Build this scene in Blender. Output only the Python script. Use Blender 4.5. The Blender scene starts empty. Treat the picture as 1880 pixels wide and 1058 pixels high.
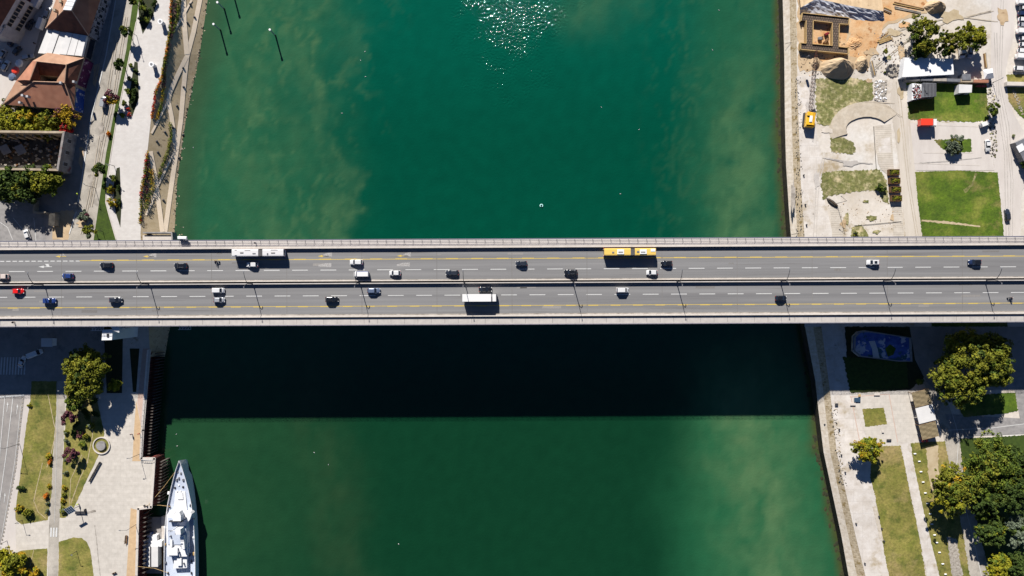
import bpy, bmesh, math, random
from mathutils import Vector, Matrix, noise
C = bpy.context.scene
COL = C.collection
R = math.radians
# ------------------------------------------------------------------ camera, sky, sun, exposure
CAMZ = 259.0
F = 24.0 / 36.0 * 1880.0
cd = bpy.data.cameras.new('camera'); cam = bpy.data.objects.new('camera', cd); COL.objects.link(cam)
cam.location = (0, 0, CAMZ); cd.lens = 24; cd.sensor_width = 36; cd.clip_start = 1; cd.clip_end = 3000
C.camera = cam
SUN_EL = math.atan(1 / 1.52)
sdir = Vector((0.27, -1, 0)).normalized()                 # where shadows fall on the ground
w = bpy.data.worlds.new('World'); C.world = w; w.use_nodes = True
nt = w.node_tree; bg = nt.nodes['Background']
sky = nt.nodes.new('ShaderNodeTexSky'); sky.sky_type = 'NISHITA'; sky.sun_disc = False
sky.sun_elevation = SUN_EL; sky.sun_rotation = math.atan2(-sdir.x, -sdir.y)
sky.air_density = 0.5; sky.dust_density = 0.0; sky.ozone_density = 6.0
nt.links.new(sky.outputs[0], bg.inputs[0]); bg.inputs[1].default_value = 0.05
sl = bpy.data.lights.new('sun', 'SUN'); sl.energy = 5.0; sl.angle = R(0.7); sl.color = (1, 0.955, 0.89)
so = bpy.data.objects.new('sun', sl); COL.objects.link(so)
so.rotation_euler = Vector((sdir.x * math.cos(SUN_EL), sdir.y * math.cos(SUN_EL), -math.sin(SUN_EL))).to_track_quat('-Z', 'Y').to_euler()
C.view_settings.view_transform = 'Standard'; C.view_settings.look = 'None'
C.view_settings.exposure = 1.0; C.view_settings.gamma = 1
# ------------------------------------------------------------------ coordinates
DZ = 18.0; WZ = -7.2                                       # bridge deck, water (bank level is 0)
def S(z): return F / (CAMZ - z)
def P(px, py, z=0.0):
    s = S(z); return Vector(((px - 940) / s, (529 - py) / s, z))
def interp(tab, y):
    if y <= tab[0][0]: a, b = tab[0], tab[1]
    elif y >= tab[-1][0]: a, b = tab[-2], tab[-1]
    else:
        for a, b in zip(tab, tab[1:]):
            if a[0] <= y <= b[0]: break
    return a[1] + (b[1] - a[1]) * (y - a[0]) / (b[0] - a[0])
# ------------------------------------------------------------------ materials
MATS = {}
def srgb(r, g, b):
    f = lambda c: (c / 255 / 12.92) if c / 255 <= 0.04045 else ((c / 255 + 0.055) / 1.055) ** 2.4
    return (f(r), f(g), f(b))
def mat(name, c1, c2=None, scale=1.0, rough=0.85, c3=None, s3=0.3, t3=0.6, w3=0.05, big=0.15, bigs=0.03,
        stretch=(1, 1, 1), bump=0.0, bscale=None, metal=0.0, coat=0.0, brick=None, wave=None, spec=0.3, lo=0.35, hi=0.65, rot=0.0, fine=0.0, fs=2.5, c4=None, s4=.12, t4=.6, w4=.08, rn=0.0):
    m = bpy.data.materials.new(name); m.use_nodes = True; t = m.node_tree; N = t.nodes; L = t.links
    p = N['Principled BSDF']; p.inputs['Roughness'].default_value = rough; p.inputs['Metallic'].default_value = metal
    p.inputs['Specular IOR Level'].default_value = spec
    if coat: p.inputs['Coat Weight'].default_value = coat; p.inputs['Coat Roughness'].default_value = 0.05
    MATS[name] = m
    tc = N.new('ShaderNodeTexCoord'); mp = N.new('ShaderNodeMapping'); L.new(tc.outputs['Object'], mp.inputs[0])
    mp.inputs['Scale'].default_value = stretch; mp.inputs['Rotation'].default_value = (0, 0, rot)
    def nz(s, d=6, r=0.6):
        n = N.new('ShaderNodeTexNoise'); n.inputs['Scale'].default_value = s; n.inputs['Detail'].default_value = d
        n.inputs['Roughness'].default_value = r; L.new(mp.outputs[0], n.inputs['Vector']); return n
    def ramp(src, a, b):
        r = N.new('ShaderNodeMapRange'); r.inputs[1].default_value = a; r.inputs[2].default_value = b; r.clamp = True
        L.new(src, r.inputs[0]); return r.outputs[0]
    def mix(fac, A, B, mode='MIX'):
        x = N.new('ShaderNodeMix'); x.data_type = 'RGBA'; x.blend_type = mode
        if isinstance(fac, float): x.inputs[0].default_value = fac
        else: L.new(fac, x.inputs[0])
        for i, v in ((6, A), (7, B)):
            if isinstance(v, tuple): x.inputs[i].default_value = (*v, 1)
            else: L.new(v, x.inputs[i])
        return x.outputs[2]
    col = tuple(c1)
    n1 = None
    if c2: n1 = nz(scale); col = mix(ramp(n1.outputs[0], lo, hi), tuple(c1), tuple(c2))
    if c3: n3 = nz(s3); col = mix(ramp(n3.outputs[0], t3, t3 + w3), col, tuple(c3))
    if c4: n4 = nz(s4, 8, .68); col = mix(ramp(n4.outputs[0], t4, t4 + w4), col, tuple(c4))
    if brick:
        b = N.new('ShaderNodeTexBrick'); bw, bh, mo, dark = brick
        b.inputs['Scale'].default_value = 1; b.inputs['Brick Width'].default_value = bw; b.inputs['Row Height'].default_value = bh
        b.inputs['Mortar Size'].default_value = mo; b.inputs['Color1'].default_value = (1, 1, 1, 1); b.inputs['Color2'].default_value = (.94, .94, .94, 1)
        b.inputs['Mortar'].default_value = (dark, dark, dark, 1); L.new(mp.outputs[0], b.inputs['Vector'])
        col = mix(1.0, col, b.outputs[0], 'MULTIPLY')
    if wave:
        wv = N.new('ShaderNodeTexWave'); wv.bands_direction = wave[0]; wv.inputs['Scale'].default_value = wave[1]
        wv.inputs['Distortion'].default_value = wave[3] if len(wave) > 3 else 0.0; L.new(mp.outputs[0], wv.inputs['Vector'])
        k = wave[2]; col = mix(ramp(wv.outputs[1], 0.2, 0.8), mix(1.0, col, (k, k, k), 'MULTIPLY'), col)
    if big and c2:
        nb = nz(bigs, 4); g = N.new('ShaderNodeMapRange'); g.inputs[1].default_value = .3; g.inputs[2].default_value = .7
        g.inputs[3].default_value = 1 - big; g.inputs[4].default_value = 1 + big; L.new(nb.outputs[0], g.inputs[0])
        h = N.new('ShaderNodeHueSaturation'); L.new(g.outputs[0], h.inputs['Value'])
        if isinstance(col, tuple): h.inputs['Color'].default_value = (*col, 1)
        else: L.new(col, h.inputs['Color'])
        col = h.outputs[0]
    if fine:
        nb = nz(fs, 5, .7); g = N.new('ShaderNodeMapRange'); g.inputs[1].default_value = .3; g.inputs[2].default_value = .7
        g.inputs[3].default_value = 1 - fine; g.inputs[4].default_value = 1 + fine; L.new(nb.outputs[0], g.inputs[0])
        h = N.new('ShaderNodeHueSaturation'); L.new(g.outputs[0], h.inputs['Value']); L.new(col, h.inputs['Color']); col = h.outputs[0]
    if isinstance(col, tuple): p.inputs['Base Color'].default_value = (*col, 1)
    else: L.new(col, p.inputs['Base Color'])
    if bump:
        bn = nz(bscale or scale * 2, 4); bu = N.new('ShaderNodeBump'); bu.inputs['Strength'].default_value = 1.0
        bu.inputs['Distance'].default_value = bump; L.new(bn.outputs[0], bu.inputs['Height']); L.new(bu.outputs[0], p.inputs['Normal'])
    return m
# albedo = what the photo shows in sun, divided by the light there
K = 1.75
def alb(r, g, b): return tuple(min(.85, x / K) for x in srgb(r, g, b))
mat('asphalt_deck', alb(156, 155, 155), alb(128, 127, 128), .55, big=.07, stretch=(.015, 1, 1), lo=.3, hi=.72, c3=alb(122, 119, 118), s3=1.3, t3=.6, w3=.12, fine=.05, fs=6, rough=.8)
mat('asphalt', alb(160, 155, 152), alb(178, 172, 167), .3, c3=alb(140, 136, 133), s3=.2, t3=.56, w3=.15, bump=.01, big=.12, fine=.06)
mat('asphalt_old', alb(178, 171, 160), alb(204, 196, 184), .22, c3=alb(136, 130, 122), s3=.16, t3=.55, w3=.2, bump=.02, big=.15, fine=.12)
mat('patch_dark', alb(128, 125, 123), alb(140, 137, 134), 2)
mat('patch_light', alb(166, 162, 158), alb(158, 154, 150), 2)
mat('paint_white', (.52, .52, .51), (.40, .40, .39), 3, big=.05)
mat('paint_worn', alb(200, 198, 196), alb(164, 160, 156), 3, big=.05, lo=.42, hi=.58)
mat('paint_yellow', (.50, .36, .07), (.40, .30, .09), 3, big=.05)
mat('concrete', alb(236, 227, 217), alb(220, 210, 200), .7, bump=.006, big=.08)
mat('concrete_dirty', alb(205, 196, 185), alb(150, 142, 132), .5, big=.15, bump=.01)
mat('concrete_grey', alb(176, 172, 170), alb(150, 147, 146), .6, big=.1)
mat('footway', alb(234, 226, 220), alb(222, 214, 208), .6, big=.06)
mat('footway_warm', alb(216, 209, 202), alb(200, 194, 188), .6, big=.06)
mat('paving', alb(238, 233, 228), alb(222, 216, 211), .5, brick=(1.2, .6, .03, .9), big=.05, bump=.004, fine=.05, fs=.5)
mat('paving_beige', alb(234, 226, 215), alb(220, 212, 201), .5, brick=(2.2, 1.5, .05, .86), big=.06, fine=.05, fs=.6, c4=alb(186, 172, 152), s4=.06, t4=.64, w4=.05)
mat('paving_sand', alb(231, 199, 158), alb(214, 182, 143), .8, big=.06)
mat('paving_pink', alb(226, 196, 180), alb(212, 184, 168), .8, big=.06)
mat('quay_white', alb(243, 236, 229), alb(222, 212, 201), .25, c3=alb(196, 180, 154), s3=.14, t3=.56, w3=.14, bump=.02, big=.08, fine=.07, fs=1.2, brick=(7, 4.5, .06, .82), c4=alb(168, 160, 152), s4=.3, t4=.63, w4=.06)
mat('pale_ground', alb(240, 232, 222), alb(218, 206, 190), .12, c3=alb(240, 236, 230), s3=.05, t3=.52, w3=.15, bump=.03, bscale=.8, big=.1, fine=.09, fs=.8, c4=alb(186, 168, 138), s4=.07, t4=.58, w4=.1)
mat('dirt_road', alb(216, 205, 190), alb(236, 226, 213), .3, stretch=(1, .15, 1), big=.12, bump=.02)
mat('road_pale', alb(218, 209, 202), alb(232, 224, 217), .25, stretch=(1, .3, 1), big=.08, bump=.01)
mat('sand', alb(196, 176, 142), alb(214, 196, 164), .4, c3=alb(160, 138, 105), s3=.3, t3=.58, w3=.15, bump=.03, big=.12)
mat('slope_sand', alb(204, 182, 144), alb(222, 202, 168), .5, c3=alb(150, 130, 98), s3=.5, t3=.58, w3=.12, bump=.03, big=.15)
mat('soil_orange', alb(226, 172, 116), alb(238, 202, 158), .2, c3=alb(188, 128, 76), s3=.35, t3=.58, w3=.1, bump=.08, bscale=.8, big=.15, fine=.12)
mat('soil_tan', alb(222, 196, 160), alb(204, 176, 140), .3, c3=alb(168, 138, 104), s3=.4, t3=.6, w3=.1, bump=.06, bscale=.9, big=.12)
mat('slab_lines', alb(232, 222, 208), alb(214, 203, 188), .4, wave=('Y', .45, .8), fine=.08, fs=1)
mat('ship_deck', (.42, .46, .54), (.36, .40, .48), .6)
mat('soil_dark', alb(92, 88, 82), alb(58, 55, 52), .6, bump=.06, big=.15)
mat('path_beige', (.80, .66, .50), (.74, .61, .46), .8, big=.05)
mat('grass_dry', alb(124, 126, 52), alb(160, 148, 80), .18, c3=alb(88, 102, 34), s3=.22, t3=.5, w3=.22, bump=.08, bscale=2, big=.22, bigs=.05, fine=.34, fs=1.1, c4=alb(180, 158, 108), s4=.06, t4=.53, w4=.16)
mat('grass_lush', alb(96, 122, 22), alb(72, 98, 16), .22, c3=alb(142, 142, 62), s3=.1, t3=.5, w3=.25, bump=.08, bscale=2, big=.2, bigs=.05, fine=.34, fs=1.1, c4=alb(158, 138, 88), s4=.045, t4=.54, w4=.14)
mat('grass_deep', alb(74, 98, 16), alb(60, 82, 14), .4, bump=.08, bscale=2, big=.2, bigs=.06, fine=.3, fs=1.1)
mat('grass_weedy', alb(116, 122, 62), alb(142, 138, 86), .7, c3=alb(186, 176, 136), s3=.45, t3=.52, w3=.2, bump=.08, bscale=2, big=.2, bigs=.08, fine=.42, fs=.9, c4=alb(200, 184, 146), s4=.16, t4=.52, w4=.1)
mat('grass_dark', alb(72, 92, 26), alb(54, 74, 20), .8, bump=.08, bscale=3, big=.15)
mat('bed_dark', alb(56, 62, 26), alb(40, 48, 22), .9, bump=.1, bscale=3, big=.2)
mat('stone', alb(214, 198, 172), alb(180, 162, 132), 1.2, c3=alb(150, 128, 84), s3=.5, t3=.56, w3=.08, brick=(1.4, .9, .06, .7), bump=.04, big=.12)
mat('stone_light', alb(238, 228, 214), alb(214, 200, 180), .8, brick=(2.4, 1.3, .05, .8), bump=.02, big=.1)
mat('wall_dark', alb(74, 66, 50), alb(46, 42, 34), .7, big=.15, bump=.05)
mat('pile_grey', alb(112, 104, 98), alb(70, 64, 60), .9)
mat('algae', alb(70, 70, 40), alb(46, 50, 34), .5, bump=.05, big=.2)
mat('track_dark', alb(198, 184, 164), alb(214, 202, 184), .4, fine=.12, fs=1)
mat('track_grey', alb(200, 193, 186), alb(212, 205, 198), .4, fine=.1, fs=1)
mat('sheetpile', alb(150, 72, 62), alb(104, 60, 56), .8, wave=('Y', .35, .35), big=.15, bump=.02)
mat('tile_red', alb(208, 146, 116), alb(182, 122, 96), .5, fine=.12, fs=1, wave=('Y', .9, .72), big=.15, bigs=.1, rough=.8)
mat('tile_lit', alb(210, 166, 136), alb(186, 142, 114), .5, fine=.12, fs=1, wave=('X', .9, .74), big=.12, bigs=.1, rough=.8)  # tile with sunlight put into its colour, for the brighter slopes
mat('tile_shade', alb(150, 96, 74), alb(112, 72, 58), .5, wave=('Y', .9, .75), big=.15, bigs=.1, rough=.8)  # tile with shade put into its colour, for the darker slopes
mat('metal_roof', (.55, .54, .53), (.48, .475, .47), .3, rough=.5, big=.05)
mat('metal_white', (.64, .64, .64), (.57, .57, .58), .3, rough=.45, big=.03)
mat('plaster_white', alb(214, 212, 214), alb(190, 188, 190), .4, big=.08)
mat('plaster_cream', alb(206, 190, 166), alb(176, 158, 134), .4, big=.1)
mat('plaster_grey', alb(178, 172, 168), alb(130, 122, 120), .35, c3=alb(150, 96, 96), s3=.2, t3=.6, w3=.05)
mat('mural_blue', alb(46, 92, 184), alb(30, 62, 150), .5, c3=alb(210, 214, 224), s3=.5, t3=.57, w3=.03)
mat('mural_purple', alb(120, 44, 96), alb(90, 34, 80), .5, c3=alb(220, 190, 200), s3=.6, t3=.6, w3=.03)
mat('graffiti', alb(186, 184, 190), alb(130, 130, 140), .6, c3=alb(40, 40, 52), s3=.7, t3=.54, w3=.02)
mat('glass', (.012, .016, .024), rough=.06, spec=.6)
mat('glass_blue', (.03, .06, .10), rough=.08, spec=.6)
mat('steel', alb(150, 152, 158), alb(130, 132, 138), 1, rough=.5, metal=.2)
mat('steel_dark', (.035, .035, .04), rough=.5)
mat('rail_grey', alb(140, 140, 156), rough=.5)
mat('girder', (.10, .11, .13), (.08, .09, .1), .3, rough=.6)
mat('rubber', (.012, .012, .012), rough=.9)
mat('wood', alb(150, 112, 74), alb(112, 80, 52), 1.5, stretch=(1, 6, 1))
mat('wood_pale', alb(222, 190, 134), alb(200, 164, 108), 1.5)
mat('rebar', alb(140, 120, 104), alb(104, 90, 80), .9, brick=(.9, .9, .16, .35), rot=.09)
mat('slats', alb(212, 192, 152), alb(196, 176, 138), 1, wave=('X', .8, .55), rot=-.2)
mat('bark', (.09, .065, .045), (.05, .038, .028), 4, bump=.03)
mat('tarp', alb(222, 224, 232), alb(186, 188, 200), .5, bump=.25, bscale=.7, big=.15, stretch=(1, .6, 1))
mat('rubble', alb(206, 198, 186), alb(150, 140, 128), 1.5)
mat('skin', (.42, .24, .16)); mat('cloth_dark', (.02, .022, .03)); mat('cloth_red', (.3, .03, .03)); mat('cloth_lime', (.45, .6, .05)); mat('cloth_blue', (.04, .07, .16)); mat('hair', (.02, .014, .01))
def leafmat(name, a, b, c=None):
    a, b = tuple(min(.8, v * 1.42) for v in a), tuple(v * 1.2 for v in b)
    m = mat(name, a, b, .7, rough=.6, c3=c, s3=.25, t3=.52, w3=.12, big=.25, bigs=.35, spec=.04)
    return m
leafmat('leaf_green', (.075, .10, .014), (.035, .055, .009), (.13, .14, .02))
leafmat('leaf_dark', (.035, .055, .012), (.02, .032, .009), (.06, .08, .018))
leafmat('leaf_yellow', (.17, .16, .012), (.09, .10, .012), (.22, .17, .012))
leafmat('leaf_olive', (.112, .118, .014), (.062, .07, .010), (.17, .155, .018))
leafmat('leaf_gold', (.27, .17, .012), (.18, .13, .012), (.30, .12, .01))
leafmat('leaf_orange', (.38, .09, .012), (.26, .11, .012))
leafmat('leaf_red', (.30, .012, .015), (.16, .02, .015))
leafmat('leaf_purple', (.10, .035, .045), (.06, .025, .03))
leafmat('leaf_grey', (.10, .12, .08), (.06, .075, .05))
def paint(name, c, metal=0.0, rough=.28): return mat('paint_' + name, c, rough=rough, metal=metal, coat=.6, spec=.5)
paint('car_white', (.52, .52, .52)); paint('car_black', (.008, .009, .012)); paint('car_navy', (.012, .022, .06))
paint('car_blue', (.015, .035, .14)); paint('car_red', (.55, .01, .008)); paint('car_silver', (.34, .35, .37), .3)
paint('car_slate', (.10, .13, .20), .2); paint('car_charcoal', (.02, .024, .034)); paint('car_beige', (.5, .42, .38))
paint('car_maroon', (.18, .02, .02)); paint('bus_white', (.55, .54, .54)); paint('bus_yellow', (.62, .42, .10)); paint('orange', (.62, .22, .01))
paint('bus_red', (.35, .02, .02)); paint('lorry_white', (.60, .59, .58)); paint('box_red', (.60, .045, .02)); paint('van_blue', (.02, .05, .19)); paint('crane_yellow', (.66, .36, .02))
mat('lamp_red', (.4, .01, .01), rough=.2); mat('lamp_clear', (.6, .6, .58), rough=.1)
# ------------------------------------------------------------------ mesh builder
class MB:
    def __init__(s): s.v = []; s.f = []; s.m = []; s.mats = []
    def mi(s, m):
        if m not in s.mats: s.mats.append(m)
        return s.mats.index(m)
    def poly(s, vs, m):
        i = len(s.v); s.v += [tuple(v) for v in vs]; s.f.append(tuple(range(i, i + len(vs)))); s.m.append(s.mi(m)); return s
    def faces(s, vs, fs, m):
        i = len(s.v); s.v += [tuple(v) for v in vs]; k = s.mi(m)
        for f in fs: s.f.append(tuple(i + j for j in f)); s.m.append(k)
        return s
    def prism(s, pts, z0, z1, m, mtop=None):
        """pts = world xy list (counter-clockwise or not), straight walls"""
        n = len(pts); a = [(p[0], p[1], z0) for p in pts]; b = [(p[0], p[1], z1) for p in pts]
        s.faces(a + b, [(i, (i + 1) % n, n + (i + 1) % n, n + i) for i in range(n)], m)
        s.poly(b, mtop or m); s.poly(a[::-1], m); return s
    def pxprism(s, pts, z0, z1, m, mtop=None):
        return s.prism([P(x, y, z1) for x, y in pts], z0, z1, m, mtop)
    def box(s, c, d, m, rz=0.0, bev=0.0):
        x, y, z = d[0] / 2, d[1] / 2, d[2] / 2; cs, sn = math.cos(rz), math.sin(rz)
        if bev:
            b = min(bev, x * .9, y * .9, z * .9); out = [(-x + b, -y), (x - b, -y), (x, -y + b), (x, y - b), (x - b, y), (-x + b, y), (-x, y - b), (-x, -y + b)]
            inn = [(px * (x - b) / x, py * (y - b) / y) for px, py in out]
            rings = [(out, -z), (out, z - b), (inn, z)]
        else:
            o = [(-x, -y), (x, -y), (x, y), (-x, y)]; rings = [(o, -z), (o, z)]
        vs = []
        for r, zz in rings:
            for a, b2 in r: vs.append((c[0] + a * cs - b2 * sn, c[1] + a * sn + b2 * cs, c[2] + zz))
        n = len(rings[0][0]); fs = []
        for k in range(len(rings) - 1):
            fs += [(k * n + i, k * n + (i + 1) % n, (k + 1) * n + (i + 1) % n, (k + 1) * n + i) for i in range(n)]
        fs.append(tuple(range((len(rings) - 1) * n, len(rings) * n))); fs.append(tuple(range(n))[::-1])
        return s.faces(vs, fs, m)
    def tube(s, pts, r, m, n=6, r2=None, cap=True):
        pts = [Vector(p) for p in pts]; r2 = r if r2 is None else r2; vs = []
        for i, p in enumerate(pts):
            d = (pts[min(i + 1, len(pts) - 1)] - pts[max(i - 1, 0)]).normalized()
            u = d.cross(Vector((0, 0, 1)) if abs(d.z) < .9 else Vector((1, 0, 0))).normalized(); v = d.cross(u)
            rr = r + (r2 - r) * i / max(1, len(pts) - 1)
            for k in range(n): a = 2 * math.pi * k / n; vs.append(p + u * rr * math.cos(a) + v * rr * math.sin(a))
        fs = []
        for i in range(len(pts) - 1):
            fs += [(i * n + k, i * n + (k + 1) % n, (i + 1) * n + (k + 1) % n, (i + 1) * n + k) for k in range(n)]
        if cap: fs.append(tuple(range(n))[::-1]); fs.append(tuple(range((len(pts) - 1) * n, len(pts) * n)))
        return s.faces(vs, fs, m)
    def loft(s, rings, m, cap=True):
        n = len(rings[0]); vs = [v for r in rings for v in r]; fs = []
        for i in range(len(rings) - 1):
            fs += [(i * n + k, i * n + (k + 1) % n, (i + 1) * n + (k + 1) % n, (i + 1) * n + k) for k in range(n)]
        if cap: fs.append(tuple(range(n))[::-1]); fs.append(tuple(range((len(rings) - 1) * n, len(rings) * n)))
        return s.faces(vs, fs, m)
    def dome(s, c, r, h, m, n=12, k=4, jit=0.0, rnd=random):
        rings = []
        for j in range(k):
            t = j / k * math.pi / 2
            rings.append([(c[0] + r[0] * math.cos(t) * math.cos(a) * (1 + rnd.uniform(-jit, jit)), c[1] + r[1] * math.cos(t) * math.sin(a) * (1 + rnd.uniform(-jit, jit)), c[2] + h * math.sin(t)) for a in [2 * math.pi * i / n for i in range(n)]])
        s.loft(rings, m, cap=False); i0 = len(s.v); s.v.append((c[0], c[1], c[2] + h)); b = i0 - n; kk = s.mi(m)
        for i in range(n): s.f.append((b + i, b + (i + 1) % n, i0)); s.m.append(kk)
        return s
    def build(s, name, parent=None, smooth=False):
        me = bpy.data.meshes.new(name); me.from_pydata(s.v, [], s.f)
        for m in s.mats: me.materials.append(MATS[m])
        me.polygons.foreach_set('material_index', s.m)
        if smooth: me.polygons.foreach_set('use_smooth', [True] * len(s.f))
        me.update(); bm = bmesh.new(); bm.from_mesh(me)
        if len(s.f) < 20000 and name not in ('crown', 'foliage'):
            bmesh.ops.recalc_face_normals(bm, faces=bm.faces)
        bm.to_mesh(me); bm.free()
        o = bpy.data.objects.new(name, me); COL.objects.link(o)
        if parent: o.parent = parent
        return o
def tag(o, label=None, cat=None, group=None, kind=None):
    if label: o['label'] = label
    if cat: o['category'] = cat
    if group: o['group'] = group
    if kind: o['kind'] = kind
    return o
def empty(name, loc=(0, 0, 0), rz=0.0, label=None, cat=None, group=None):
    o = bpy.data.objects.new(name, None); COL.objects.link(o); o.location = loc; o.rotation_euler = (0, 0, rz)
    o.empty_display_size = .5
    return tag(o, label, cat, group)
def kids(o): return [c for c in ALLKIDS.get(o, [])]
ALLKIDS = {}
def child(mb, name, parent, smooth=False):
    o = mb.build(name, parent, smooth); ALLKIDS.setdefault(parent, []).append(o); return o
def copy_tree(o, parent=None):
    c = o.copy(); COL.objects.link(c)
    if parent: c.parent = parent; ALLKIDS.setdefault(parent, []).append(c)
    for ch in list(ALLKIDS.get(o, [])): copy_tree(ch, c)
    return c
def put(o, loc, rz=0.0, label=None, group=None, cat=None, sc=None):
    o.location = loc; o.rotation_euler = (0, 0, rz)
    if sc: o.scale = (sc, sc, sc)
    return tag(o, label, cat, group)
def roughen(pts, amp, step, seed=0):
    rnd = random.Random(seed); out = []
    n = len(pts)
    for i in range(n):
        a, b = pts[i], pts[(i + 1) % n]; d = math.hypot(b[0] - a[0], b[1] - a[1]); k = max(1, int(d / step))
        for j in range(k):
            t = j / k; out.append((a[0] + (b[0] - a[0]) * t + rnd.uniform(-amp, amp), a[1] + (b[1] - a[1]) * t + rnd.uniform(-amp, amp)))
    return out
LAYER = [0.0]
def sheet(name, pts, m, z=None, kind='structure', label=None, cat=None, rough=0, step=4, seed=1):
    if z is None: LAYER[0] += 0.0013; z = 0.01 + LAYER[0]
    if rough: pts = roughen(pts, rough, step, seed)
    o = MB().poly([P(x, y, z) for x, y in pts], m).build(name)
    return tag(o, label, cat, None, kind)
def ribbon_pts(cl, w):
    cl = [Vector(c) for c in cl]; L = []; Rr = []
    for i, p in enumerate(cl):
        d = (cl[min(i + 1, len(cl) - 1)] - cl[max(i - 1, 0)]).normalized(); n = Vector((-d.y, d.x)); ww = w[i] if isinstance(w, (list, tuple)) else w
        L.append(p + n * ww / 2); Rr.append(p - n * ww / 2)
    return [tuple(v) for v in L] + [tuple(v) for v in Rr[::-1]]
# ------------------------------------------------------------------ river
XL = [(-500, 345), (0, 315), (60, 312), (110, 304), (140, 296), (175, 284), (220, 277), (275, 271), (340, 262), (430, 258), (520, 262), (590, 272), (645, 275), (790, 263), (841, 260)]
XR = [(-500, 470), (0, 383), (100, 368), (220, 343), (330, 327), (430, 322), (590, 315), (640, 306)]
LEDGE = [(260, 842), (284, 842), (278, 931), (254, 934), (251, 1058), (246, 1300), (240, 1700)]     # top of the quay wall, z 0
def fb(x, y, s, o=5, k=0): return noise.fractal(Vector((x * s, y * s, k * 7.3)), .9, 2.0, o)
def sm(a, b, x):
    t = max(0, min(1, (x - a) / (b - a))); return t * t * (3 - 2 * t)
def dist_line(px, py, L):
    best = 1e9; side = 0
    for (x0, y0), (x1, y1) in zip(L, L[1:]):
        dx, dy = x1 - x0, y1 - y0; t = max(0, min(1, ((px - x0) * dx + (py - y0) * dy) / (dx * dx + dy * dy)))
        qx, qy = x0 + t * dx, y0 + t * dy; d = math.hypot(px - qx, py - qy)
        if d < best: best = d; side = 1 if px > qx else -1
    return best * side
PL1 = [(505, -40), (560, 25), (590, 90), (598, 150), (612, 195), (610, 230), (640, 285), (655, 330), (650, 440)]
PL2 = [(480, 60), (492, 150), (485, 240), (462, 280), (505, 310), (512, 350), (500, 400), (548, 440)]
PL3 = [(640, -60), (610, 0), (650, 40), (672, 80)]
RLIPx = [(-500, 1420), (0, 1437), (110, 1440), (220, 1441), (300, 1443), (380, 1448), (433, 1452), (600, 1478), (700, 1497), (748, 1502), (830, 1512), (905, 1528), (985, 1545), (1058, 1558), (1500, 1660)]
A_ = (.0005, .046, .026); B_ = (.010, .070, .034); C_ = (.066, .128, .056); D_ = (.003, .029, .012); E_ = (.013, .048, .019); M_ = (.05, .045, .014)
def lerp3(a, b, t): return tuple(a[i] + (b[i] - a[i]) * t for i in range(3))
def watercol(x, y):
    s = S(WZ); px = 940 + x * s; py = 529 - y * s
    wx = px + 26 * fb(px, py, .012, 5, 1); wy = py + 26 * fb(px, py, .012, 5, 2)
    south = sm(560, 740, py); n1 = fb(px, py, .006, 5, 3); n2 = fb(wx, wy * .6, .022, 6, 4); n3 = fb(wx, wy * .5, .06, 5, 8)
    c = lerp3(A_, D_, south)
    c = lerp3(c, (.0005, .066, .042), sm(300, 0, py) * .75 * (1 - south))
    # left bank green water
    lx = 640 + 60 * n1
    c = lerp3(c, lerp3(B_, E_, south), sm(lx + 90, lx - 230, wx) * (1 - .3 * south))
    if not south:
        for L, wl, k in ((PL1, 60, .34), (PL2, 50, .30), (PL3, 40, .2)):
            d = dist_line(wx, wy, L)
            t = sm(26, -34, d + 16 * n3) * math.exp(-abs(min(d, 0)) / wl)
            c = lerp3(c, C_, max(0, min(1, t * k * (.45 + 1.5 * max(0, n2 + .25) + .9 * abs(n3)))))
        # fine threads of silt drawn out by the current
        th = max(0, 1 - abs(fb(wx * 1.0, wy * .38, .021, 6, 11)) * 5.5) ** 2 * max(0, min(1, .5 + 1.6 * fb(px, py, .009, 3, 12)))
        th *= sm(760, 560, px + (py - 220) * .15) * sm(330, 400, px)
        c = lerp3(c, C_, max(0, min(.5, th * .36)))
        th = max(0, 1 - abs(fb(wx * 1.4, wy * .3, .02, 6, 13)) * 5) ** 2 * sm(1150, 1320, px)
        c = lerp3(c, C_, max(0, min(.4, th * .25)))
        t = math.exp(-((wx - 1345) / 52) ** 2) * sm(0, 300, py) * .7
        t += math.exp(-((wx - 1400) / 60) ** 2) * .34
        c = lerp3(c, lerp3(C_, B_, .35), max(0, min(1, t * (1 + .8 * n2 + .4 * n3))))
        c = lerp3(c, B_, sm(1230 + 40 * n1, 1340, px) * .95 * (1 - t))
        t = math.exp(-((wx - 1110) / 70) ** 2 - ((wy - 10) / 45) ** 2) * .3
        c = lerp3(c, C_, max(0, t * (1 + n2)))
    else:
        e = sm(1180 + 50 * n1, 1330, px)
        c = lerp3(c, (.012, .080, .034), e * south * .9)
        cx = 1385 + (py - 760) * .12
        t = math.exp(-((wx - cx) / 78) ** 2) * .58 * (1 + .6 * n2 + .4 * n3)
        c = lerp3(c, C_, max(0, min(1, t * south)))
        t = math.exp(-((wx - 590 - (py - 760) * .15) / 45) ** 2) * .13
        c = lerp3(c, (.05, .07, .03), max(0, min(1, t * (1 + n2))))
    # mud near the banks
    e = interp(RLIPx, py) - px
    c = lerp3(c, M_, sm(30 + 14 * n2, 4, e) * .9 * (1 if e > -30 else 0))
    if py < 600:
        e = px - interp(XR, py); c = lerp3(c, (.035, .05, .022), sm(60, 0, e) * .55)
    k = 1 + .10 * fb(px, py, .05, 4, 6)
    return tuple(max(.0005, v * k) for v in c)
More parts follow.
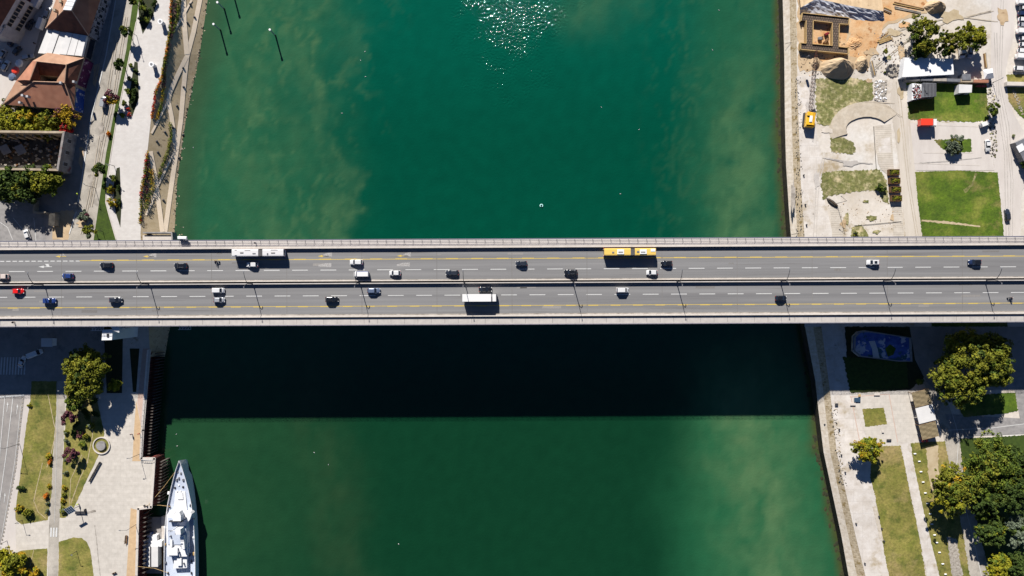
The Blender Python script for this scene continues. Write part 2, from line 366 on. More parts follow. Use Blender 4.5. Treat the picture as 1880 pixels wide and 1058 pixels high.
def build_river():
    xs = [-900, -600, -400, -260] + [-205 + 1.3 * i for i in range(316)] + [212, 260, 400, 600, 900]
    ys = [-900, -500, -250, -160] + [-116 + 1.3 * i for i in range(179)] + [122, 160, 250, 500, 900]
    vs = [(x, y, WZ) for y in ys for x in xs]; nx = len(xs)
    fs = [(j * nx + i, j * nx + i + 1, (j + 1) * nx + i + 1, (j + 1) * nx + i) for j in range(len(ys) - 1) for i in range(nx - 1)]
    me = bpy.data.meshes.new('river_water'); me.from_pydata(vs, [], fs)
    ca = me.color_attributes.new('silt', 'FLOAT_COLOR', 'POINT'); buf = []
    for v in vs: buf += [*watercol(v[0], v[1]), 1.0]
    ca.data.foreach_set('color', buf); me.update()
    o = bpy.data.objects.new('river_water', me); COL.objects.link(o); tag(o, kind='structure')
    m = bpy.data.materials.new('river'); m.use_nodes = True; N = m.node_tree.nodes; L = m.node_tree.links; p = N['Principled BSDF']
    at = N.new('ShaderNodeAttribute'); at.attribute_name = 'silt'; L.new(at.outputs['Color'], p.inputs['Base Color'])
    p.inputs['Roughness'].default_value = .07; p.inputs['IOR'].default_value = 1.33
    tc = N.new('ShaderNodeTexCoord')
    n1 = N.new('ShaderNodeTexNoise'); n1.inputs['Scale'].default_value = 1.1; n1.inputs['Detail'].default_value = 3; L.new(tc.outputs['Object'], n1.inputs['Vector'])
    # patch of steeper ripples, placed where the sun glitter should show
    d = N.new('ShaderNodeVectorMath'); d.operation = 'SUBTRACT'; L.new(tc.outputs['Object'], d.inputs[0]); c0 = P(945, -60, WZ); d.inputs[1].default_value = tuple(c0)
    sc = N.new('ShaderNodeVectorMath'); sc.operation = 'MULTIPLY'; L.new(d.outputs[0], sc.inputs[0]); sc.inputs[1].default_value = (1 / 27, 1 / 56, 0)
    ln = N.new('ShaderNodeVectorMath'); ln.operation = 'LENGTH'; L.new(sc.outputs[0], ln.inputs[0])
    nw = N.new('ShaderNodeTexNoise'); nw.inputs['Scale'].default_value = .12; nw.inputs['Detail'].default_value = 5; L.new(tc.outputs['Object'], nw.inputs['Vector'])
    ad = N.new('ShaderNodeMath'); ad.operation = 'MULTIPLY_ADD'; L.new(nw.outputs[0], ad.inputs[0]); ad.inputs[1].default_value = 1.2; L.new(ln.outputs['Value'], ad.inputs[2])
    mr = N.new('ShaderNodeMapRange'); L.new(ad.outputs[0], mr.inputs[0]); mr.inputs[1].default_value = 1.6; mr.inputs[2].default_value = .7; mr.inputs[3].default_value = .05; mr.inputs[4].default_value = RUF; mr.clamp = True
    bu = N.new('ShaderNodeBump'); L.new(mr.outputs[0], bu.inputs['Distance']); L.new(n1.outputs[0], bu.inputs['Height']); L.new(bu.outputs[0], p.inputs['Normal'])
    me.materials.append(m)
RUF = .8
build_river()
bed = MB().box((0, 0, -11), (1800, 1800, 1), 'soil_dark').build('river_bed'); tag(bed, kind='structure')
# ------------------------------------------------------------------ left bank
def left_bank():
    top = [(x, y) for y, x in XL] + LEDGE
    pts = [P(-1500, 1700), P(-1500, -500)] + [P(x, y) for x, y in top]
    o = MB().poly(pts, 'asphalt').build('ground_left_bank'); tag(o, kind='structure')
    # quay wall (sheet piles) from under the bridge southwards
    w = MB(); q = [P(275, 643)] + [P(x, y) for x, y in [(263, 790), (260, 842)] + LEDGE[1:]]
    rnd = random.Random(4)
    for a, b in zip(q, q[1:]):
        n = max(2, int((b - a).length / .55)); d = (b - a).normalized(); nn = Vector((-d.y, d.x, 0))
        if nn.x < 0 and abs(d.y) > .5: nn = -nn
        pv = None
        for i in range(n + 1):
            p = a + (b - a) * i / n + nn * (.35 if (i // 2) % 2 else 0.0)
            if pv is not None: w.poly([pv, p, (p.x, p.y, -9), (pv.x, pv.y, -9)], 'sheetpile')
            pv = p
    tag(w.build('quay_wall'), 'rust red sheet pile wall of the promenade quay at lower left', 'quay wall')
    cp = MB()
    for a, b in zip(q, q[1:]):
        d = (b - a).normalized(); L = (b - a).length; c = (a + b) / 2
        cp.box((c.x, c.y, .14), (L + .5, .9, .28), 'concrete', math.atan2(d.y, d.x))
    tag(cp.build('quay_coping'), kind='structure')
    # timber fender piles
    g = None; k = 0
    for (x0, y0, x1, y1, n) in ((280, 650, 266, 835, 34), (289, 850, 284, 925, 14), (258, 945, 256, 1055, 14)):
        for i in range(n):
            t = i / (n - 1); p = P(x0 + (x1 - x0) * t, y0 + (y1 - y0) * t, 0)
            if g is None:
                g = MB().box((0, 0, -4.9), (.9, .26, 8), 'pile_grey').build('fender_pile'); o = g
            else: o = g.copy(); COL.objects.link(o)
            o.location = (p.x + .7, p.y, -.4)
            tag(o, 'dark fender pile standing against the rust red quay wall', 'pile', 'fender piles along the quay wall')
    # revetment slope (upper left)
    def zs(px, py): a, b = interp(XL, py), interp(XR, py); t = (px - a) / (b - a); return (WZ - .2) * max(0, min(1.03, t))
    ys = list(range(-500, 660, 15)); K_ = 6; vs = []
    for y in ys:
        a, b = interp(XL, y), interp(XR, y)
        for k in range(K_ + 1):
            x = a + (b - a) * k / K_; vs.append(P(x, y, (WZ - .2) * k / K_ * 1.0))
    fs = [(j * (K_ + 1) + i, j * (K_ + 1) + i + 1, (j + 1) * (K_ + 1) + i + 1, (j + 1) * (K_ + 1) + i) for j in range(len(ys) - 1) for i in range(K_)]
    tag(MB().faces(vs, fs, 'slope_sand').build('bank_slope'), kind='structure')
    def srib(name, cl, w, m, dz=.05, lab=None):
        mb = MB(); pts = []
        for a, b in zip(cl, cl[1:]):
            n = max(1, int(math.hypot(b[0] - a[0], b[1] - a[1]) / 8))
            pts += [(a[0] + (b[0] - a[0]) * i / n, a[1] + (b[1] - a[1]) * i / n) for i in range(n)]
        pts.append(cl[-1]); rb = ribbon_pts(pts, w); n = len(pts); Lp, Rp = rb[:n], rb[n:][::-1]
        Z = lambda q: P(q[0], q[1], zs(*q) + dz)
        vs = [Z(q) for q in Lp] + [Z(q) for q in Rp]
        mb.faces(vs, [(i, i + 1, n + i + 1, n + i) for i in range(n - 1)], m)
        return tag(mb.build(name), kind='structure')
    srib('footpath', [(372, -60), (367, 0), (355, 60), (343, 105), (337, 160), (332, 220), (322, 290), (312, 360), (303, 426)], 8.5, 'path_beige', .09)
    srib('footpath', [(345, -60), (337, 0), (338, 40), (343, 100)], 9, 'path_beige', .12)
    srib('footpath', [(342, 105), (325, 140), (312, 170), (309, 185), (315, 215), (321, 262), (325, 275)], 8, 'path_beige', .12)
    srib('footpath', [(352, 0), (336, 30), (318, 60)], 3.5, 'path_beige', .15)
    srib('footpath', [(309, 185), (290, 222), (278, 245)], 4, 'path_beige', .15)
    srib('footpath', [(276, 278), (285, 325), (288, 350), (293, 385), (298, 426)], 8.5, 'path_beige', .12)
    srib('footpath', [(322, 275), (300, 320), (288, 345), (278, 375), (268, 395)], 4, 'path_beige', .15)
    # bank stones at the waterline
    mb = MB(); rnd = random.Random(8)
    for i in range(420):
        y = rnd.uniform(-20, 640); x = interp(XR, y) + rnd.gauss(-3, 3.2) + (rnd.uniform(0, 14) if y > 405 and y < 440 else 0)
        p = P(x, y, WZ); r = rnd.uniform(.1, .3); z = max(WZ - .1, zs(x, y))
        mb.box((p.x, p.y, z), (r * 2, r * 1.6, r), rnd.choice(('stone', 'wall_dark', 'concrete_dirty', 'wall_dark')), rnd.uniform(0, 3), r * .3)
    tag(mb.build('bank_stones'), 'loose stones along the waterline of the left bank', 'stones', kind='stuff')
    # flat sheets, upper left
    sheet('promenade', [(258, -500), (345, -500), (313, -20)] + [(x, y) for y, x in XL[1:11]] + [(213, 600), (213, 440), (200, 395), (194, 372), (196, 330), (204, 280), (213, 225), (224, 170), (236, 110), (250, 40)], 'paving')
    sheet('concrete_road', [(290, -300), (332, -300), (262, -20), (245, 60), (228, 150), (205, 230), (190, 320), (172, 440), (172, 600), (125, 600), (125, 440), (150, 330), (166, 220), (195, 100), (216, -20)], 'asphalt_old')
    sheet('lawn', [(258, -300), (300, -300), (258, -20), (250, 40), (236, 110), (224, 170), (213, 225), (204, 280), (196, 330), (194, 372), (200, 395), (213, 440), (220, 600), (172, 600), (172, 440), (185, 350), (195, 280), (205, 230), (218, 160), (232, 90), (247, -20)], 'grass_deep', kind='stuff', label='narrow bright green lawn strip between concrete road and promenade', cat='grass')
    for i, pts in enumerate(([(260, -30), (284, -30), (288, 4), (281, 30), (262, 63), (256, 40), (254, 15)], [(247, 113), (253, 115), (255, 180), (243, 214), (236, 200), (238, 170)], [(214, 309), (220, 307), (223, 380), (221, 418), (212, 390), (208, 345)])):
        sheet('planting_bed', pts, 'bed_dark', kind='structure')
    sheet('kerb', ribbon_pts([(250, 40), (236, 110), (224, 170), (213, 225), (204, 280), (196, 330), (194, 372), (200, 395), (213, 440)], 1.6), 'concrete', z=.10)
    sheet('kerb', ribbon_pts([(216, -20), (195, 100), (166, 222), (150, 330), (140, 390), (127, 430)], 2.0), 'paint_white', z=.12)
    sheet('lane', [(160, -300), (260, -300), (214, -20), (194, 100), (164, 222), (148, 330), (139, 385), (118, 390), (110, 330), (130, 250), (150, 140), (190, 0)], 'asphalt')
    sheet('rail_line', ribbon_pts([(207, 0), (190, 85), (172, 150)], .8), 'steel', z=.2)
    sheet('roadside_dirt', [(97, 390), (139, 385), (124, 440), (96, 440)], 'soil_tan', rough=1.5)
    sheet('roadside_dirt', [(172, 120), (184, 116), (176, 160), (171, 155)], 'soil_tan', rough=1)
    sheet('roadside_dirt', [(146, 270), (154, 272), (151, 312), (145, 300)], 'soil_tan', rough=1)
    sheet('side_street', [(-700, 450), (-700, 330), (-20, 330), (60, 345), (80, 385), (84, 440), (84, 450)], 'concrete_grey')
    sheet('old_street', [(-400, 380), (-200, 100), (60, -60), (140, -60), (100, 20), (72, 60), (62, 100), (30, 150), (4, 190), (-300, 500)], 'road_pale')
    for a in ([(0, 408), (14, 418), (23, 440)], [(24, 400), (40, 420), (50, 442)], [(62, 400), (66, 442)]): sheet('road_marking', ribbon_pts(a, .9), 'paint_white')
    # lower left
    sheet('quayside', [(216, 590), (272, 590), (275, 643), (263, 790), (260, 842), (284, 842), (278, 931), (254, 934), (251, 1058), (244, 1400), (0, 1400), (28, 960), (40, 840), (46, 724), (105, 722), (190, 722), (210, 640)], 'paving_beige')
    sheet('road', [(-300, 590), (192, 590), (190, 640), (120, 700), (100, 700), (50, 712), (46, 724), (38, 790), (30, 860), (5, 985), (-60, 1200), (-300, 1200)], 'asphalt')
    sheet('pavement', [(46, 724), (57, 724), (47, 790), (42, 830), (36, 880), (28, 945), (30, 1010), (0, 1080), (-60, 1200), (5, 985), (30, 860), (38, 790)], 'road_pale')
    sheet('path', [(105, 700), (122, 700), (116, 820), (112, 900), (109, 955), (106, 1058), (98, 1200), (80, 1200), (88, 1058), (90, 960), (95, 900), (99, 820)], 'asphalt_old')
    g = 'dry green lawn '
    sheet('lawn', [(58, 700), (104, 700), (103, 760), (97, 835), (95, 905), (88, 955), (40, 963), (29, 955), (28, 940), (36, 880), (42, 830), (47, 790), (55, 740)], 'grass_dry', kind='stuff', label=g + 'strip between the left road and the narrow path', cat='grass', rough=.5)
    sheet('lawn', [(124, 690), (150, 700), (175, 722), (192, 796), (182, 834), (160, 880), (135, 935), (120, 951), (110, 951), (113, 890), (117, 820), (121, 760)], 'grass_dry', kind='stuff', label=g + 'wedge with shrubs beside the round planter', cat='grass', rough=.5)
    sheet('lawn', [(108, 995), (118, 992), (135, 987), (150, 988), (160, 996), (166, 1010), (172, 1058), (180, 1200), (98, 1200), (107, 1058)], 'grass_dry', kind='stuff', label=g + 'with rounded corner at the bottom of the promenade', cat='grass', rough=.4)
    sheet('lawn', [(2, 1025), (40, 1011), (87, 1007), (86, 1058), (80, 1200), (-60, 1200)], 'grass_dry', kind='stuff', label=g + 'under the golden bush in the bottom left corner', cat='grass', rough=.5)
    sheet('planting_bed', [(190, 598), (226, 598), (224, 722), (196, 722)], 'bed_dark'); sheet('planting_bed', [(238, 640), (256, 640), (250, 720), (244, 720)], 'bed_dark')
    sheet('cycle_track', [(250, 735), (260, 790), (258, 847), (243, 847), (246, 790)], 'paving_sand'); sheet('cycle_track', [(240, 933), (253, 937), (250, 1058), (246, 1200), (226, 1200), (232, 1058)], 'paving_sand')
    sheet('river_walk', [(262, 640), (274, 640), (262, 800), (252, 740)], 'paving_pink')
    for a, w_ in (([(88, 724), (99, 778), (103, 792), (94, 832), (86, 858)], 1.2), ([(78, 850), (66, 900), (62, 920), (70, 940), (84, 952)], 1), ([(168, 760), (170, 800), (160, 850), (146, 880), (130, 925)], 1.2), ([(150, 835), (130, 880), (127, 930)], .9), ([(62, 1010), (55, 1040)], .9)): sheet('trail', ribbon_pts(a, w_), 'sand', rough=.25)
    for a, w_ in (([(174, 965), (178, 1000), (184, 1058)], .8), ([(148, 945), (176, 938)], 4)): sheet('stain', ribbon_pts(a, w_), 'concrete_dirty', rough=.5)
    for k in range(9): x = 2 + k * 5.4; sheet('zebra_stripe', [(x, 656), (x + 2.6, 656), (x + .6, 688), (x - 2, 688)], 'paint_white', z=.10)
    for k in range(3): x = 92.5 + k * 5; sheet('zebra_stripe', [(x, 969), (x + 3, 969), (x + 2.4, 986), (x - .6, 986)], 'paint_white', z=.10)
    sheet('stop_line', [(-5, 728), (45, 724), (45, 727), (-5, 731)], 'paint_white', z=.1)
    for a, w_ in (([(24, 728), (12, 830), (-5, 950)], 1.2), ([(9, 728), (-2, 850)], 1.2), ([(38, 745), (27, 850), (3, 985)], .8), ([(105.5, 730), (104, 830), (100, 960)], .5)): sheet('lane_line', ribbon_pts(a, w_), 'paint_white', z=.1)
    for (x, y) in ((14, 738), (32, 742), (9, 905)): sheet('lane_arrow', [(x, y), (x + 1.8, y + 6), (x + .5, y + 6), (x - 1, y + 18), (x - 2, y + 18), (x - .6, y + 6), (x - 1.8, y + 6)], 'paint_white', z=.1)
    mb = MB()
    for k in range(46):
        y = 732 + k * 7; t = [(724, 43), (860, 29), (985, 6), (1100, -22)]; p = P(interp(t, y), y, 0); mb.box((p.x, p.y, .08), (.5, .7, .1), 'concrete_dirty', .2)
    tag(mb.build('kerb_stones'), kind='structure')
left_bank()
# ------------------------------------------------------------------ right bank
RIN = [(-500, 1448), (0, 1462), (110, 1463), (220, 1466), (330, 1470), (433, 1477), (600, 1508), (728, 1525), (830, 1536), (900, 1552), (985, 1571), (1058, 1589), (1500, 1700)]
def right_bank():
    pts = [P(x, y) for y, x in RIN] + [P(3000, 1500), P(3000, -500)]
    tag(MB().poly(pts, 'pale_ground').build('ground_right_bank'), kind='structure')
    ys = list(range(-500, 1500, 12)); mb = MB(); v1 = []
    cols = [(0, -3.0), (.5, -1.5), (1, 0)]
    for y in ys:
        a, b = interp(RLIPx, y), interp(RIN, y)
        for t, z in cols: v1.append(P(a + (b - a) * t, y, z))
    n = len(ys)
    mb.faces(v1, [(j * 3, j * 3 + 1, j * 3 + 4, j * 3 + 3) for j in range(n - 1)], 'stone_light')
    mb.faces(v1, [(j * 3 + 1, j * 3 + 2, j * 3 + 5, j * 3 + 4) for j in range(n - 1)], 'stone')
    tag(mb.build('revetment'), kind='structure')
    w = MB()
    a = [P(interp(RLIPx, y), y, -3.0) for y in ys]
    w.faces(a + [(p.x, p.y, -9) for p in a], [(i, i + 1, n + i + 1, n + i) for i in range(n - 1)], 'wall_dark')
    tag(w.build('river_wall'), 'dark stained river wall below the right bank revetment', 'river wall')
    # shallow shelf with weed at the foot of the wall
    rnd = random.Random(3); s = []
    top = [(interp(RLIPx, y) + 2, y) for y in ys]; bot = [(interp(RLIPx, y) - 9 + rnd.uniform(-3, 3), y) for y in ys]
    m = MB(); vs = [P(x, y, WZ + .02) for x, y in top] + [P(x, y, WZ + .02) for x, y in bot]
    for i in range(260):
        y = rnd.uniform(-10, 1070); x = interp(RLIPx, y) * 1.0 - 6 - abs(rnd.gauss(0, 5)); p = P(x, y, WZ); r = rnd.uniform(.3, 1.3)
        m.dome((p.x, p.y, WZ - .25), (r, r * 1.6), .34, 'algae', 7, 2, .25, rnd)
    tag(m.build('shoreline_weed'), 'dark weed growing in the shallows at the foot of the right wall', 'weed', kind='stuff')
    # quay paving & promenade
    sheet('quay_promenade', [(1463, 140), (1498, 140), (1498, 235), (1512, 300), (1512, 360), (1530, 433), (1560, 600), (1477, 600)] + [(x, y) for y, x in RIN[3:6]][::-1], 'quay_white')
    q = [(1508, 600), (1550, 600), (1556, 660), (1562, 722), (1600, 800), (1598, 880), (1610, 930), (1620, 995), (1632, 1058), (1720, 1400), (1745, 1500), (1700, 1500), (1589, 1058), (1571, 985), (1552, 900), (1536, 830), (1525, 728)]
    sheet('quay_promenade', q, 'quay_white')
    # ---- upper right
    sheet('building_site', [(1466, -60), (1702, -60), (1702, 22), (1662, 36), (1630, 44), (1612, 66), (1606, 100), (1590, 128), (1540, 132), (1468, 130), (1464, 60)], 'soil_tan', rough=3, step=8)
    sheet('orange_soil', [(1520, -60), (1696, -60), (1700, 6), (1690, 18), (1640, 38), (1622, 44), (1608, 92), (1590, 104), (1562, 104), (1560, 40), (1500, 20)], 'soil_orange', rough=3, step=8, seed=2)
    sheet('orange_soil', [(1480, 36), (1556, 36), (1554, 92), (1478, 88)], 'soil_orange', rough=1)
    sheet('dirt_road', [(1640, 145), (1663, 145), (1672, 230), (1684, 330), (1694, 433), (1715, 600), (1680, 600), (1662, 433), (1652, 310), (1640, 230), (1634, 190)], 'dirt_road', rough=.8)
    sheet('main_road', [(1820, -60), (1866, -60), (1862, 60), (1846, 130), (1848, 165), (1862, 210), (1892, 262), (1895, 330), (1876, 350), (1874, 433), (1880, 600), (1840, 600), (1836, 400), (1824, 300), (1822, 220), (1818, 150), (1820, 60)], 'road_pale', rough=.6)
    sheet('parking_yard', [(1671, 226), (1820, 226), (1824, 300), (1826, 313), (1680, 313)], 'road_pale')
    for a in ([(1678, 300), (1800, 304)], [(1668, 232), (1672, 300)], [(1712, 230), (1798, 233)], [(1695, 281), (1740, 281), (1786, 281), (1784, 256)]): sheet('kerb', ribbon_pts(a, 1.3), 'concrete', z=.10)
    G = [('grass_weedy', [(1497, 145), (1560, 142), (1602, 150), (1604, 183), (1578, 194), (1545, 212), (1522, 231), (1500, 228), (1498, 190)], 'weedy grass patch beside the dark sand pile on the building site', 1.5),
         ('grass_weedy', [(1525, 253), (1545, 251), (1566, 262), (1571, 276), (1566, 284), (1540, 281), (1525, 279)], 'small weedy grass island on the pale quay', 1.5),
         ('grass_weedy', [(1508, 318), (1528, 315), (1615, 311), (1627, 330), (1633, 374), (1622, 370), (1612, 350), (1575, 351), (1520, 361), (1512, 368), (1507, 345)], 'weedy grass rectangle left of the four wooden planters', 1.5),
         ('grass_lush', [(1680, 316), (1760, 313), (1832, 317), (1838, 380), (1844, 440), (1850, 600), (1710, 600), (1693, 433), (1685, 370)], 'large bright green lawn beside the bridge on the right bank', .5),
         ('grass_lush', [(1664, 152), (1700, 150), (1812, 155), (1815, 222), (1780, 224), (1668, 220)], 'shaded green yard grass south of the long white shed', 1.2),
         ('grass_lush', [(1715, 257), (1783, 255), (1784, 279), (1742, 281), (1728, 272)], 'small green parking island under the round bush', .8),
         ('grass_lush', [(1848, 158), (1900, 160), (1900, 232), (1872, 212), (1852, 186)], 'green lawn corner at the right edge beside the road', .8),
         ('grass_dry', [(1848, 137), (1900, 137), (1900, 151), (1850, 151)], 'dry grass strip below the parked cars at the right edge', .8),
         ('grass_weedy', [(1563, 418), (1580, 412), (1592, 426), (1594, 436), (1562, 436)], 'tiny weed patch on the quay beside the bridge railing', 1.2)]
    for m, pts, lab, r in G: sheet('lawn', pts, m, kind='stuff', label=lab, cat='grass', rough=r * 1.1 + .2, step=2.2)
    sheet('gravel_track', ribbon_pts([(1692, 405), (1740, 409), (1800, 416)], [3, 5, 2]), 'sand', rough=.8)
    sheet('gravel_track', ribbon_pts([(1792, 318), (1785, 340), (1770, 352)], [4, 4, 8]), 'grass_weedy', rough=.8)
    sheet('slab_path', [(1605, 232), (1636, 228), (1642, 330), (1618, 312), (1612, 300)], 'slab_lines')
    sheet('slab_path', [(1524, 378), (1544, 378), (1548, 436), (1528, 436)], 'slab_lines')
    sheet('slab_path', [(1637, 378), (1655, 376), (1660, 436), (1641, 436)], 'slab_lines')
    sheet('slab', [(1611, 256), (1634, 252), (1636, 280), (1614, 281)], 'quay_white')
    sheet('slab_path', [(1605, 150), (1627, 148), (1628, 186), (1606, 186)], 'slab_lines')
    rnd = random.Random(12)
    for a in ([(1568, 415), (1655, 407)], [(1609, 312), (1604, 232)], [(1442, 80), (1461, 77)], [(1453, 431), (1480, 426)]): sheet('joint_line', ribbon_pts(a, .9), 'soil_dark', z=.2 if a[0][0] > 1500 else -1.2)
    # ring ramp: raised curved earth road round a sunken hollow
    mb = MB(); n = 26; v = []
    for i in range(n):
        t = i / (n - 1); ang = R(200 - 165 * t); cx, cy = 1592, 238
        for k, (rx, ry, z) in enumerate(((70, 52, .03), (62, 44, .2), (50, 33, .3), (39, 23, .45), (38, 22, .03))):
            v.append(P(cx + rx * math.cos(ang) + rnd.uniform(-.4, .4), cy - ry * math.sin(ang) * 1.02 + rnd.uniform(-.4, .4), z))
    mb.faces(v, [(i * 5 + k, i * 5 + k + 1, (i + 1) * 5 + k + 1, (i + 1) * 5 + k) for i in range(n - 1) for k in range(4)], 'track_dark')
    tag(mb.build('earth_ramp'), kind='structure')
    # ---- lower right
    sheet('plaza', [(1562, 722), (1600, 720), (1668, 716), (1684, 790), (1715, 806), (1700, 816), (1600, 822), (1590, 800)], 'paving_beige')
    for a in ([(1562, 727), (1578, 808)], [(1632, 723), (1648, 812)], [(1560, 729), (1630, 724)]): sheet('paving_band', ribbon_pts(a, 1.4), 'paving_pink')
    sheet('quay_walk', [(1695, 700), (1725, 690), (1760, 800), (1768, 870), (1792, 950), (1818, 1058), (1850, 1200), (1810, 1200), (1780, 1058), (1765, 970), (1745, 880), (1732, 800)], 'asphalt_old')
    sheet('cross_path', [(1700, 700), (1900, 690), (1900, 712), (1720, 722)], 'concrete_grey'); sheet('cross_path', [(1735, 760), (1900, 770), (1900, 796), (1750, 802)], 'concrete_grey'); sheet('cross_path', [(1862, 712), (1884, 712), (1884, 775), (1874, 775)], 'concrete_grey')
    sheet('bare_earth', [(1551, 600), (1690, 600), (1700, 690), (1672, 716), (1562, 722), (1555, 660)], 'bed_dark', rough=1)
    sheet('lane_line', ribbon_pts([(1737, 720), (1760, 800), (1756, 870), (1785, 980), (1802, 1058)], .8), 'paint_white')
    sheet('lane_line', ribbon_pts([(1740, 790), (1820, 786), (1900, 776)], 1), 'paint_white')
    sheet('shaded_road', [(1670, 600), (1900, 600), (1900, 690), (1700, 700), (1680, 660)], 'asphalt')
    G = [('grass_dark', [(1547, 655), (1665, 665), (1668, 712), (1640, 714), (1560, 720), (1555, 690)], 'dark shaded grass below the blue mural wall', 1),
         ('grass_dry', [(1583, 751), (1622, 749), (1629, 779), (1589, 784)], 'small square lawn in the plaza of the right bank', .6),
         ('grass_dry', [(1600, 840), (1615, 820), (1653, 818), (1660, 850), (1670, 900), (1685, 970), (1700, 1058), (1730, 1200), (1650, 1200), (1632, 1058), (1620, 995), (1610, 930), (1606, 906), (1598, 880)], 'long dry lawn between the quay and the white path', .8),
         ('grass_dry', [(1672, 814), (1735, 810), (1748, 880), (1766, 970), (1781, 1058), (1800, 1200), (1760, 1200), (1725, 1058), (1700, 960), (1682, 880)], 'dry lawn strip between the white path and the asphalt path', .8),
         ('grass_lush', [(1812, 724), (1864, 721), (1869, 754), (1842, 760), (1770, 766), (1752, 738)], 'bright green lawn right of the large spreading tree', .6),
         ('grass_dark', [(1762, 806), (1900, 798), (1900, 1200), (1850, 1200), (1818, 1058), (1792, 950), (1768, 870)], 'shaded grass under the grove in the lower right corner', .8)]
    for m, pts, lab, r in G: sheet('lawn', pts, m, kind='stuff', label=lab, cat='grass', rough=r * 1.1 + .2, step=2.2)
    sheet('white_path', [(1653, 812), (1670, 812), (1681, 870), (1700, 958), (1725, 1058), (1755, 1200), (1732, 1200), (1702, 1058), (1685, 970), (1670, 900)], 'quay_white', rough=.7)
    sheet('gravel_strip', [(1700, 822), (1722, 818), (1724, 870), (1712, 905), (1704, 870)], 'sand', rough=1.5); sheet('gravel_strip', [(1738, 985), (1756, 990), (1768, 1058), (1748, 1058)], 'rubble', rough=1.5)
    sheet('brick_pad', [(1602, 930), (1610, 930), (1622, 993), (1616, 993)], 'stone_light', rough=.5)
right_bank()
def tracks():
    rnd = random.Random(21); k = 0
    L = [([(1648, 150), (1658, 240), (1668, 330), (1684, 433)], 'track_dark'), ([(1840, -20), (1838, 80), (1836, 160), (1850, 230), (1858, 330), (1856, 440)], 'track_grey'), ([(1828, 60), (1832, 180), (1846, 280), (1850, 436)], 'track_grey'),
         ([(1535, 240), (1562, 208), (1592, 193), (1630, 196), (1655, 215)], 'track_dark'), ([(1531, 236), (1556, 203), (1590, 187), (1640, 190)], 'track_dark'), ([(1640, 60), (1700, 42), (1760, 30), (1830, 40)], 'track_dark'), ([(1600, 130), (1660, 80), (1740, 40), (1822, 20)], 'track_dark'), ([(1690, 300), (1740, 296), (1800, 290)], 'track_grey'), ([(1496, 436), (1500, 350), (1512, 290), (1545, 296), (1600, 300)], 'track_grey'),
         ([(40, 170), (62, 120), (78, 70)], 'track_grey'), ([(216, 60), (196, 180), (176, 300), (150, 430)], 'track_dark'), ([(232, 30), (212, 160), (190, 260), (166, 380)], 'track_dark'),
]
    for cl, m in L:
        for off in (-2.2, 2.2):
            c = [(x + off + rnd.uniform(-.6, .6), y + rnd.uniform(-1, 1)) for x, y in cl]
            n = []; 
            for a, b in zip(c, c[1:]): n += [(a[0] + (b[0] - a[0]) * t / 4, a[1] + (b[1] - a[1]) * t / 4) for t in range(4)]
            n.append(c[-1]); sheet('wheel_track', ribbon_pts(n, [rnd.uniform(.7, 1.6) for _ in n]), m, rough=.25)
tracks()
def patches():
    rnd = random.Random(44)
    def blob(x, y, rx, ry, m, n=14, name='dirt_patch'):
        k = [rnd.uniform(.55, 1.2) for _ in range(n)]; pts = [(x + rx * k[i] * math.cos(6.283 * i / n), y + ry * k[i] * math.sin(6.283 * i / n)) for i in range(n)]; sheet(name, pts, m, rough=.4, step=2.5, seed=int(x))
    for x, y, rx, ry, m in ((1578, 60, 10, 12, 'soil_orange'), (1520, 112, 18, 6, 'soil_orange'), (1600, 96, 14, 8, 'soil_tan'), (1640, 60, 16, 8, 'sand'), (1655, 95, 9, 12, 'soil_tan'), (1476, 108, 8, 10, 'soil_tan'), (1650, 130, 8, 6, 'sand'), (1745, 30, 24, 12, 'sand'), (1840, 30, 12, 18, 'soil_tan'), (1662, 46, 12, 6, 'soil_orange'), (1630, 106, 7, 5, 'grass_weedy'), (1596, 148, 8, 4, 'soil_tan'), (1655, 170, 7, 12, 'sand'), (1520, 240, 12, 6, 'dirt_road'), (1560, 300, 20, 6, 'track_grey'), (1500, 330, 6, 20, 'track_grey'), (1600, 400, 10, 6, 'grass_weedy'), (1590, 370, 6, 3, 'grass_weedy'), (1610, 426, 8, 4, 'grass_weedy'), (1554, 400, 5, 12, 'grass_weedy'), (1638, 400, 4, 8, 'soil_tan'), (1650, 250, 4, 14, 'sand'), (1484, 200, 5, 16, 'track_grey'), (1456, 360, 4, 30, 'concrete_dirty'), (1548, 412, 6, 10, 'soil_tan'),
                            
                            (140, 380, 8, 12, 'concrete_dirty'), (165, 330, 6, 14, 'concrete_dirty'), (186, 240, 6, 20, 'concrete_dirty'), (150, 410, 10, 8, 'soil_tan'), (210, 120, 5, 18, 'concrete_dirty')):
        blob(x, y, rx, ry, m)
patches()
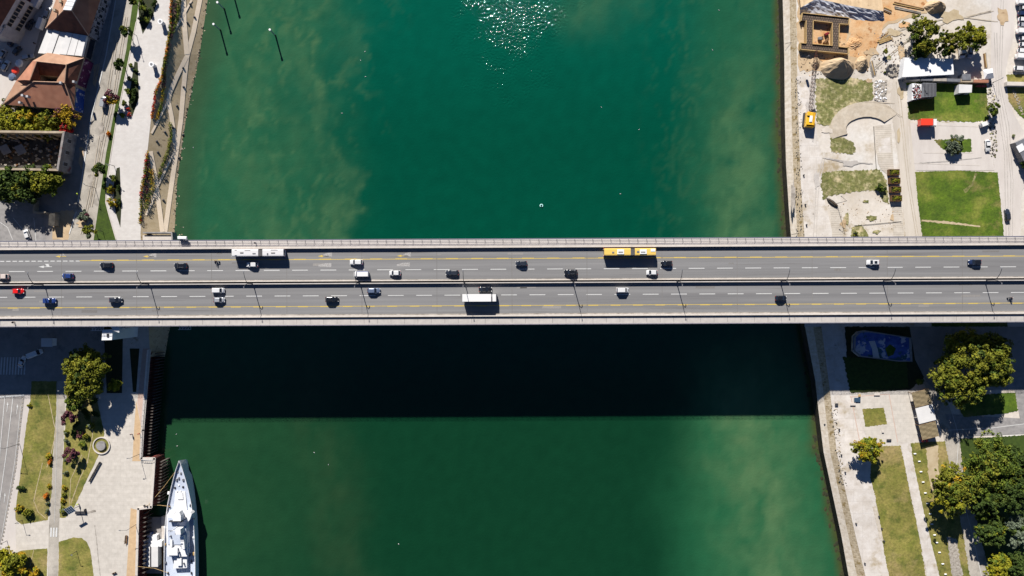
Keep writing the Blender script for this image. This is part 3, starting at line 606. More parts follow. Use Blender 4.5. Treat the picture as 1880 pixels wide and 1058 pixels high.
# ------------------------------------------------------------------ bridge (local u along, v across, origin on deck level)
BR = 0.0048
SD = S(DZ)
bridge = empty('bridge', (0, 0, 0), BR, 'wide grey road bridge with two separate carriageways spanning the whole river', 'bridge')
def V(yc): return (529 - yc) / SD
def U(px): return (px - 940) / SD
def BW(px, yreal, z=DZ):                                   # real pixel of a thing standing on the deck -> world
    return P(px, yreal, z)
UL = 270
def bar(mb, y0, y1, z0, z1, m, u0=-UL, u1=UL):
    a, b = V(y0), V(y1); mb.box(((u0 + u1) / 2, (a + b) / 2, (z0 + z1) / 2), (u1 - u0, abs(a - b), z1 - z0), m)
for y0, y1 in ((438, 515.2), (518.2, 596.2)):
    mb = MB(); bar(mb, y0, y1, DZ - .5, DZ - .02, 'concrete_grey'); child(mb, 'deck_slab', bridge)
    mb = MB(); c = V((y0 + y1) / 2); mb.loft([[(u, c - 6.2, DZ - .5), (u, c + 6.2, DZ - .5), (u, c + 5.9, DZ - 5.4), (u, c - 5.9, DZ - 5.4)] for u in (-UL, UL)], 'girder')
    for k in range(-52, 53):
        for s_ in (-1, 1): mb.loft([[(k * 5 - .1, c + s_ * 6.1, DZ - .5), (k * 5 + .1, c + s_ * 6.1, DZ - .5), (k * 5 + .1, c + s_ * 6.0, DZ - 3), (k * 5 - .1, c + s_ * 6.0, DZ - 3)], [(k * 5 - .1, c + s_ * 7.2, DZ - .5), (k * 5 + .1, c + s_ * 7.2, DZ - .5), (k * 5 + .1, c + s_ * 7.2, DZ - .8), (k * 5 - .1, c + s_ * 7.2, DZ - .8)]], 'girder')
    child(mb, 'girder', bridge)
    for sx in (-1, 1):
        mb = MB(); x1, x0 = sx * 105, sx * 128
        mb.loft([[(x1 - 1.5, c - 2, DZ - 3.5), (x1 + 1.5, c - 2, DZ - 3.5), (x1 + 1.5, c + 2, DZ - 3.5), (x1 - 1.5, c + 2, DZ - 3.5)], [(x0 - 1, c - 1.6, -9), (x0 + 1, c - 1.6, -9), (x0 + 1, c + 1.6, -9), (x0 - 1, c + 1.6, -9)]], 'girder')
        child(mb, 'pier_leg', bridge)
mb = MB(); bar(mb, 515.2, 518.2, DZ - .9, DZ - .7, 'steel_dark'); child(mb, 'median_trough', bridge)
for y0, y1 in ((455, 513.4), (520.1, 578)):
    mb = MB(); bar(mb, y0, y1, DZ - .02, DZ, 'asphalt_deck'); child(mb, 'carriageway', bridge)
mb = MB(); bar(mb, 438.3, 450.2, DZ, DZ + .15, 'footway')
for k in range(-85, 86): mb.box((k * 3.17, V(444.6), DZ + .152), (.07, 1.5, .008), 'steel_dark')
child(mb, 'footway', bridge)
mb = MB(); bar(mb, 583.2, 595.6, DZ, DZ + .15, 'footway_warm')
for k in range(-57, 58): mb.box((k * 4.75, V(588.9), DZ + .152), (.07, 1.7, .008), 'steel_dark')
child(mb, 'footway', bridge)
for y0, y1, h, m in ((450.2, 455, .98, 'concrete'), (513.3, 515.2, .22, 'concrete'), (518.2, 520.1, .95, 'footway_warm'), (577.6, 578.9, .2, 'footway_warm'), (578.9, 580.9, .75, 'concrete')):
    mb = MB(); bar(mb, y0, y1, DZ - .02, DZ + h, m); child(mb, 'parapet', bridge)
mb = MB(); bar(mb, 512.2, 513.3, DZ, DZ + .03, 'concrete_dirty'); bar(mb, 575.6, 577.6, DZ, DZ + .02, 'concrete_dirty'); child(mb, 'gutter', bridge)
for yc, h, sp, th in ((439.6, 1.1, 3.17, .08), (449.2, 1.0, 3.17, .08), (595, 1.1, 3.17, .08)):
    mb = MB(); v = V(yc)
    n = int(UL / sp)
    for k in range(-n, n + 1): mb.box((k * sp, v, DZ + .15 + h / 2), (.09, .09, h), 'rail_grey')
    for z in (h, h * .66, h * .33): mb.box((0, v, DZ + .15 + z), (2 * UL, th if z == h else .05, .07), 'rail_grey')
    child(mb, 'railing', bridge)
mb = MB(); bar(mb, 438, 438.9, DZ - .02, DZ + .3, 'rail_grey'); bar(mb, 595.7, 596.3, DZ - .3, DZ + .25, 'rail_grey'); child(mb, 'edge_beam', bridge)
zz = DZ + .006
def dashes(name, start, period, length, yc, wpx, m, x0, x1, z=0.0):
    mb = MB(); k = int((x0 - start) / period) - 1
    while start + k * period < x1:
        a = start + k * period; b = a + length
        if b > x0:
            a = max(a, x0); h = wpx / SD / 2; v = V(yc)
            one = MB() if -20 < a < 1900 or b - a > 500 else mb
            one.poly([(U(a), v - h, zz + z), (U(b), v - h, zz + z), (U(b), v + h, zz + z), (U(a), v + h, zz + z)], m)
            if one is not mb: child(one, name, bridge)
        k += 1
    if mb.f: child(mb, name, bridge)['kind'] = 'stuff'
dashes('lane_marking', 744.5, 52, 29, 494.4, 1.25, 'paint_white', -400, 2300)
dashes('lane_marking', 712, 52, 29, 541.6, 1.25, 'paint_white', -400, 2300)
dashes('lane_marking', 0, 11.6, 8, 475.6, 1.5, 'paint_white', -200, 146)
dashes('bus_lane_line', 146, 4000, 3900, 474.9, 1.1, 'paint_yellow', 146, 2300)
dashes('bus_lane_line', -500, 4000, 3900, 561.0, 1.0, 'paint_yellow', -500, 2300)
dashes('bus_lane_dash', 168, 46.5, 22, 474.6, 2.0, 'paint_yellow', 150, 2300, .004)
dashes('bus_lane_dash', 711, 41, 18, 561.3, 2.0, 'paint_yellow', -300, 2300, .004)
rnd = random.Random(77)
for k in range(-9, 10):
    for y0, y1 in ((455.3, 512.4), (520.3, 577)):
        mb = MB(); u = k * 26.5; a_, b_ = V(y0), V(y1); mb.box((u, (a_ + b_) / 2, DZ + .002), (.16, abs(a_ - b_), .008), 'patch_dark'); child(mb, 'expansion_joint', bridge)
for k in range(26):
    u = rnd.uniform(-190, 190); yy = rnd.choice((466, 484, 503, 531, 551, 569)); l_ = rnd.uniform(1.5, 7); mb = MB(); v = V(yy + rnd.uniform(-3, 3)); w_ = rnd.uniform(.3, 1.1)
    mb.poly([(u, v, zz - .003), (u + l_, v + rnd.uniform(-.1, .1), zz - .003), (u + l_, v + w_, zz - .003), (u + rnd.uniform(0, .3), v + w_, zz - .003)], rnd.choice(('patch_dark', 'patch_light'))); child(mb, 'asphalt_patch', bridge)
def arrow(px, py, m, sc=1.0, turn=0, block=False):
    u, v = U(px), (529 - py - (px - 940) * .0048) / SD; mb = MB()
    if block: mb.poly([(u - 2.6 * sc, v - .5, zz), (u + 2.4 * sc, v - .7, zz), (u + 2.5 * sc, v + .75, zz), (u - .5 * sc, v + .6, zz), (u - 2.6 * sc, v + .1, zz)], m)
    else:
        mb.poly([(u - 2.4 * sc, v, zz), (u - .4 * sc, v + .42, zz), (u - .4 * sc, v - .42, zz)], m)
        mb.poly([(u - .4 * sc, v - .09, zz), (u + 2.4 * sc, v - .09, zz), (u + 2.4 * sc, v + .09, zz), (u - .4 * sc, v + .09, zz)], m)
        if turn: mb.poly([(u + .6 * sc, v + .09, zz), (u + 1.6 * sc, v + .09, zz), (u + 1.2 * sc, v + .9, zz), (u + 1.9 * sc, v + 1.0, zz), (u, v + 1.0, zz), (u + .3 * sc, v + .6, zz)], m)
    child(mb, 'road_arrow', bridge)
arrow(83, 490, 'paint_white', 1, 1); arrow(112, 471, 'paint_yellow', .8, 0); arrow(114, 469, 'paint_worn', .5, 1)
arrow(273, 471, 'paint_yellow', .8, 0); arrow(281, 469, 'paint_worn', .5, 0, True)
arrow(594, 470.5, 'paint_yellow', .8, 0); arrow(602, 468, 'paint_worn', .6, 0, True); arrow(597, 487, 'paint_worn', .9, 0, True)
arrow(739, 470, 'paint_yellow', .8, 0); arrow(748, 467.5, 'paint_worn', .5, 0, True); arrow(741, 486, 'paint_worn', .9, 0, True)
# ------------------------------------------------------------------ median lamp posts
ORD = ['leftmost', 'second from the left', 'third from the left', 'fourth from the left', 'fifth from the left', 'sixth from the left', 'fourth from the right', 'third from the right', 'second from the right', 'rightmost']
lampx = [79, 273, 463, 660, 853, 1052, 1243, 1434, 1622, 1811]
lp = None
for i, x in enumerate(lampx):
    if lp is None:
        lp = empty('street_lamp')
        child(MB().tube([(0, 0, 0), (0, 0, 4.2)], .17, 'steel_dark', 8, .12).box((0, 0, .15), (.45, .3, .3), 'steel_dark'), 'pole', lp)
        child(MB().tube([(0, 0, 4.0), (0, .9, 5.6), (0, 2.2, 6.8), (0, 3.7, 7.6)], .11, 'steel_dark', 6, .08), 'arm', lp)
        child(MB().tube([(0, 0, 4.0), (0, -.2, 5.6), (0, -.6, 6.9), (0, -1.0, 7.5)], .11, 'steel_dark', 6, .08), 'arm', lp)
        for y in (4.0, -1.3):
            h = child(MB().box((0, y, 7.58), (.3, .65, .12), 'steel', 0, .04), 'lamp_head', lp)
            child(MB().box((0, y, 7.5), (.24, .55, .03), 'lamp_clear'), 'lens', h)
        o = lp
    else: o = copy_tree(lp)
    put(o, P(x, 518.8 - (x - 940) * .0048, DZ + .9), BR, 'double-armed grey lamp post on the bridge median, %s of the row' % ORD[i], 'lamp posts on the bridge median', 'street lamp')
# ------------------------------------------------------------------ vehicles
def ring_sec(x, w, z0, zt, crown=.03):
    return [(x, -w * .9, z0), (x, -w, z0 + .18), (x, -w, zt - .14), (x, -w * .93, zt - .02), (x, -w * .5, zt + crown * .7), (x, 0, zt + crown), (x, w * .5, zt + crown * .7), (x, w * .93, zt - .02), (x, w, zt - .14), (x, w, z0 + .18), (x, w * .9, z0)]
SPECS = dict(
    hatch=(4.0, .88, 1.48, .82, .95, 1.15, .35, -1.35, -1.85, .92, .90),
    sedan=(4.6, .90, 1.43, .78, .92, 1.0, .25, -1.05, -1.65, .92, .88),
    suv=(4.6, .95, 1.68, .98, 1.08, 1.15, .5, -1.75, -2.15, 1.05, 1.0),
    wagon=(4.6, .90, 1.48, .80, .93, 1.1, .35, -1.75, -2.12, .95, .92),
    mpv=(4.4, .90, 1.75, .95, 1.05, 1.5, .85, -1.8, -2.08, 1.02, 1.0))
WH = {}
def wheels(t, L, w, r=.32, xs=None, tw=.22):
    for x in (xs or (L / 2 - .85, -L / 2 + .8)):
        for s in (-1, 1):
            key = (r, tw)
            if key not in WH:
                mb = MB(); n = 14; mb.tube([(0, -tw / 2, 0), (0, tw / 2, 0)], r, 'rubber', n)
                o = child(mb, 'wheel', t, False)
                ri = child(MB().tube([(0, -tw / 2 - .01, 0), (0, tw / 2 + .01, 0)], r * .6, 'steel', 10), 'rim', o); WH[key] = (o, ri)
            else:
                o = WH[key][0].copy(); COL.objects.link(o); o.parent = t; ALLKIDS.setdefault(t, []).append(o)
                ri = WH[key][1].copy(); COL.objects.link(ri); ri.parent = o; ALLKIDS.setdefault(o, []).append(ri)
            o.location = (x, s * (w - tw / 2 - .0), r)
def car(name, kind, m, roof=None, bars=False, pickup=False):
    L, w, H, hz0, hz, xc, xt, rt, rb, dz, dk = SPECS[kind]; h = L / 2; t = empty(name)
    mb = MB()
    st = [(h, w * .66, .32, .52), (h - .10, w * .84, .24, .66), (h - .42, w * .96, .2, hz0 - .04), (xc + .2, w, .2, hz), (xc - .1, w, .2, hz + .02), (0, w, .2, dz), (rb + .1, w, .2, dz)]
    if kind == 'sedan' or pickup: st += [(-h + .3, w * .97, .2, dk), (-h + .06, w * .9, .26, dk - .08), (-h, w * .8, .32, dk - .3)]
    else: st += [(-h + .12, w * .96, .24, dk), (-h, w * .86, .32, dk - .22)]
    mb.loft([ring_sec(*s) for s in st], m); child(mb, 'body', t, True)
    # glasshouse
    zt = H - .06; g = MB(); iw = w * .80; bw = w * .93
    B = [(xc, bw * .82, hz), (xc - .35, bw, hz), (rb + .25, bw, dz), (rb, bw * .86, dz)]
    T = [(xt, iw * .86, zt), (xt - .25, iw, zt + .0), (rt + .2, iw, zt), (rt, iw * .9, zt - .02)]
    bl = [(x, y, z) for x, y, z in B] + [(x, -y, z) for x, y, z in B[::-1]]; tl = [(x, y, z) for x, y, z in T] + [(x, -y, z) for x, y, z in T[::-1]]
    g.loft([bl, tl], 'glass'); child(g, 'windows', t)
    r = MB(); rl = [(x + (.02 if x > 0 else -.02), y * 1.03, z) for x, y, z in tl]; r2 = [(x * .93 + .02 * (x > 0), y * .88, z + .065) for x, y, z in tl]
    r.loft([rl, r2], roof or m)
    for s in (-1, 1): # pillars
        for a, b in (((xc - .05, s * bw * .9, hz), (xt - .06, s * iw * .96, zt)), ((rb + .12, s * bw * .94, dz), (rt + .1, s * iw * .97, zt)), (((xt + rt) / 2, s * bw * .99, (hz + dz) / 2), ((xt + rt) / 2, s * iw * 1.0, zt))): r.tube([a, b], .045, m, 4)
    child(r, 'roof', t)
    if bars:
        for s in (-1, 1): child(MB().tube([(xt - .3, s * iw * .82, zt + .1), (rt + .3, s * iw * .82, zt + .1)], .03, 'steel', 4), 'roof_rail', t)
    for s in (-1, 1):
        child(MB().box((h - .13, s * w * .68, .62), (.22, .32, .14), 'lamp_clear', s * -.3), 'headlight', t)
        child(MB().box((-h + .07, s * w * .74, .78), (.14, .26, .16), 'lamp_red'), 'tail_light', t)
        child(MB().box((xc - .32, s * (w + .09), hz + .06), (.12, .2, .13), m, 0, .03), 'mirror', t)
    wheels(t, L, w); return t
def van(name, m, side=None, L=5.3, w=.98, H=2.25, roofm=None):
    h = L / 2; t = empty(name); mb = MB()
    st = [(h, w * .72, .35, .7), (h - .12, w * .88, .28, .95), (h - .75, w * .97, .25, 1.15), (h - .95, w, .25, 1.2), (-h + .06, w, .25, 1.25), (-h, w * .95, .3, 1.2)]
    mb.loft([ring_sec(*s) for s in st], m); child(mb, 'body', t, True)
    mb = MB(); x0 = h - 1.35
    mb.loft([[(x, -w, 1.1), (x, -w * .93, H - .18), (x, -w * .8, H), (x, w * .8, H), (x, w * .93, H - .18), (x, w, 1.1)] for x in (x0, -h + .04)], side or m); mb.box(((x0 - h) / 2, 0, H), (x0 + h - .1, w * 1.66, .05), roofm or m); child(mb, 'cargo_body', t)
    child(MB().box(((x0 - h) / 2, w + .0, .75), (x0 + h - .5, .03, .7), side or m).box(((x0 - h) / 2, -w - .0, .75), (x0 + h - .5, .03, .7), side or m), 'side_panel', t)
    mb = MB(); mb.loft([[(h - .8, -w * .88, 1.17), (x0 + .02, -w * .99, 1.17), (x0 + .02, w * .99, 1.17), (h - .8, w * .88, 1.17)], [(x0 + .22, -w * .78, H - .12), (x0 + .02, -w * .86, H - .1), (x0 + .02, w * .86, H - .1), (x0 + .22, w * .78, H - .12)]], 'glass'); child(mb, 'windscreen', t)
    for s in (-1, 1):
        child(MB().box((h - .14, s * w * .7, .75), (.2, .3, .18), 'lamp_clear', s * -.3), 'headlight', t)
        child(MB().box((-h + .03, s * w * .9, 1.0), (.08, .12, .4), 'lamp_red'), 'tail_light', t)
        child(MB().box((x0 + .35, s * (w + .16), 1.35), (.12, .28, .2), m, 0, .03), 'mirror', t)
    wheels(t, L, w, .35); return t
def bus(name, m, acc, roofunits, low):
    t = empty(name); w = 1.27; H = 3.05
    def shell(x0, x1, nm):
        mb = MB(); sec = lambda x, k=1: [(x, -w * k, .35), (x, -w * k, H - .3), (x, -w * k + .15, H - .06), (x, -w * .6, H), (x, w * .6, H), (x, w * k - .15, H - .06), (x, w * k, H - .3), (x, w * k, .35)]
        rings = [sec(x0), sec(x1)]
        if x1 > 8: rings = [sec(x0), sec(x1 - .35), sec(x1, .94)]
        if x0 < -8: rings = [sec(x0, .97), sec(x0 + .2), sec(x1)]
        mb.loft(rings, m); b = child(mb, nm, t)
        g = MB()
        for s in (-1, 1): g.box(((x0 + x1) / 2, s * (w + .004), 1.85), (x1 - x0 - .8, .02, 1.0), 'glass')
        child(g, 'window_band', t); a = MB()
        for s in (-1, 1): a.box(((x0 + x1) / 2, s * (w + .006), .8), (x1 - x0 - .3, .02, .7), low)
        child(a, 'side_panel', t); return b
    shell(-.2, 9.0, 'front_body'); shell(-9.0, -1.7, 'rear_body')
    mb = MB()
    for k in range(8): mb.box((-1.6 + k * .19, 0, 1.7), (.1, 2.3 if k % 2 else 2.42, 2.5), 'concrete_grey' if k % 2 else 'steel_dark')
    mb.box((-.95, 0, 1.7), (1.5, 2.2, 2.4), 'steel_dark'); child(mb, 'bellows', t)
    child(MB().box((9.0, 0, 1.95), (.05, 2.1, 1.5), 'glass'), 'windscreen', t); child(MB().box((-9.01, 0, 2.1), (.05, 1.8, .9), 'glass'), 'rear_window', t)
    for x, y, lx, ly, mm, hh in roofunits: child(MB().box((x, y, H + hh / 2), (lx, ly, hh), mm, 0, .05), 'roof_unit', t)
    for s in (-1, 1):
        child(MB().box((9.06, s * .95, .8), (.06, .35, .2), 'lamp_clear'), 'headlight', t); child(MB().box((-9.03, s * 1.05, 1.0), (.05, .2, .5), 'lamp_red'), 'tail_light', t)
        child(MB().tube([(8.9, s * 1.2, 2.7), (9.25, s * 1.45, 2.6), (9.2, s * 1.5, 2.1)], .05, acc, 5), 'mirror', t)
    wheels(t, 18, w - .04, .48, (6.3, .9, -5.6), .3); return t
def lorry(name, box_m, cab_m, L=11.4, W=1.25, H=4.0, cabL=1.9, refr=False):
    t = empty(name); h = L / 2; bx1 = h - cabL - .35; mb = MB(); mb.box(((bx1 - h) / 2, 0, (1.1 + H) / 2), (bx1 + h, W * 2, H - 1.1), box_m, 0, .04); child(mb, 'cargo_box', t)
    child(MB().box((-.2, 0, .85), (L - .8, .9, .3), 'steel_dark'), 'chassis', t)
    mb = MB(); x0, x1 = h - cabL, h; Hc = min(H - .25, 3.0)
    mb.loft([[(x, -W * k, .45), (x, -W * k, zz_), (x, W * k, zz_), (x, W * k, .45)] for x, k, zz_ in ((x0, .97, Hc), (x1 - .35, .97, Hc), (x1 - .02, .93, Hc * .58), (x1, .9, .9))], cab_m); child(mb, 'cab', t)
    mb = MB(); mb.poly([(x1 - .33, -W * .86, Hc - .12), (x1 - .33, W * .86, Hc - .12), (x1 + .005, W * .86, Hc * .6), (x1 + .005, -W * .86, Hc * .6)], 'glass'); child(mb, 'windscreen', t)
    if refr: child(MB().box((bx1 + .12, 0, H - .7), (.5, 1.6, .9), 'metal_white', 0, .06), 'cooling_unit', t)
    for s in (-1, 1):
        child(MB().box((x1 + .01, s * W * .7, .7), (.05, .4, .2), 'lamp_clear'), 'headlight', t); child(MB().box((-h + .0, s * W * .8, 1.0), (.06, .3, .16), 'lamp_red'), 'tail_light', t)
        child(MB().box((x1 - .3, s * (W + .18), 2.0), (.14, .28, .5), 'steel_dark'), 'mirror', t)
    wheels(t, L, W - .05, .46, (h - 1.1, -h + 1.4, -h + 2.5) if L > 8 else (h - 1.1, -h + 1.2), .3); return t
BP = BR
def onb(o, x, y, west, H, lab, cat='car', grp='vehicles crossing the bridge'):
    p = P(x, y, DZ + H * .55); put(o, (p.x, p.y, DZ + .004), BP + (math.pi if west else 0), lab, grp, cat)
g = onb
g(car('hatchback', 'hatch', 'paint_car_beige'), 5, 508, 1, 1.5, 'pale beige car cut by the left edge of the picture in the upper carriageway')
g(car('hatchback', 'hatch', 'paint_car_blue'), 124, 507, 1, 1.5, 'bright blue hatchback alone in the lane next to the median at left')
g(car('hatchback', 'wagon', 'paint_car_black'), 195, 487, 1, 1.5, 'black car in the upper carriageway between the blue hatchback and the black estate with rails')
g(car('estate_car', 'suv', 'paint_car_black', bars=True), 331, 488, 1, 1.6, 'black off-road estate with silver roof rails just ahead of the motorcycle and white bus')
g(car('hatchback', 'hatch', 'paint_car_white'), 463, 486, 1, 1.5, 'small white hatchback driving in the shadow of the white bus')
g(car('sedan', 'wagon', 'paint_car_white'), 654, 481.5, 1, 1.5, 'white car directly above the white and blue van')
g(van('van', 'paint_lorry_white', 'paint_van_blue'), 663, 503.5, 1, 2.2, 'white roofed van with bright blue sides next to the median', 'van')
g(car('hatchback', 'hatch', 'paint_car_white'), 725, 501.5, 1, 1.5, 'white hatchback behind the white and blue van')
g(car('sedan', 'wagon', 'paint_car_charcoal'), 830, 501, 1, 1.5, 'dark charcoal car beside the median just left of the fifth lamp post')
g(car('hatchback', 'hatch', 'paint_car_charcoal'), 957, 484, 1, 1.5, 'black hatchback in the middle lane near the centre of the bridge')
g(car('off_roader', 'suv', 'paint_car_black', bars=True), 1048, 500, 1, 1.7, 'black off-roader passing under the lamp head right of centre')
g(car('hatchback', 'hatch', 'paint_car_white'), 1197, 500.5, 1, 1.5, 'white hatchback below the rear of the yellow bus')
g(car('hatchback', 'hatch', 'paint_car_black'), 1224, 483.5, 1, 1.5, 'black hatchback right behind the yellow bus')
o = car('hatchback', 'wagon', 'paint_car_white'); child(MB().box((-.65, 0, 1.50), (1.0, .95, .05), 'glass'), 'sunroof', o)
g(o, 1603, 482, 1, 1.5, 'white car with a black sunroof alone on the right part of the bridge')
g(car('hatchback', 'wagon', 'paint_car_navy', roof='paint_car_black'), 1790, 481.5, 1, 1.5, 'dark navy car with black roof near the right edge of the bridge')
g(car('hatchback', 'hatch', 'paint_car_red', roof='paint_car_red'), 33, 535, 0, 1.5, 'bright red car at the left end of the lower carriageway')
g(car('suv', 'suv', 'paint_car_blue'), 90, 552.5, 0, 1.7, 'deep blue family car in the lower carriageway just behind the red car', 'car')
g(car('hatchback', 'wagon', 'paint_car_charcoal'), 212, 551, 0, 1.5, 'dark grey car in the lower carriageway between blue and white cars')
g(car('small_van', 'mpv', 'paint_car_white'), 400, 533.5, 0, 1.8, 'white small van beside the median, upper of the two side by side', 'van')
g(car('sedan', 'hatch', 'paint_car_silver'), 402, 551, 0, 1.5, 'silver car directly below the white small van')
g(car('suv', 'suv', 'paint_car_black'), 609, 550, 0, 1.7, 'black off-roader in the lower carriageway near the fourth lamp shadow')
g(car('hatchback', 'wagon', 'paint_car_slate'), 686, 534, 0, 1.5, 'slate blue car next to the median in the lower carriageway')
g(car('sedan', 'sedan', 'paint_car_black'), 891, 531.5, 0, 1.4, 'black car directly above the long white lorry')
g(car('minivan', 'mpv', 'paint_car_white'), 1143, 533, 0, 1.8, 'white minivan next to the median in the lower carriageway right of centre', 'minivan')
g(car('hatchback', 'hatch', 'paint_car_black'), 1434, 547.5, 0, 1.5, 'black hatchback between two lamp shadows in the lower carriageway at right')
g(bus('articulated_bus', 'paint_bus_white', 'paint_bus_white', [(5.5, 0, 1.2, .5, 'concrete_grey', .12), (7.6, .9, .8, .12, 'steel_dark', .06), (7.6, -.9, .8, .12, 'steel_dark', .06), (3.5, -.8, 2, .2, 'concrete_grey', .06), (1.2, .3, 1.1, .4, 'steel', .1), (-5.4, .1, 1.4, .45, 'concrete_grey', .12), (-5.8, -.9, 2.4, .2, 'concrete_grey', .06), (-3.5, .5, .5, .7, 'steel', .08)], 'paint_bus_red'), 475.5, 464.5, 1, 3.0, 'white articulated city bus in the bus lane', 'bus')
g(bus('articulated_bus', 'paint_bus_yellow', 'paint_box_red', [(3.3, 0, 2.4, 1.7, 'metal_white', .2), (3.3, .1, 1.6, .5, 'concrete_grey', .28), (5.9, .2, .8, .6, 'steel', .1), (-4.6, 0, 2.4, 1.6, 'metal_white', .2), (-4.5, .1, 1.6, .45, 'concrete_grey', .28), (-2.8, 0, .9, .7, 'steel', .1), (-8.0, -.5, 1.6, 1.0, 'metal_white', .12)], 'paint_box_red'), 1155.5, 463, 1, 3.0, 'yellow articulated city bus in the bus lane', 'bus')
g(lorry('lorry', 'paint_lorry_white', 'paint_lorry_white', 12.0, 1.3, 4.0, 1.6, False), 881, 547, 0, 3.8, 'long white box lorry in the lower carriageway', 'lorry')
# ------------------------------------------------------------------ people and motorcycles
def person(pose, top, legs, loc, rz, lab, skin='skin', grp=None, hairm='hair'):
    """one continuous skinned body: standing / walking / riding"""
    if pose == 'ride':
        J = dict(pel=(0, 0, .85), chest=(.18, 0, 1.22), neck=(.26, 0, 1.42), head=(.30, 0, 1.56), crown=(.30, 0, 1.72), knee=(.42, .2, .78), ank=(.12, .24, .40), toe=(.30, .26, .34), elb=(.42, .30, 1.12), wr=(.66, .27, 1.06))
    elif pose == 'walk':
        J = dict(pel=(0, 0, .92), chest=(.03, 0, 1.28), neck=(.04, 0, 1.46), head=(.05, 0, 1.60), crown=(.05, 0, 1.75), knee=(.12, .1, .50), ank=(.06, .1, .09), toe=(.24, .11, .04), elb=(.02, .27, 1.12), wr=(.16, .28, .90))
    else:
        J = dict(pel=(0, 0, .92), chest=(0, 0, 1.28), neck=(0, 0, 1.46), head=(.02, 0, 1.60), crown=(.02, 0, 1.75), knee=(.03, .11, .50), ank=(0, .11, .09), toe=(.17, .13, .04), elb=(-.02, .27, 1.12), wr=(.08, .28, .88))
    vs = []; es = []; rad = []
    def add(p, r, par=None):
        vs.append(p); rad.append(r); i = len(vs) - 1
        if par is not None: es.append((par, i))
        return i
    pel = add(J['pel'], .15); ch = add(J['chest'], .17, pel); nk = add(J['neck'], .06, ch); hd = add(J['head'], .095, nk); cr = add(J['crown'], .06, hd)
    add((J['head'][0] + .11, 0, J['head'][2] - .01), .018, hd)
    for s in (-1, 1):
        kx = -1 if (pose == 'walk' and s < 0) else 1
        k = add((J['knee'][0] * kx, s * J['knee'][1], J['knee'][2]), .075, pel); a = add((J['ank'][0] + (-.22 if kx < 0 else 0), s * J['ank'][1], J['ank'][2]), .05, k)
        add((J['toe'][0] + (-.22 if kx < 0 else 0), s * J['toe'][1], J['toe'][2]), .04, a)
        sh = add((J['chest'][0], s * .19, J['chest'][2] + .1), .065, ch); e = add((J['elb'][0], s * J['elb'][1], J['elb'][2]), .045, sh); wv = Vector((J['wr'][0], s * J['wr'][1], J['wr'][2])); wr = add(tuple(wv), .03, e)
        d = (wv - Vector((J['elb'][0], s * J['elb'][1], J['elb'][2]))).normalized(); sd = Vector((0, 1, 0)); pm = add(tuple(wv + d * .06), .032, wr)
        for f, ln in ((-1.5, .075), (-.5, .09), (.5, .085), (1.5, .07)):
            b = add(tuple(wv + d * .10 + sd * f * .02), .010, pm); add(tuple(wv + d * (.10 + ln * .8) + sd * f * .022 + Vector((.015, 0, -.015))), .008, b)
        th = add(tuple(wv + d * .05 + sd * (-s) * .035), .011, pm); add(tuple(wv + d * .09 + sd * (-s) * .055), .009, th)
    me = bpy.data.meshes.new('person'); me.from_pydata([Vector(v) for v in vs], es, []); me.update()
    o = bpy.data.objects.new('person', me); COL.objects.link(o); me.materials.append(MATS['skin'])
    md = o.modifiers.new('skin', 'SKIN'); sd_ = me.skin_vertices[0].data if me.skin_vertices else None
    if sd_ is None:
        bm = bmesh.new(); bm.from_mesh(me); bm.verts.layers.skin.verify(); bm.to_mesh(me); bm.free(); sd_ = me.skin_vertices[0].data
    for i, r in enumerate(rad): sd_[i].radius = (r, r)
    sd_[0].use_root = True
    sub = o.modifiers.new('sub', 'SUBSURF'); sub.levels = 1; sub.render_levels = 1
    # clothes and hair as fitted shells
    c = J['chest']; p_ = J['pel']
    def shell(a, b, ra, rb, m, nm, sy=1.25):
        mb = MB(); a, b = Vector(a), Vector(b); rings = []
        for t, k in ((0, .9), (.15, 1), (.5, 1), (.85, 1.02), (1, .8)):
            q = a.lerp(b, t); r = (ra + (rb - ra) * t) * k; rings.append([(q.x + r * math.cos(x) * .85, q.y + r * math.sin(x) * sy, q.z) for x in [2 * math.pi * i / 12 for i in range(12)]])
        mb.loft(rings, m); child(mb, nm, o, True)
    shell((p_[0], 0, p_[2] - .05), (c[0], 0, c[2] + .18), .175, .2, top, 'jacket')
    for s in (-1, 1):
        kx = -1 if (pose == 'walk' and s < 0) else 1; kn = (J['knee'][0] * kx, s * J['knee'][1], J['knee'][2]); an = (J['ank'][0] + (-.22 if kx < 0 else 0), s * J['ank'][1], J['ank'][2])
        child(MB().tube([(p_[0], s * .09, p_[2] - .02), kn, an], .105, legs, 8, .075), 'trouser_leg', o)
        child(MB().tube([(c[0], s * .17, c[2] + .12), (J['elb'][0], s * J['elb'][1], J['elb'][2]), (J['wr'][0], s * J['wr'][1], J['wr'][2])], .085, top, 8, .055), 'sleeve', o)
    h = J['head']; mb = MB(); mb.dome((h[0] - .015, 0, h[2]), (.115, .105), .19, hairm, 10, 3); child(mb, 'helmet' if pose == 'ride' else 'hair', o, True)
    o.location = loc; o.rotation_euler = (0, 0, rz); tag(o, lab, 'person', grp); return o
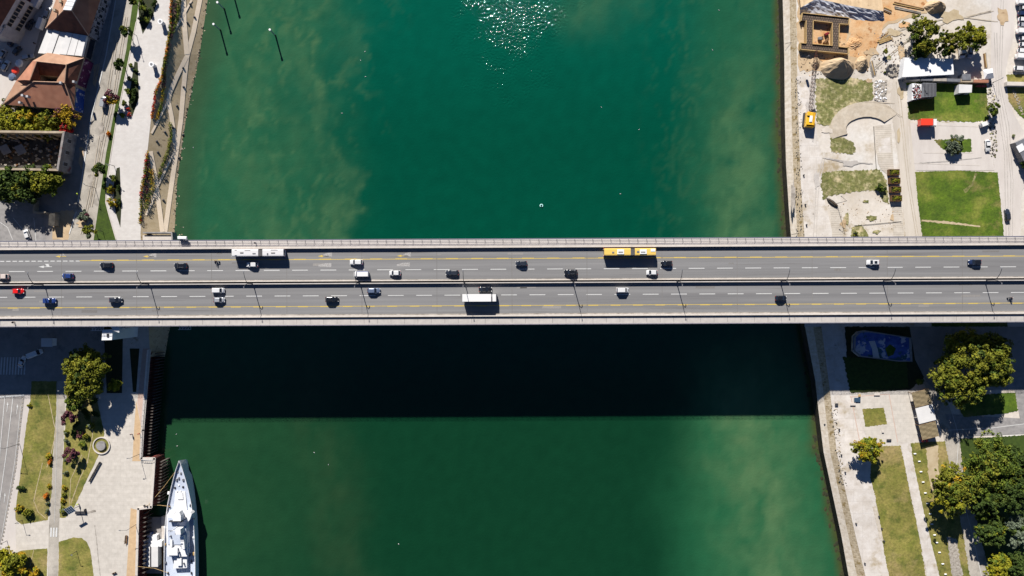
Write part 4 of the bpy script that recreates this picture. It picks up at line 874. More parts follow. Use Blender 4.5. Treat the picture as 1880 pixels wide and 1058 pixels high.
def motorcycle(loc, rz, m, lab):
    t = empty('motorcycle', loc, rz, lab, 'motorcycle')
    child(MB().tube([(-.25, 0, .8), (.1, 0, .88), (.45, 0, .92)], .13, m, 8, .17), 'fuel_tank', t, True)
    child(MB().loft([[(-.85, -.1, .82), (-.85, .1, .82), (-.85, .08, .74), (-.85, -.08, .74)], [(-.05, -.15, .8), (-.05, .15, .8), (-.05, .12, .66), (-.05, -.12, .66)]], 'cloth_dark'), 'seat', t)
    child(MB().box((.1, 0, .48), (.6, .3, .4), 'steel_dark', 0, .06), 'engine', t)
    child(MB().tube([(.55, 0, .95), (.78, 0, .32)], .05, 'steel', 6), 'fork', t)
    child(MB().tube([(.45, -.38, 1.02), (.58, 0, 1.0), (.45, .38, 1.02)], .03, 'steel_dark', 6), 'handlebar', t)
    child(MB().box((.74, 0, .88), (.14, .18, .18), 'lamp_clear', 0, .04), 'headlight', t)
    for x in (.78, -.68):
        w_ = child(MB().tube([(x, -.07, .31), (x, .07, .31)], .31, 'rubber', 16), 'wheel', t); child(MB().tube([(x, -.075, .31), (x, .075, .31)], .19, 'steel', 12), 'rim', w_)
    return t
p = P(397, 480, DZ + .9); motorcycle((p.x, p.y, DZ + .006), math.pi + BP, 'paint_car_black', 'black motorcycle beside the bus lane in front of the white bus'); person('ride', 'cloth_dark', 'cloth_dark', (p.x, p.y, DZ + .006), math.pi + BP, 'person in dark clothes riding the motorcycle in front of the white bus', hairm='paint_car_black')
p = P(1856, 547, DZ + .9); motorcycle((p.x, p.y, DZ + .006), BP, 'paint_car_charcoal', 'dark motorcycle at the right end of the lower carriageway'); person('ride', 'cloth_dark', 'cloth_dark', (p.x, p.y, DZ + .006), BP, 'person in dark clothes riding the motorcycle at the far right of the bridge', hairm='paint_car_white')
person('walk', 'cloth_dark', 'cloth_dark', P(27, 595, DZ + .16) + Vector((0, .6, 0)), 0, 'person in dark clothes walking on the lower footway at the left end of the bridge')
person('walk', 'cloth_dark', 'cloth_blue', P(470, 453, DZ + .16) + Vector((0, 1.2, 0)), 3.1, 'person in dark clothes walking on the upper footway above the white bus')
person('walk', 'cloth_dark', 'cloth_dark', P(243, 797, .05), 1.5, 'person in black walking on the promenade left of the sand coloured strip')
person('walk', 'cloth_red', 'cloth_dark', P(257, 796, .05), 1.5, 'person walking close to the quay handrail at the edge of the bridge shadow')
person('stand', 'cloth_lime', 'cloth_dark', P(145, 357, .05), 0, 'person in a lime safety vest standing by the white kerb of the concrete road')
person('walk', 'cloth_lime', 'cloth_dark', P(145, 925, .05), 2, 'person in a yellow jacket standing beside the solar panel')
person('stand', 'cloth_dark', 'cloth_dark', P(66, 81, .05), 0, 'person in dark clothes on the sunlit pavement beside the white metal roof')
# ------------------------------------------------------------------ foliage
def leaf_cloud(mb, c, r, n, size, m, rnd, flat=.75):
    for _ in range(n):
        while True:
            q = Vector((rnd.uniform(-1, 1), rnd.uniform(-1, 1), rnd.uniform(-1, 1)))
            if q.length <= 1: break
        q = q.normalized() * (q.length ** .5); p = Vector(c) + Vector((q.x * r, q.y * r, q.z * r * flat))
        nn = (q + Vector((rnd.gauss(0, .7), rnd.gauss(0, .7), rnd.gauss(.35, .7)))).normalized()
        u = nn.cross(Vector((rnd.uniform(-1, 1), rnd.uniform(-1, 1), rnd.uniform(-1, 1)))).normalized(); v = nn.cross(u)
        s = size * rnd.uniform(.6, 1.35); t = s * rnd.uniform(.45, .8)
        mb.poly([p - u * s, p - v * t * .9 + u * s * .1, p + u * s, p + v * t], m)
TREES = {}
def tree(px, py, rpx, h, mats, lab, cat='tree', name='tree', K_=None, per=60, size=.42, seed=1, grp=None, open_=.9, asp=1.0, trunk=True, low=.35, clump=.3):
    r = rpx / 4.9; zc = h - r * .55 if h > r * .9 else h * .55; zc = max(zc, h * .5); c = P(px, py, zc); rnd = random.Random(seed * 77 + int(px))
    t = empty(name, (c.x, c.y, 0), 0, lab, cat, grp); mb = MB(); hz = min(h - zc, r) ; hl = (zc - h * .12) * .85
    K_ = K_ or int(14 + r * 7); cl = []
    lumps = [(rnd.uniform(0, 6.28), rnd.uniform(.72, 1.12)) for _ in range(7)]
    for k in range(K_):
        a = rnd.uniform(0, 2 * math.pi); el = math.asin(rnd.uniform(-low, 1)); rr = rnd.uniform(.3, 1) ** .55 * open_
        rf = 1 + .16 * math.sin(a * 2 + lumps[0][0]) + .13 * math.sin(a * 3 + lumps[1][0]) + .10 * math.sin(a * 5 + lumps[2][0])
        q = Vector((math.cos(a) * math.cos(el) * r * rr * rf, math.sin(a) * math.cos(el) * r * rr * asp * rf, zc + math.sin(el) * (hz if el > 0 else hl) * rr))
        cr = r * clump * rnd.uniform(.6, 1.25); cl.append(q)
        m = mats[0] if rnd.random() < .62 else rnd.choice(mats)
        leaf_cloud(mb, q, cr, int(per * 1.45 * rnd.uniform(.7, 1.3)), size * 1.15, m, rnd)
        if r > 3:
            rr = rnd.uniform(.92, 1.16); el *= .8; q = Vector((math.cos(a) * math.cos(el) * r * rr * rf, math.sin(a) * math.cos(el) * r * rr * asp * rf, zc + math.sin(el) * (hz if el > 0 else hl) * rr * .95)); leaf_cloud(mb, q, cr * .5, int(per * .5), size * .9, m, rnd)
    child(mb, 'crown', t)
    if trunk:
        tb = MB(); b = max(.12, h * .028); tb.tube([(0, 0, -.3), (rnd.uniform(-.1, .1), rnd.uniform(-.1, .1), h * .3), (rnd.uniform(-.3, .3), rnd.uniform(-.3, .3), h * .62)], b, 'bark', 8, b * .5)
        for q in cl[::max(1, len(cl) // 9)]:
            mid = Vector((q.x * .4, q.y * .4, h * .32 + (q.z - h * .32) * .6)); tb.tube([(0, 0, h * .28), mid, q], b * .5, 'bark', 5, b * .12)
        child(tb, 'trunk', t)
    return t
def shrub_proto(mats, seed, n=9, per=34, size=.17):
    rnd = random.Random(seed); t = empty('shrub'); mb = MB()
    for k in range(n):
        a = rnd.uniform(0, 6.28); d = rnd.uniform(0, .72); q = (math.cos(a) * d, math.sin(a) * d, rnd.uniform(.35, .95) * (1 - d * .4))
        leaf_cloud(mb, q, rnd.uniform(.3, .45), per, size, mats[0] if rnd.random() < .7 else rnd.choice(mats), rnd)
    child(mb, 'foliage', t)
    st = MB()
    for k in range(4): st.tube([(0, 0, -.05), (rnd.uniform(-.4, .4), rnd.uniform(-.4, .4), .7)], .04, 'bark', 4, .02)
    child(st, 'stem', t); return t
SHP = {}
def shrub(px, py, rpx, kind, lab, grp=None, name='shrub', hs=1.0):
    r = rpx / 4.85
    M_ = dict(green=['leaf_green', 'leaf_olive'], dark=['leaf_dark', 'leaf_green'], gold=['leaf_gold', 'leaf_yellow'], orange=['leaf_orange', 'leaf_gold'], red=['leaf_red', 'leaf_orange'], purple=['leaf_purple', 'leaf_dark'], olive=['leaf_olive', 'leaf_grey'], grey=['leaf_grey', 'leaf_olive'], yellow=['leaf_yellow', 'leaf_olive'], mixed=['leaf_olive', 'leaf_gold', 'leaf_green'])[kind]
    if kind in SHP: o = copy_tree(SHP[kind])
    else: o = SHP[kind] = shrub_proto(M_, len(SHP) + 5)
    o.location = P(px, py, r * hs * .5) * 1; o.location.z = 0; o.scale = (r, r, r * hs); o.rotation_euler = (0, 0, px * 1.7 + py)
    return tag(o, lab, 'shrub', grp)
def hedge(pts, w, h, mats, lab, seed=1, zf=None, per=16, size=.22):
    mb = MB(); rnd = random.Random(seed)
    for (x0, y0), (x1, y1) in zip(pts, pts[1:]):
        n = max(1, int(math.hypot(x1 - x0, y1 - y0) / 1.6))
        for i in range(n):
            t = (i + rnd.random()) / n; x = x0 + (x1 - x0) * t + rnd.uniform(-w, w) * .35; y = y0 + (y1 - y0) * t
            z = zf(x, y) if zf else 0; p = P(x, y, z + h * .5)
            leaf_cloud(mb, p, w / 4.85 * .6, per, size, mats[int(t * 2 + rnd.random() * 1.3 + x0) % len(mats)], rnd, h)
    o = mb.build('hedge'); return tag(o, lab, 'hedge')
# ------------------------------------------------------------------ buildings of the old quarter
def wallloop(mb, loop, zb, m, openpath=False):
    n = len(loop)
    for i in range(n - 1 if openpath else n):
        a, b = loop[i], loop[(i + 1) % n]; mb.poly([a, b, (b.x, b.y, zb), (a.x, a.y, zb)], m)
def windows(parent, a, b, z0, z1, n, m='glass', fr='plaster_white', wd=1.1, off=0.05, t0=.06, t1=.94):
    d = (b - a); L = Vector((d.x, d.y, 0)).length; d = Vector((d.x, d.y, 0)).normalized(); nn = Vector((d.y, -d.x, 0)); ang = math.atan2(d.y, d.x)
    if nn.x * (0 - a.x) + nn.y * (0 - a.y) < 0: nn = -nn
    for i in range(n):
        t = t0 + (t1 - t0) * (i + .5) / n; c = Vector((a.x, a.y, 0)) + d * L * t
        f = child(MB().box((c.x + nn.x * off, c.y + nn.y * off, (z0 + z1) / 2), (wd + .3, .10, z1 - z0 + .3), fr, ang), 'window', parent)
        child(MB().box((c.x + nn.x * (off + .06), c.y + nn.y * (off + .06), (z0 + z1) / 2), (wd, .06, z1 - z0), m, ang), 'pane', f)
def Q(t): return P(*t)
mat('tile_ridge', alb(224, 184, 156), alb(200, 160, 132), 1)
# A: long tiled house with skylight
A = empty('house', (0, 0, 0), 0, 'long red tiled house with dark hipped end and white rooftop skylight', 'house')
a, b, c, d, e, f_, g_, h_ = [Q(v) for v in ((84, 52, 6), (163, 66, 6), (207, -70, 6), (127, -70, 6), (117, 19, 12), (132, 20, 12), (162, -48, 12), (147, -50, 12))]
w_ = MB(); wallloop(w_, [a, b, c, d], 0, 'graffiti'); child(w_, 'wall', A)
r_ = MB(); r_.poly([a, b, f_, e], 'tile_shade').poly([b, c, g_, f_], 'tile_red').poly([c, d, h_, g_], 'tile_shade').poly([d, a, e, h_], 'tile_lit').poly([e, f_, g_, h_], 'tile_red'); child(r_, 'roof', A)  # hip ends and slopes toned lit and shaded through the tile colour
sk = MB()
for k in range(9):
    t0, t1 = k / 9, (k + .9) / 9; q0 = e.lerp(h_, t0); q1 = e.lerp(h_, t1); s0 = f_.lerp(g_, t0); s1 = f_.lerp(g_, t1); up = Vector((0, 0, .5))
    sk.faces([q0, q1, s1, s0, q0 + up, q1 + up, s1 + up, s0 + up], [(4, 5, 6, 7), (0, 1, 5, 4), (1, 2, 6, 5), (2, 3, 7, 6), (3, 0, 4, 7)], 'metal_white')
child(sk, 'skylight', A)
for q in ((113, 4), (102, 20)): p = P(*q, 10.5); child(MB().box(p, (.9, .9, 1.8), 'plaster_cream'), 'chimney', A)
windows(A, b, c, 2.4, 4.2, 9)
# B: white metal roofed hall
Bh = empty('market_hall', (0, 0, 0), 0, 'hall with white metal roof panels between two tiled houses', 'hall')
q = [P(*v, 5.0) for v in ((70, 98), (87, 55), (163, 68), (154, 105))]; w_ = MB(); wallloop(w_, q, 0, 'plaster_grey'); child(w_, 'wall', Bh)
for i in range(6):
    t0, t1 = i / 6 + .006, (i + 1) / 6 - .006; z = (0, .5, .25, .9, .9, .9)[i]; up = Vector((0, 0, .25 + z))
    v = [q[0].lerp(q[3], t0), q[0].lerp(q[3], t1), q[1].lerp(q[2], t1), q[1].lerp(q[2], t0)]
    child(MB().faces(v + [k + up for k in v], [(4, 5, 6, 7), (0, 1, 5, 4), (1, 2, 6, 5), (2, 3, 7, 6), (3, 0, 4, 7)], 'metal_roof'), 'roof_panel', Bh)
windows(Bh, q[2], q[3], 1.2, 3.8, 3, 'glass', 'steel_dark', 2.4)
# C: courtyard house
Cc = empty('courtyard_house', (0, 0, 0), 0, 'red tiled house built round a small dark courtyard with painted murals facing the lane', 'house')
Vt = dict(n1=(87, 97, 6.2), n2=(154, 107, 6), r1=(68, 113, 8.6), r2=(122, 119, 9), i1=(74, 138, 5), i2=(106, 141, 5), e2=(138, 160, 6), r3=(119, 151, 8.6), i3=(104, 150, 5.6), w1=(28, 151, 6), w2=(60, 112, 6), r4=(55, 148, 8.2), i4=(75, 150, 5.6), d1=(62, 150, 8.8), d2=(119, 152, 8.8), d4=(6, 192, 5.6), d5=(136, 202, 5.6))
Vt = {k: Q(v) for k, v in Vt.items()}
F_ = [('n1 n2 r2 r1', 'tile_lit'), ('r1 r2 i2 i1', 'tile_shade'), ('n2 e2 r3 r2', 'tile_shade'), ('r2 r3 i3 i2', 'tile_lit'), ('w2 n1 r1', 'tile_lit'), ('w2 r1 r4 w1', 'tile_red'), ('r1 i1 i4 r4', 'tile_shade'), ('d1 d2 i3 i4', 'tile_lit'), ('w1 d1 d4', 'tile_lit'), ('d1 d2 d5 d4', 'tile_red'), ('d2 e2 d5', 'tile_red'), ('r3 e2 d2', 'tile_shade'), ('w1 r4 d1', 'tile_shade')]  # slope tones carry light and shade in the tile colour
r_ = MB()
for s_, m_ in F_: r_.poly([Vt[k] for k in s_.split()], m_)
child(r_, 'roof', Cc)
for t_ in (((31, 148, 8.0), (62, 148, 9.6), (48, 160, 6.9)), ((111, 152, 9.2), (138, 156, 7.4), (124, 168, 7.2))):
    a1, b1, c1 = [Q(v) for v in t_]; b0 = (a1 + b1) / 2 + Vector((0, 0, .7)); child(MB().faces([a1, b1, c1, b0], [(0, 2, 3), (2, 1, 3), (0, 3, 1)], 'tile_shade'), 'dormer', Cc)
rc = MB()
for k0, k1 in (('r1', 'r2'), ('r2', 'r3'), ('d1', 'd2'), ('d1', 'd4'), ('d2', 'd5'), ('r2', 'n2'), ('r1', 'r4')): u = Vector((0, 0, .1)); rc.tube([Vt[k0] + u, Vt[k1] + u], .2, 'tile_ridge', 5)
child(rc, 'ridge_cap', Cc)
rc = MB()
for k0, k1 in ((a, e), (b, f_), (e, f_), (f_, g_), (e, h_)): rc.tube([k0, k1], .2, 'tile_ridge', 5)
child(rc, 'ridge_cap', A)
w_ = MB(); wallloop(w_, [Vt[k] for k in 'n1 n2 e2 d5 d4 w1 w2'.split()], 0, 'plaster_cream'); wallloop(w_, [Vt[k] for k in 'i1 i2 i3 i4'.split()], 0, 'plaster_cream'); child(w_, 'wall', Cc)
for k, (x, y, z) in enumerate(((52, 178, 8.2), (38, 189, 7), (113, 153, 9), (137, 151, 7.4), (43, 176, 7.6))): child(MB().box(P(x, y, z), (.8, .8, 1.6), 'plaster_white'), 'chimney', Cc)
windows(Cc, Vt['d4'], Vt['d5'], 2.0, 4.0, 5, 'glass', 'plaster_white', 1.2)
def mural(A_, B_, m, lo=.3, hi=5.4):
    d = B_ - A_; mb = MB(); n = Vector((-d.y, d.x, 0)).normalized()
    if n.x < 0: n = -n
    o1 = n * .12; mb.faces([Vector((A_.x, A_.y, lo)) + o1, Vector((B_.x, B_.y, lo)) + o1, Vector((B_.x, B_.y, hi)) + o1, Vector((A_.x, A_.y, hi)) + o1], [(0, 1, 2, 3)], m); child(mb, 'mural', Cc)
mural(Vt['n2'], Vt['n2'].lerp(Vt['e2'], .9), 'mural_purple'); mural(Vt['e2'], Vt['d5'], 'mural_blue')
# awnings & clutter beside C
for i, (x, y, m_, l_) in enumerate(((43, 120, 'metal_white', 'small white parasol beside the courtyard house'), (36, 133, 'paint_box_red', 'small orange parasol beside the courtyard house'), (30, 145, 'paint_car_slate', 'small grey blue parasol beside the courtyard house'))):
    t = empty('parasol', P(x, y, 0), 0, l_, 'parasol'); child(MB().dome((0, 0, 2.2), (1.6, 1.6), .6, m_, 8, 2), 'canopy', t); child(MB().tube([(0, 0, 0), (0, 0, 2.7)], .05, 'steel', 6), 'pole', t)
# top-left terrace
T1 = empty('terraced_house', (0, 0, 0), 0, 'white terraced house front with two rows of windows in the top left corner', 'house')
q = [Q(v) for v in ((34, -8, 11), (-6, 60, 11), (-60, 40, 11), (-20, -40, 11))]; w_ = MB(); wallloop(w_, q, 0, 'plaster_white'); child(w_, 'wall', T1)
rr = Q((-20, 6, 16)); r2 = Q((-6, -22, 16)); r_ = MB(); r_.poly([q[0], q[1], rr, r2], 'tile_shade').poly([q[1], q[2], rr], 'tile_lit').poly([q[2], q[3], r2, rr], 'tile_lit').poly([q[3], q[0], r2], 'tile_shade'); child(r_, 'roof', T1)
windows(T1, q[0], q[1], 7.0, 9.0, 9, 'glass', 'plaster_cream', 1.1); windows(T1, q[0], q[1], 2.6, 4.6, 9, 'glass', 'plaster_cream', 1.1)
T2 = empty('terraced_house', (0, 0, 0), 0, 'pink painted house end at the top left beside the white terrace', 'house')
q = [Q(v) for v in ((52, -44, 9), (35, -10, 9), (-14, -40, 9), (10, -80, 9))]; w_ = MB(); wallloop(w_, q, 0, 'mural_purple'); child(w_, 'wall', T2)
r_ = MB(); k1 = Q((10, -34, 12)); k2 = Q((22, -56, 12)); r_.poly([q[0], q[1], k1, k2], 'tile_red').poly([q[1], q[2], k1], 'tile_shade').poly([q[2], q[3], k2, k1], 'tile_lit').poly([q[3], q[0], k2], 'tile_lit'); child(r_, 'roof', T2); windows(T2, q[0], q[1], 5.6, 7.2, 3)
T3 = empty('annex', (0, 0, 0), 0, 'low white flat roofed annex at the left edge below the tiled terrace', 'building')
mb = MB(); mb.pxprism([(-30, 30), (-2, 36), (11, 46), (0, 64), (-30, 60)], 0, 9.6, 'plaster_white', 'metal_roof'); child(mb, 'wall', T3); p = P(5, 48, 9.8); child(MB().box(p, (1.6, 1.2, .8), 'steel'), 'roof_unit', T3)
# ruin
Ru = empty('roofless_building', (0, 0, 0), 0, 'roofless ruined building with standing outer walls and rubble inside', 'ruin')
q = [Q(v) for v in ((-120, 238, 7.5), (119, 241, 7.5), (107, 314, 7.5), (-120, 310, 7.5))]; cen = sum(q, Vector()) / 4
w_ = MB()
for i in range(4):
    a, b = q[i], q[(i + 1) % 4]; d = (b - a).normalized(); n = Vector((-d.y, d.x, 0))
    if (cen - a).dot(n) < 0: n = -n
    i0, i1 = a + n * .8 + d * .8, b + n * .8 - d * .8; z = lambda v: Vector((v.x, v.y, 0))
    w_.faces([a, b, i1, i0, z(a), z(b), z(i1), z(i0)], [(0, 1, 2, 3), (0, 1, 5, 4), (2, 3, 7, 6)], 'plaster_grey' if i == 1 else 'plaster_cream')
child(w_, 'wall', Ru); windows(Ru, q[1], q[2], 3.2, 5.4, 3, 'steel_dark', 'plaster_white', 1.3); windows(Ru, q[3], q[2], 3.2, 5.4, 12, 'steel_dark', 'plaster_cream', 1.3)
for k in range(7): x = 8 + k * 15; child(MB().box(P(x, 249, 2.5), (.7, 2.4, 5), 'plaster_cream', .4), 'buttress', Ru)
sheet('ruin_floor', [(-80, 240), (136, 246), (124, 318), (-80, 312)], 'soil_dark')  # dark floor colour stands in for the shade of the walls
rnd = random.Random(5); mb = MB()
for i in range(160): p = P(rnd.uniform(0, 112), rnd.uniform(256, 305), 0); s_ = rnd.uniform(.2, .7); mb.box((p.x, p.y, .1 + s_ / 3), (s_ * 1.6, s_, s_), rnd.choice(('rubble', 'wood', 'concrete_dirty', 'soil_dark')), rnd.uniform(0, 3))
tag(mb.build('rubble'), 'rubble and broken timber on the floor of the roofless building', 'rubble', kind='stuff')
for i, (x, y, l_) in enumerate(((17, 277, 'left grey metal sheet shelter inside the roofless building'), (45, 277, 'right grey metal sheet shelter inside the roofless building'))):
    t = empty('shelter', P(x, y, 0), .4, l_, 'shelter'); mb = MB(); mb.faces([(-1.6, -1.6, 1.6), (1.6, -1.6, 1.6), (1.6, 1.6, 2.6), (-1.6, 1.6, 2.6), (-1.6, -1.6, 1.7), (1.6, -1.6, 1.7), (1.6, 1.6, 2.7), (-1.6, 1.6, 2.7)], [(0, 1, 2, 3), (4, 5, 6, 7), (0, 1, 5, 4), (1, 2, 6, 5), (2, 3, 7, 6), (3, 0, 4, 7)], 'steel'); child(mb, 'roof', t)
    for sx in (-1, 1):
        for sy in (-1, 1): child(MB().box((sx * 1.4, sy * 1.4, .8), (.12, .12, 1.6 if sy < 0 else 3.2), 'wood'), 'post', t)
# old yard wall below the ruin
mb = MB(); mb.pxprism([(60, 366), (63, 366), (63, 388), (84, 389), (84, 392), (60, 391)], 0, 2.6, 'plaster_cream'); tag(mb.build('garden_wall'), 'low cream corner wall beside the dark trees and the parking street', 'wall')
mb = MB(); mb.pxprism([(90, 392), (101, 392), (100, 414), (89, 414)], 0, 3, 'plaster_cream', 'soil_dark'); tag(mb.build('shed'), 'tiny dark flat roofed hut at the end of the corner wall', 'shed')
# concrete stair head block by the bridge
t = empty('landing', (0, 0, 0), 0, 'pale concrete landing block at the foot of the revetment beside the bridge', 'landing')
mb = MB(); mb.pxprism([(262, 432), (314, 432), (316, 442), (262, 442)], -3, .6, 'concrete'); child(mb, 'platform', t); mb = MB(); mb.pxprism([(262, 426), (316, 426), (316, 428.5), (262, 428.5)], -2, 1.4, 'concrete_grey'); mb.pxprism([(314, 428.5), (316.5, 428.5), (317, 442), (314.5, 442)], -2, 1.4, 'concrete_grey'); child(mb, 'wall', t)
# ------------------------------------------------------------------ trees & shrubs, left
tree(157, 683, 38, 13, ['leaf_olive', 'leaf_dark', 'leaf_olive'], 'tall dark evergreen tree at the edge of the bridge shadow on the left promenade', size=.36, per=80, K_=110, seed=2, clump=.22, open_=1.0)
tree(209, 707, 12, 6, ['leaf_yellow', 'leaf_green'], 'small yellow green tree right of the tall evergreen', K_=18, seed=3)
tree(134, 742, 14, 6, ['leaf_dark', 'leaf_green'], 'dark green small tree below the tall evergreen', K_=18, seed=4)
tree(127, 766, 13, 5, ['leaf_purple'], 'deep purple small tree beside the narrow path', K_=16, seed=5, size=.3)
tree(130, 832, 14, 4.5, ['leaf_purple', 'leaf_grey'], 'dull purple bush left of the round planter', K_=14, seed=6, size=.3)
tree(15, 222, 26, 6.5, ['leaf_yellow', 'leaf_olive', 'leaf_green'], 'yellow green tree at the left edge between tiled house and ruin', K_=40, seed=7, per=70)
tree(50, 224, 24, 6.5, ['leaf_yellow', 'leaf_gold', 'leaf_green'], 'golden yellow tree between tiled house and ruin', K_=36, seed=8, per=70)
tree(93, 226, 22, 6, ['leaf_olive', 'leaf_purple', 'leaf_gold', 'leaf_dark'], 'russet tree at the corner of the tiled house', K_=34, seed=9, per=60)
tree(124, 212, 20, 7, ['leaf_gold', 'leaf_purple', 'leaf_olive'], 'thin autumn tree in front of the blue mural', K_=22, seed=10, per=36, size=.28)
tree(122, 236, 12, 5, ['leaf_red', 'leaf_purple', 'leaf_green'], 'red leaved tree at the top right corner of the ruin', K_=18, seed=11)
tree(12, 338, 30, 9, ['leaf_dark', 'leaf_green'], 'dark tree at the left edge below the ruin', K_=46, seed=12, per=70)
tree(48, 340, 30, 9, ['leaf_dark', 'leaf_olive'], 'broad dark green tree below the ruin, middle of three', K_=46, seed=13, per=70)
tree(86, 332, 26, 9, ['leaf_olive', 'leaf_green', 'leaf_yellow'], 'olive green tree below the right end of the ruin', K_=40, seed=14, per=70)
RT = [((230, 59), 11, 'dark', 'round dark tree in the verge, uppermost of the concrete road row'), ((218, 118), 9, 'dark', 'round dark small tree in the verge opposite the tiled courtyard house'), ((204, 180), 13, 'purple', 'brownish tree standing over the small turquoise van'), ((242, 2), 7, 'dark', 'dark tree cut by the top edge beside the concrete road'), ((181, 312), 13, 'dark', 'dark sprawling tree at the road edge left of the golden shrubs'), ((153, 397), 10, 'grey', 'grey brown bare bush on the rough concrete ground'), ((165, 426), 12, 'olive', 'spiky olive bush beside the bridge on the concrete road')]
for i, ((x, y), r, k, l_) in enumerate(RT):
    mm = dict(dark=['leaf_dark', 'leaf_olive'], purple=['leaf_purple', 'leaf_olive', 'leaf_gold'], grey=['leaf_grey', 'leaf_purple'], olive=['leaf_olive', 'leaf_grey'])[k]
    tree(x, y, r, 5.5 if k != 'grey' else 2.5, mm, l_, K_=20, seed=20 + i, size=.28, per=60)
SH = [(262, 15, 9, 'green'), (268, 36, 8, 'green'), (258, 35, 6, 'olive'), (276, 22, 7, 'dark'), (283, 6, 7, 'dark'), (241, 122, 6, 'green'), (250, 130, 5, 'dark'), (238, 146, 6, 'green'), (249, 150, 7, 'dark'), (235, 167, 8, 'green'), (246, 170, 8, 'dark'), (229, 189, 7, 'green'), (243, 184, 8, 'dark'), (224, 211, 7, 'green'), (208, 326, 9, 'green'), (202, 348, 9, 'gold'), (205, 372, 10, 'gold'), (217, 345, 6, 'dark'), (219, 370, 6, 'dark'), (259, 3, 6, 'green')]
pos = {0: 'top', 1: 'upper', 2: 'middle', 3: 'lower'}
for i, (x, y, r, k) in enumerate(SH):
    lab = 'small rounded green shrub in the narrow beds along the promenade path'
    if k == 'gold': lab = 'golden orange shrub beside the promenade path, %s of the pair' % ('upper' if y < 360 else 'lower')
    if k == 'dark': lab = 'dark green shrub in the narrow beds along the promenade path'
    if k == 'olive': lab = 'olive shrub in the uppermost promenade bed'
    if y in (326,): lab = 'round green shrub just above the two golden shrubs'
    shrub(x, y, r, k, lab, 'shrubs along the promenade path', hs=1.1)
shrub(198, 246, 6, 'orange', 'vivid orange red shrub in the lawn strip beside the concrete road', None)
shrub(237, 210, 5, 'red', 'bright red shrub in the promenade bed, upper part of a pair', None); shrub(235, 200, 4, 'red', 'small bright red shrub above the other red one', None)
LS = [(89, 838, 7, 'gold', 'upper golden shrub beside the narrow path'), (92, 850, 6, 'orange', 'orange shrub touching the golden one beside the narrow path'), (90, 893, 5, 'gold', 'small golden shrub further down the narrow path'), (85, 912, 7, 'orange', 'orange shrub above the grey green shrubs by the path'), (87, 924, 5, 'grey', 'small grey green shrub below the orange shrub'), (86, 939, 6, 'grey', 'round grey green shrub near the end of the lawn'), (38, 896, 8, 'dark', 'dark green shrub with long shadow near the left road'), (34, 934, 8, 'gold', 'golden shrub at the lower left corner of the long lawn'), (50, 940, 12, 'mixed', 'olive gold bush at the lower end of the long lawn'), (54, 745, 5, 'yellow', 'yellow green tuft at the top left corner of the long lawn'),
      (118, 896, 6, 'gold', 'yellow shrub in the wedge lawn, upper of the row'), (117, 908, 6, 'mixed', 'olive shrub in the wedge lawn row'), (115, 920, 6, 'gold', 'golden shrub in the wedge lawn, lower of the row'), (116, 937, 8, 'olive', 'olive shrub at the bottom tip of the wedge lawn'), (120, 868, 6, 'grey', 'grey green shrub at the left edge of the wedge lawn'), (120, 845, 6, 'olive', 'olive shrub below the dull purple bush'), (122, 810, 7, 'grey', 'grey green shrub below the purple tree'), (121, 795, 6, 'olive', 'olive shrub at the path edge below the purple tree'), (158, 800, 8, 'mixed', 'golden green bush left above the round planter'), (146, 796, 8, 'purple', 'purple shrub in the dark planting near the round planter'), (150, 815, 8, 'green', 'green shrub just left of the round planter'), (135, 795, 7, 'dark', 'dark shrub between purple tree and round planter'), (158, 760, 12, 'dark', 'dark bush in the shade below the tall evergreen'), (175, 760, 9, 'dark', 'dark bush at the shadow edge near the paved area'), (150, 738, 11, 'dark', 'dark bush right below the tall evergreen'), (172, 738, 9, 'dark', 'dark spreading bush under the right side of the evergreen'), (165, 782, 9, 'olive', 'olive bush above the round planter'), (140, 780, 8, 'dark', 'dark bush right of the deep purple small tree')]
for x, y, r, k, l_ in LS: shrub(x, y, r, k, l_, hs=.9)
tree(22, 1035, 24, 5.5, ['leaf_yellow', 'leaf_olive', 'leaf_gold'], 'large golden olive bush in the bottom left corner', K_=40, seed=40, per=70)
tree(60, 1050, 12, 3, ['leaf_gold', 'leaf_yellow'], 'low golden bush at the bottom edge near the corner', K_=16, seed=41)
zsl = lambda x, y: (WZ - .2) * max(0, min(1, (x - interp(XL, y)) / (interp(XR, y) - interp(XL, y))))
hedge([(315, -20), (311, 60), (304, 100), (297, 140), (284, 172)], 4, .8, ['leaf_gold', 'leaf_orange', 'leaf_olive'], 'orange and gold hedge along the promenade edge near the top', 1)
hedge([(294, 150), (285, 172), (278, 218)], 3.5, .8, ['leaf_red', 'leaf_orange'], 'red hedge along the promenade edge', 2)
hedge([(270, 278), (265, 320), (259, 350), (257, 410)], 4, .8, ['leaf_gold', 'leaf_red', 'leaf_olive'], 'gold and red hedge along the promenade edge near the bridge', 3)
hedge([(331, -20), (328, 20), (322, 45), (317, 60)], 5, .9, ['leaf_olive', 'leaf_green'], 'olive hedge on the slope near the top edge', 4, zsl)
hedge([(301, 160), (297, 190), (288, 220)], 5, .9, ['leaf_olive', 'leaf_green', 'leaf_gold'], 'olive hedge on the slope behind the red hedge', 5, zsl)
hedge([(312, 225), (314, 250), (308, 280), (297, 305), (292, 325)], 5, .9, ['leaf_green', 'leaf_olive'], 'green hedge curving down the sandy slope', 6, zsl)
hedge([(277, 310), (281, 345), (272, 365), (267, 385)], 7, 1.0, ['leaf_green', 'leaf_olive', 'leaf_gold'], 'green hedge on the slope beside the lower red and gold hedge', 7, zsl)
hedge([(322, 5), (318, 40), (303, 120), (300, 160)], 6, .5, ['leaf_dark', 'leaf_purple'], 'dark low planting in the shaded upper slope', 8, zsl)
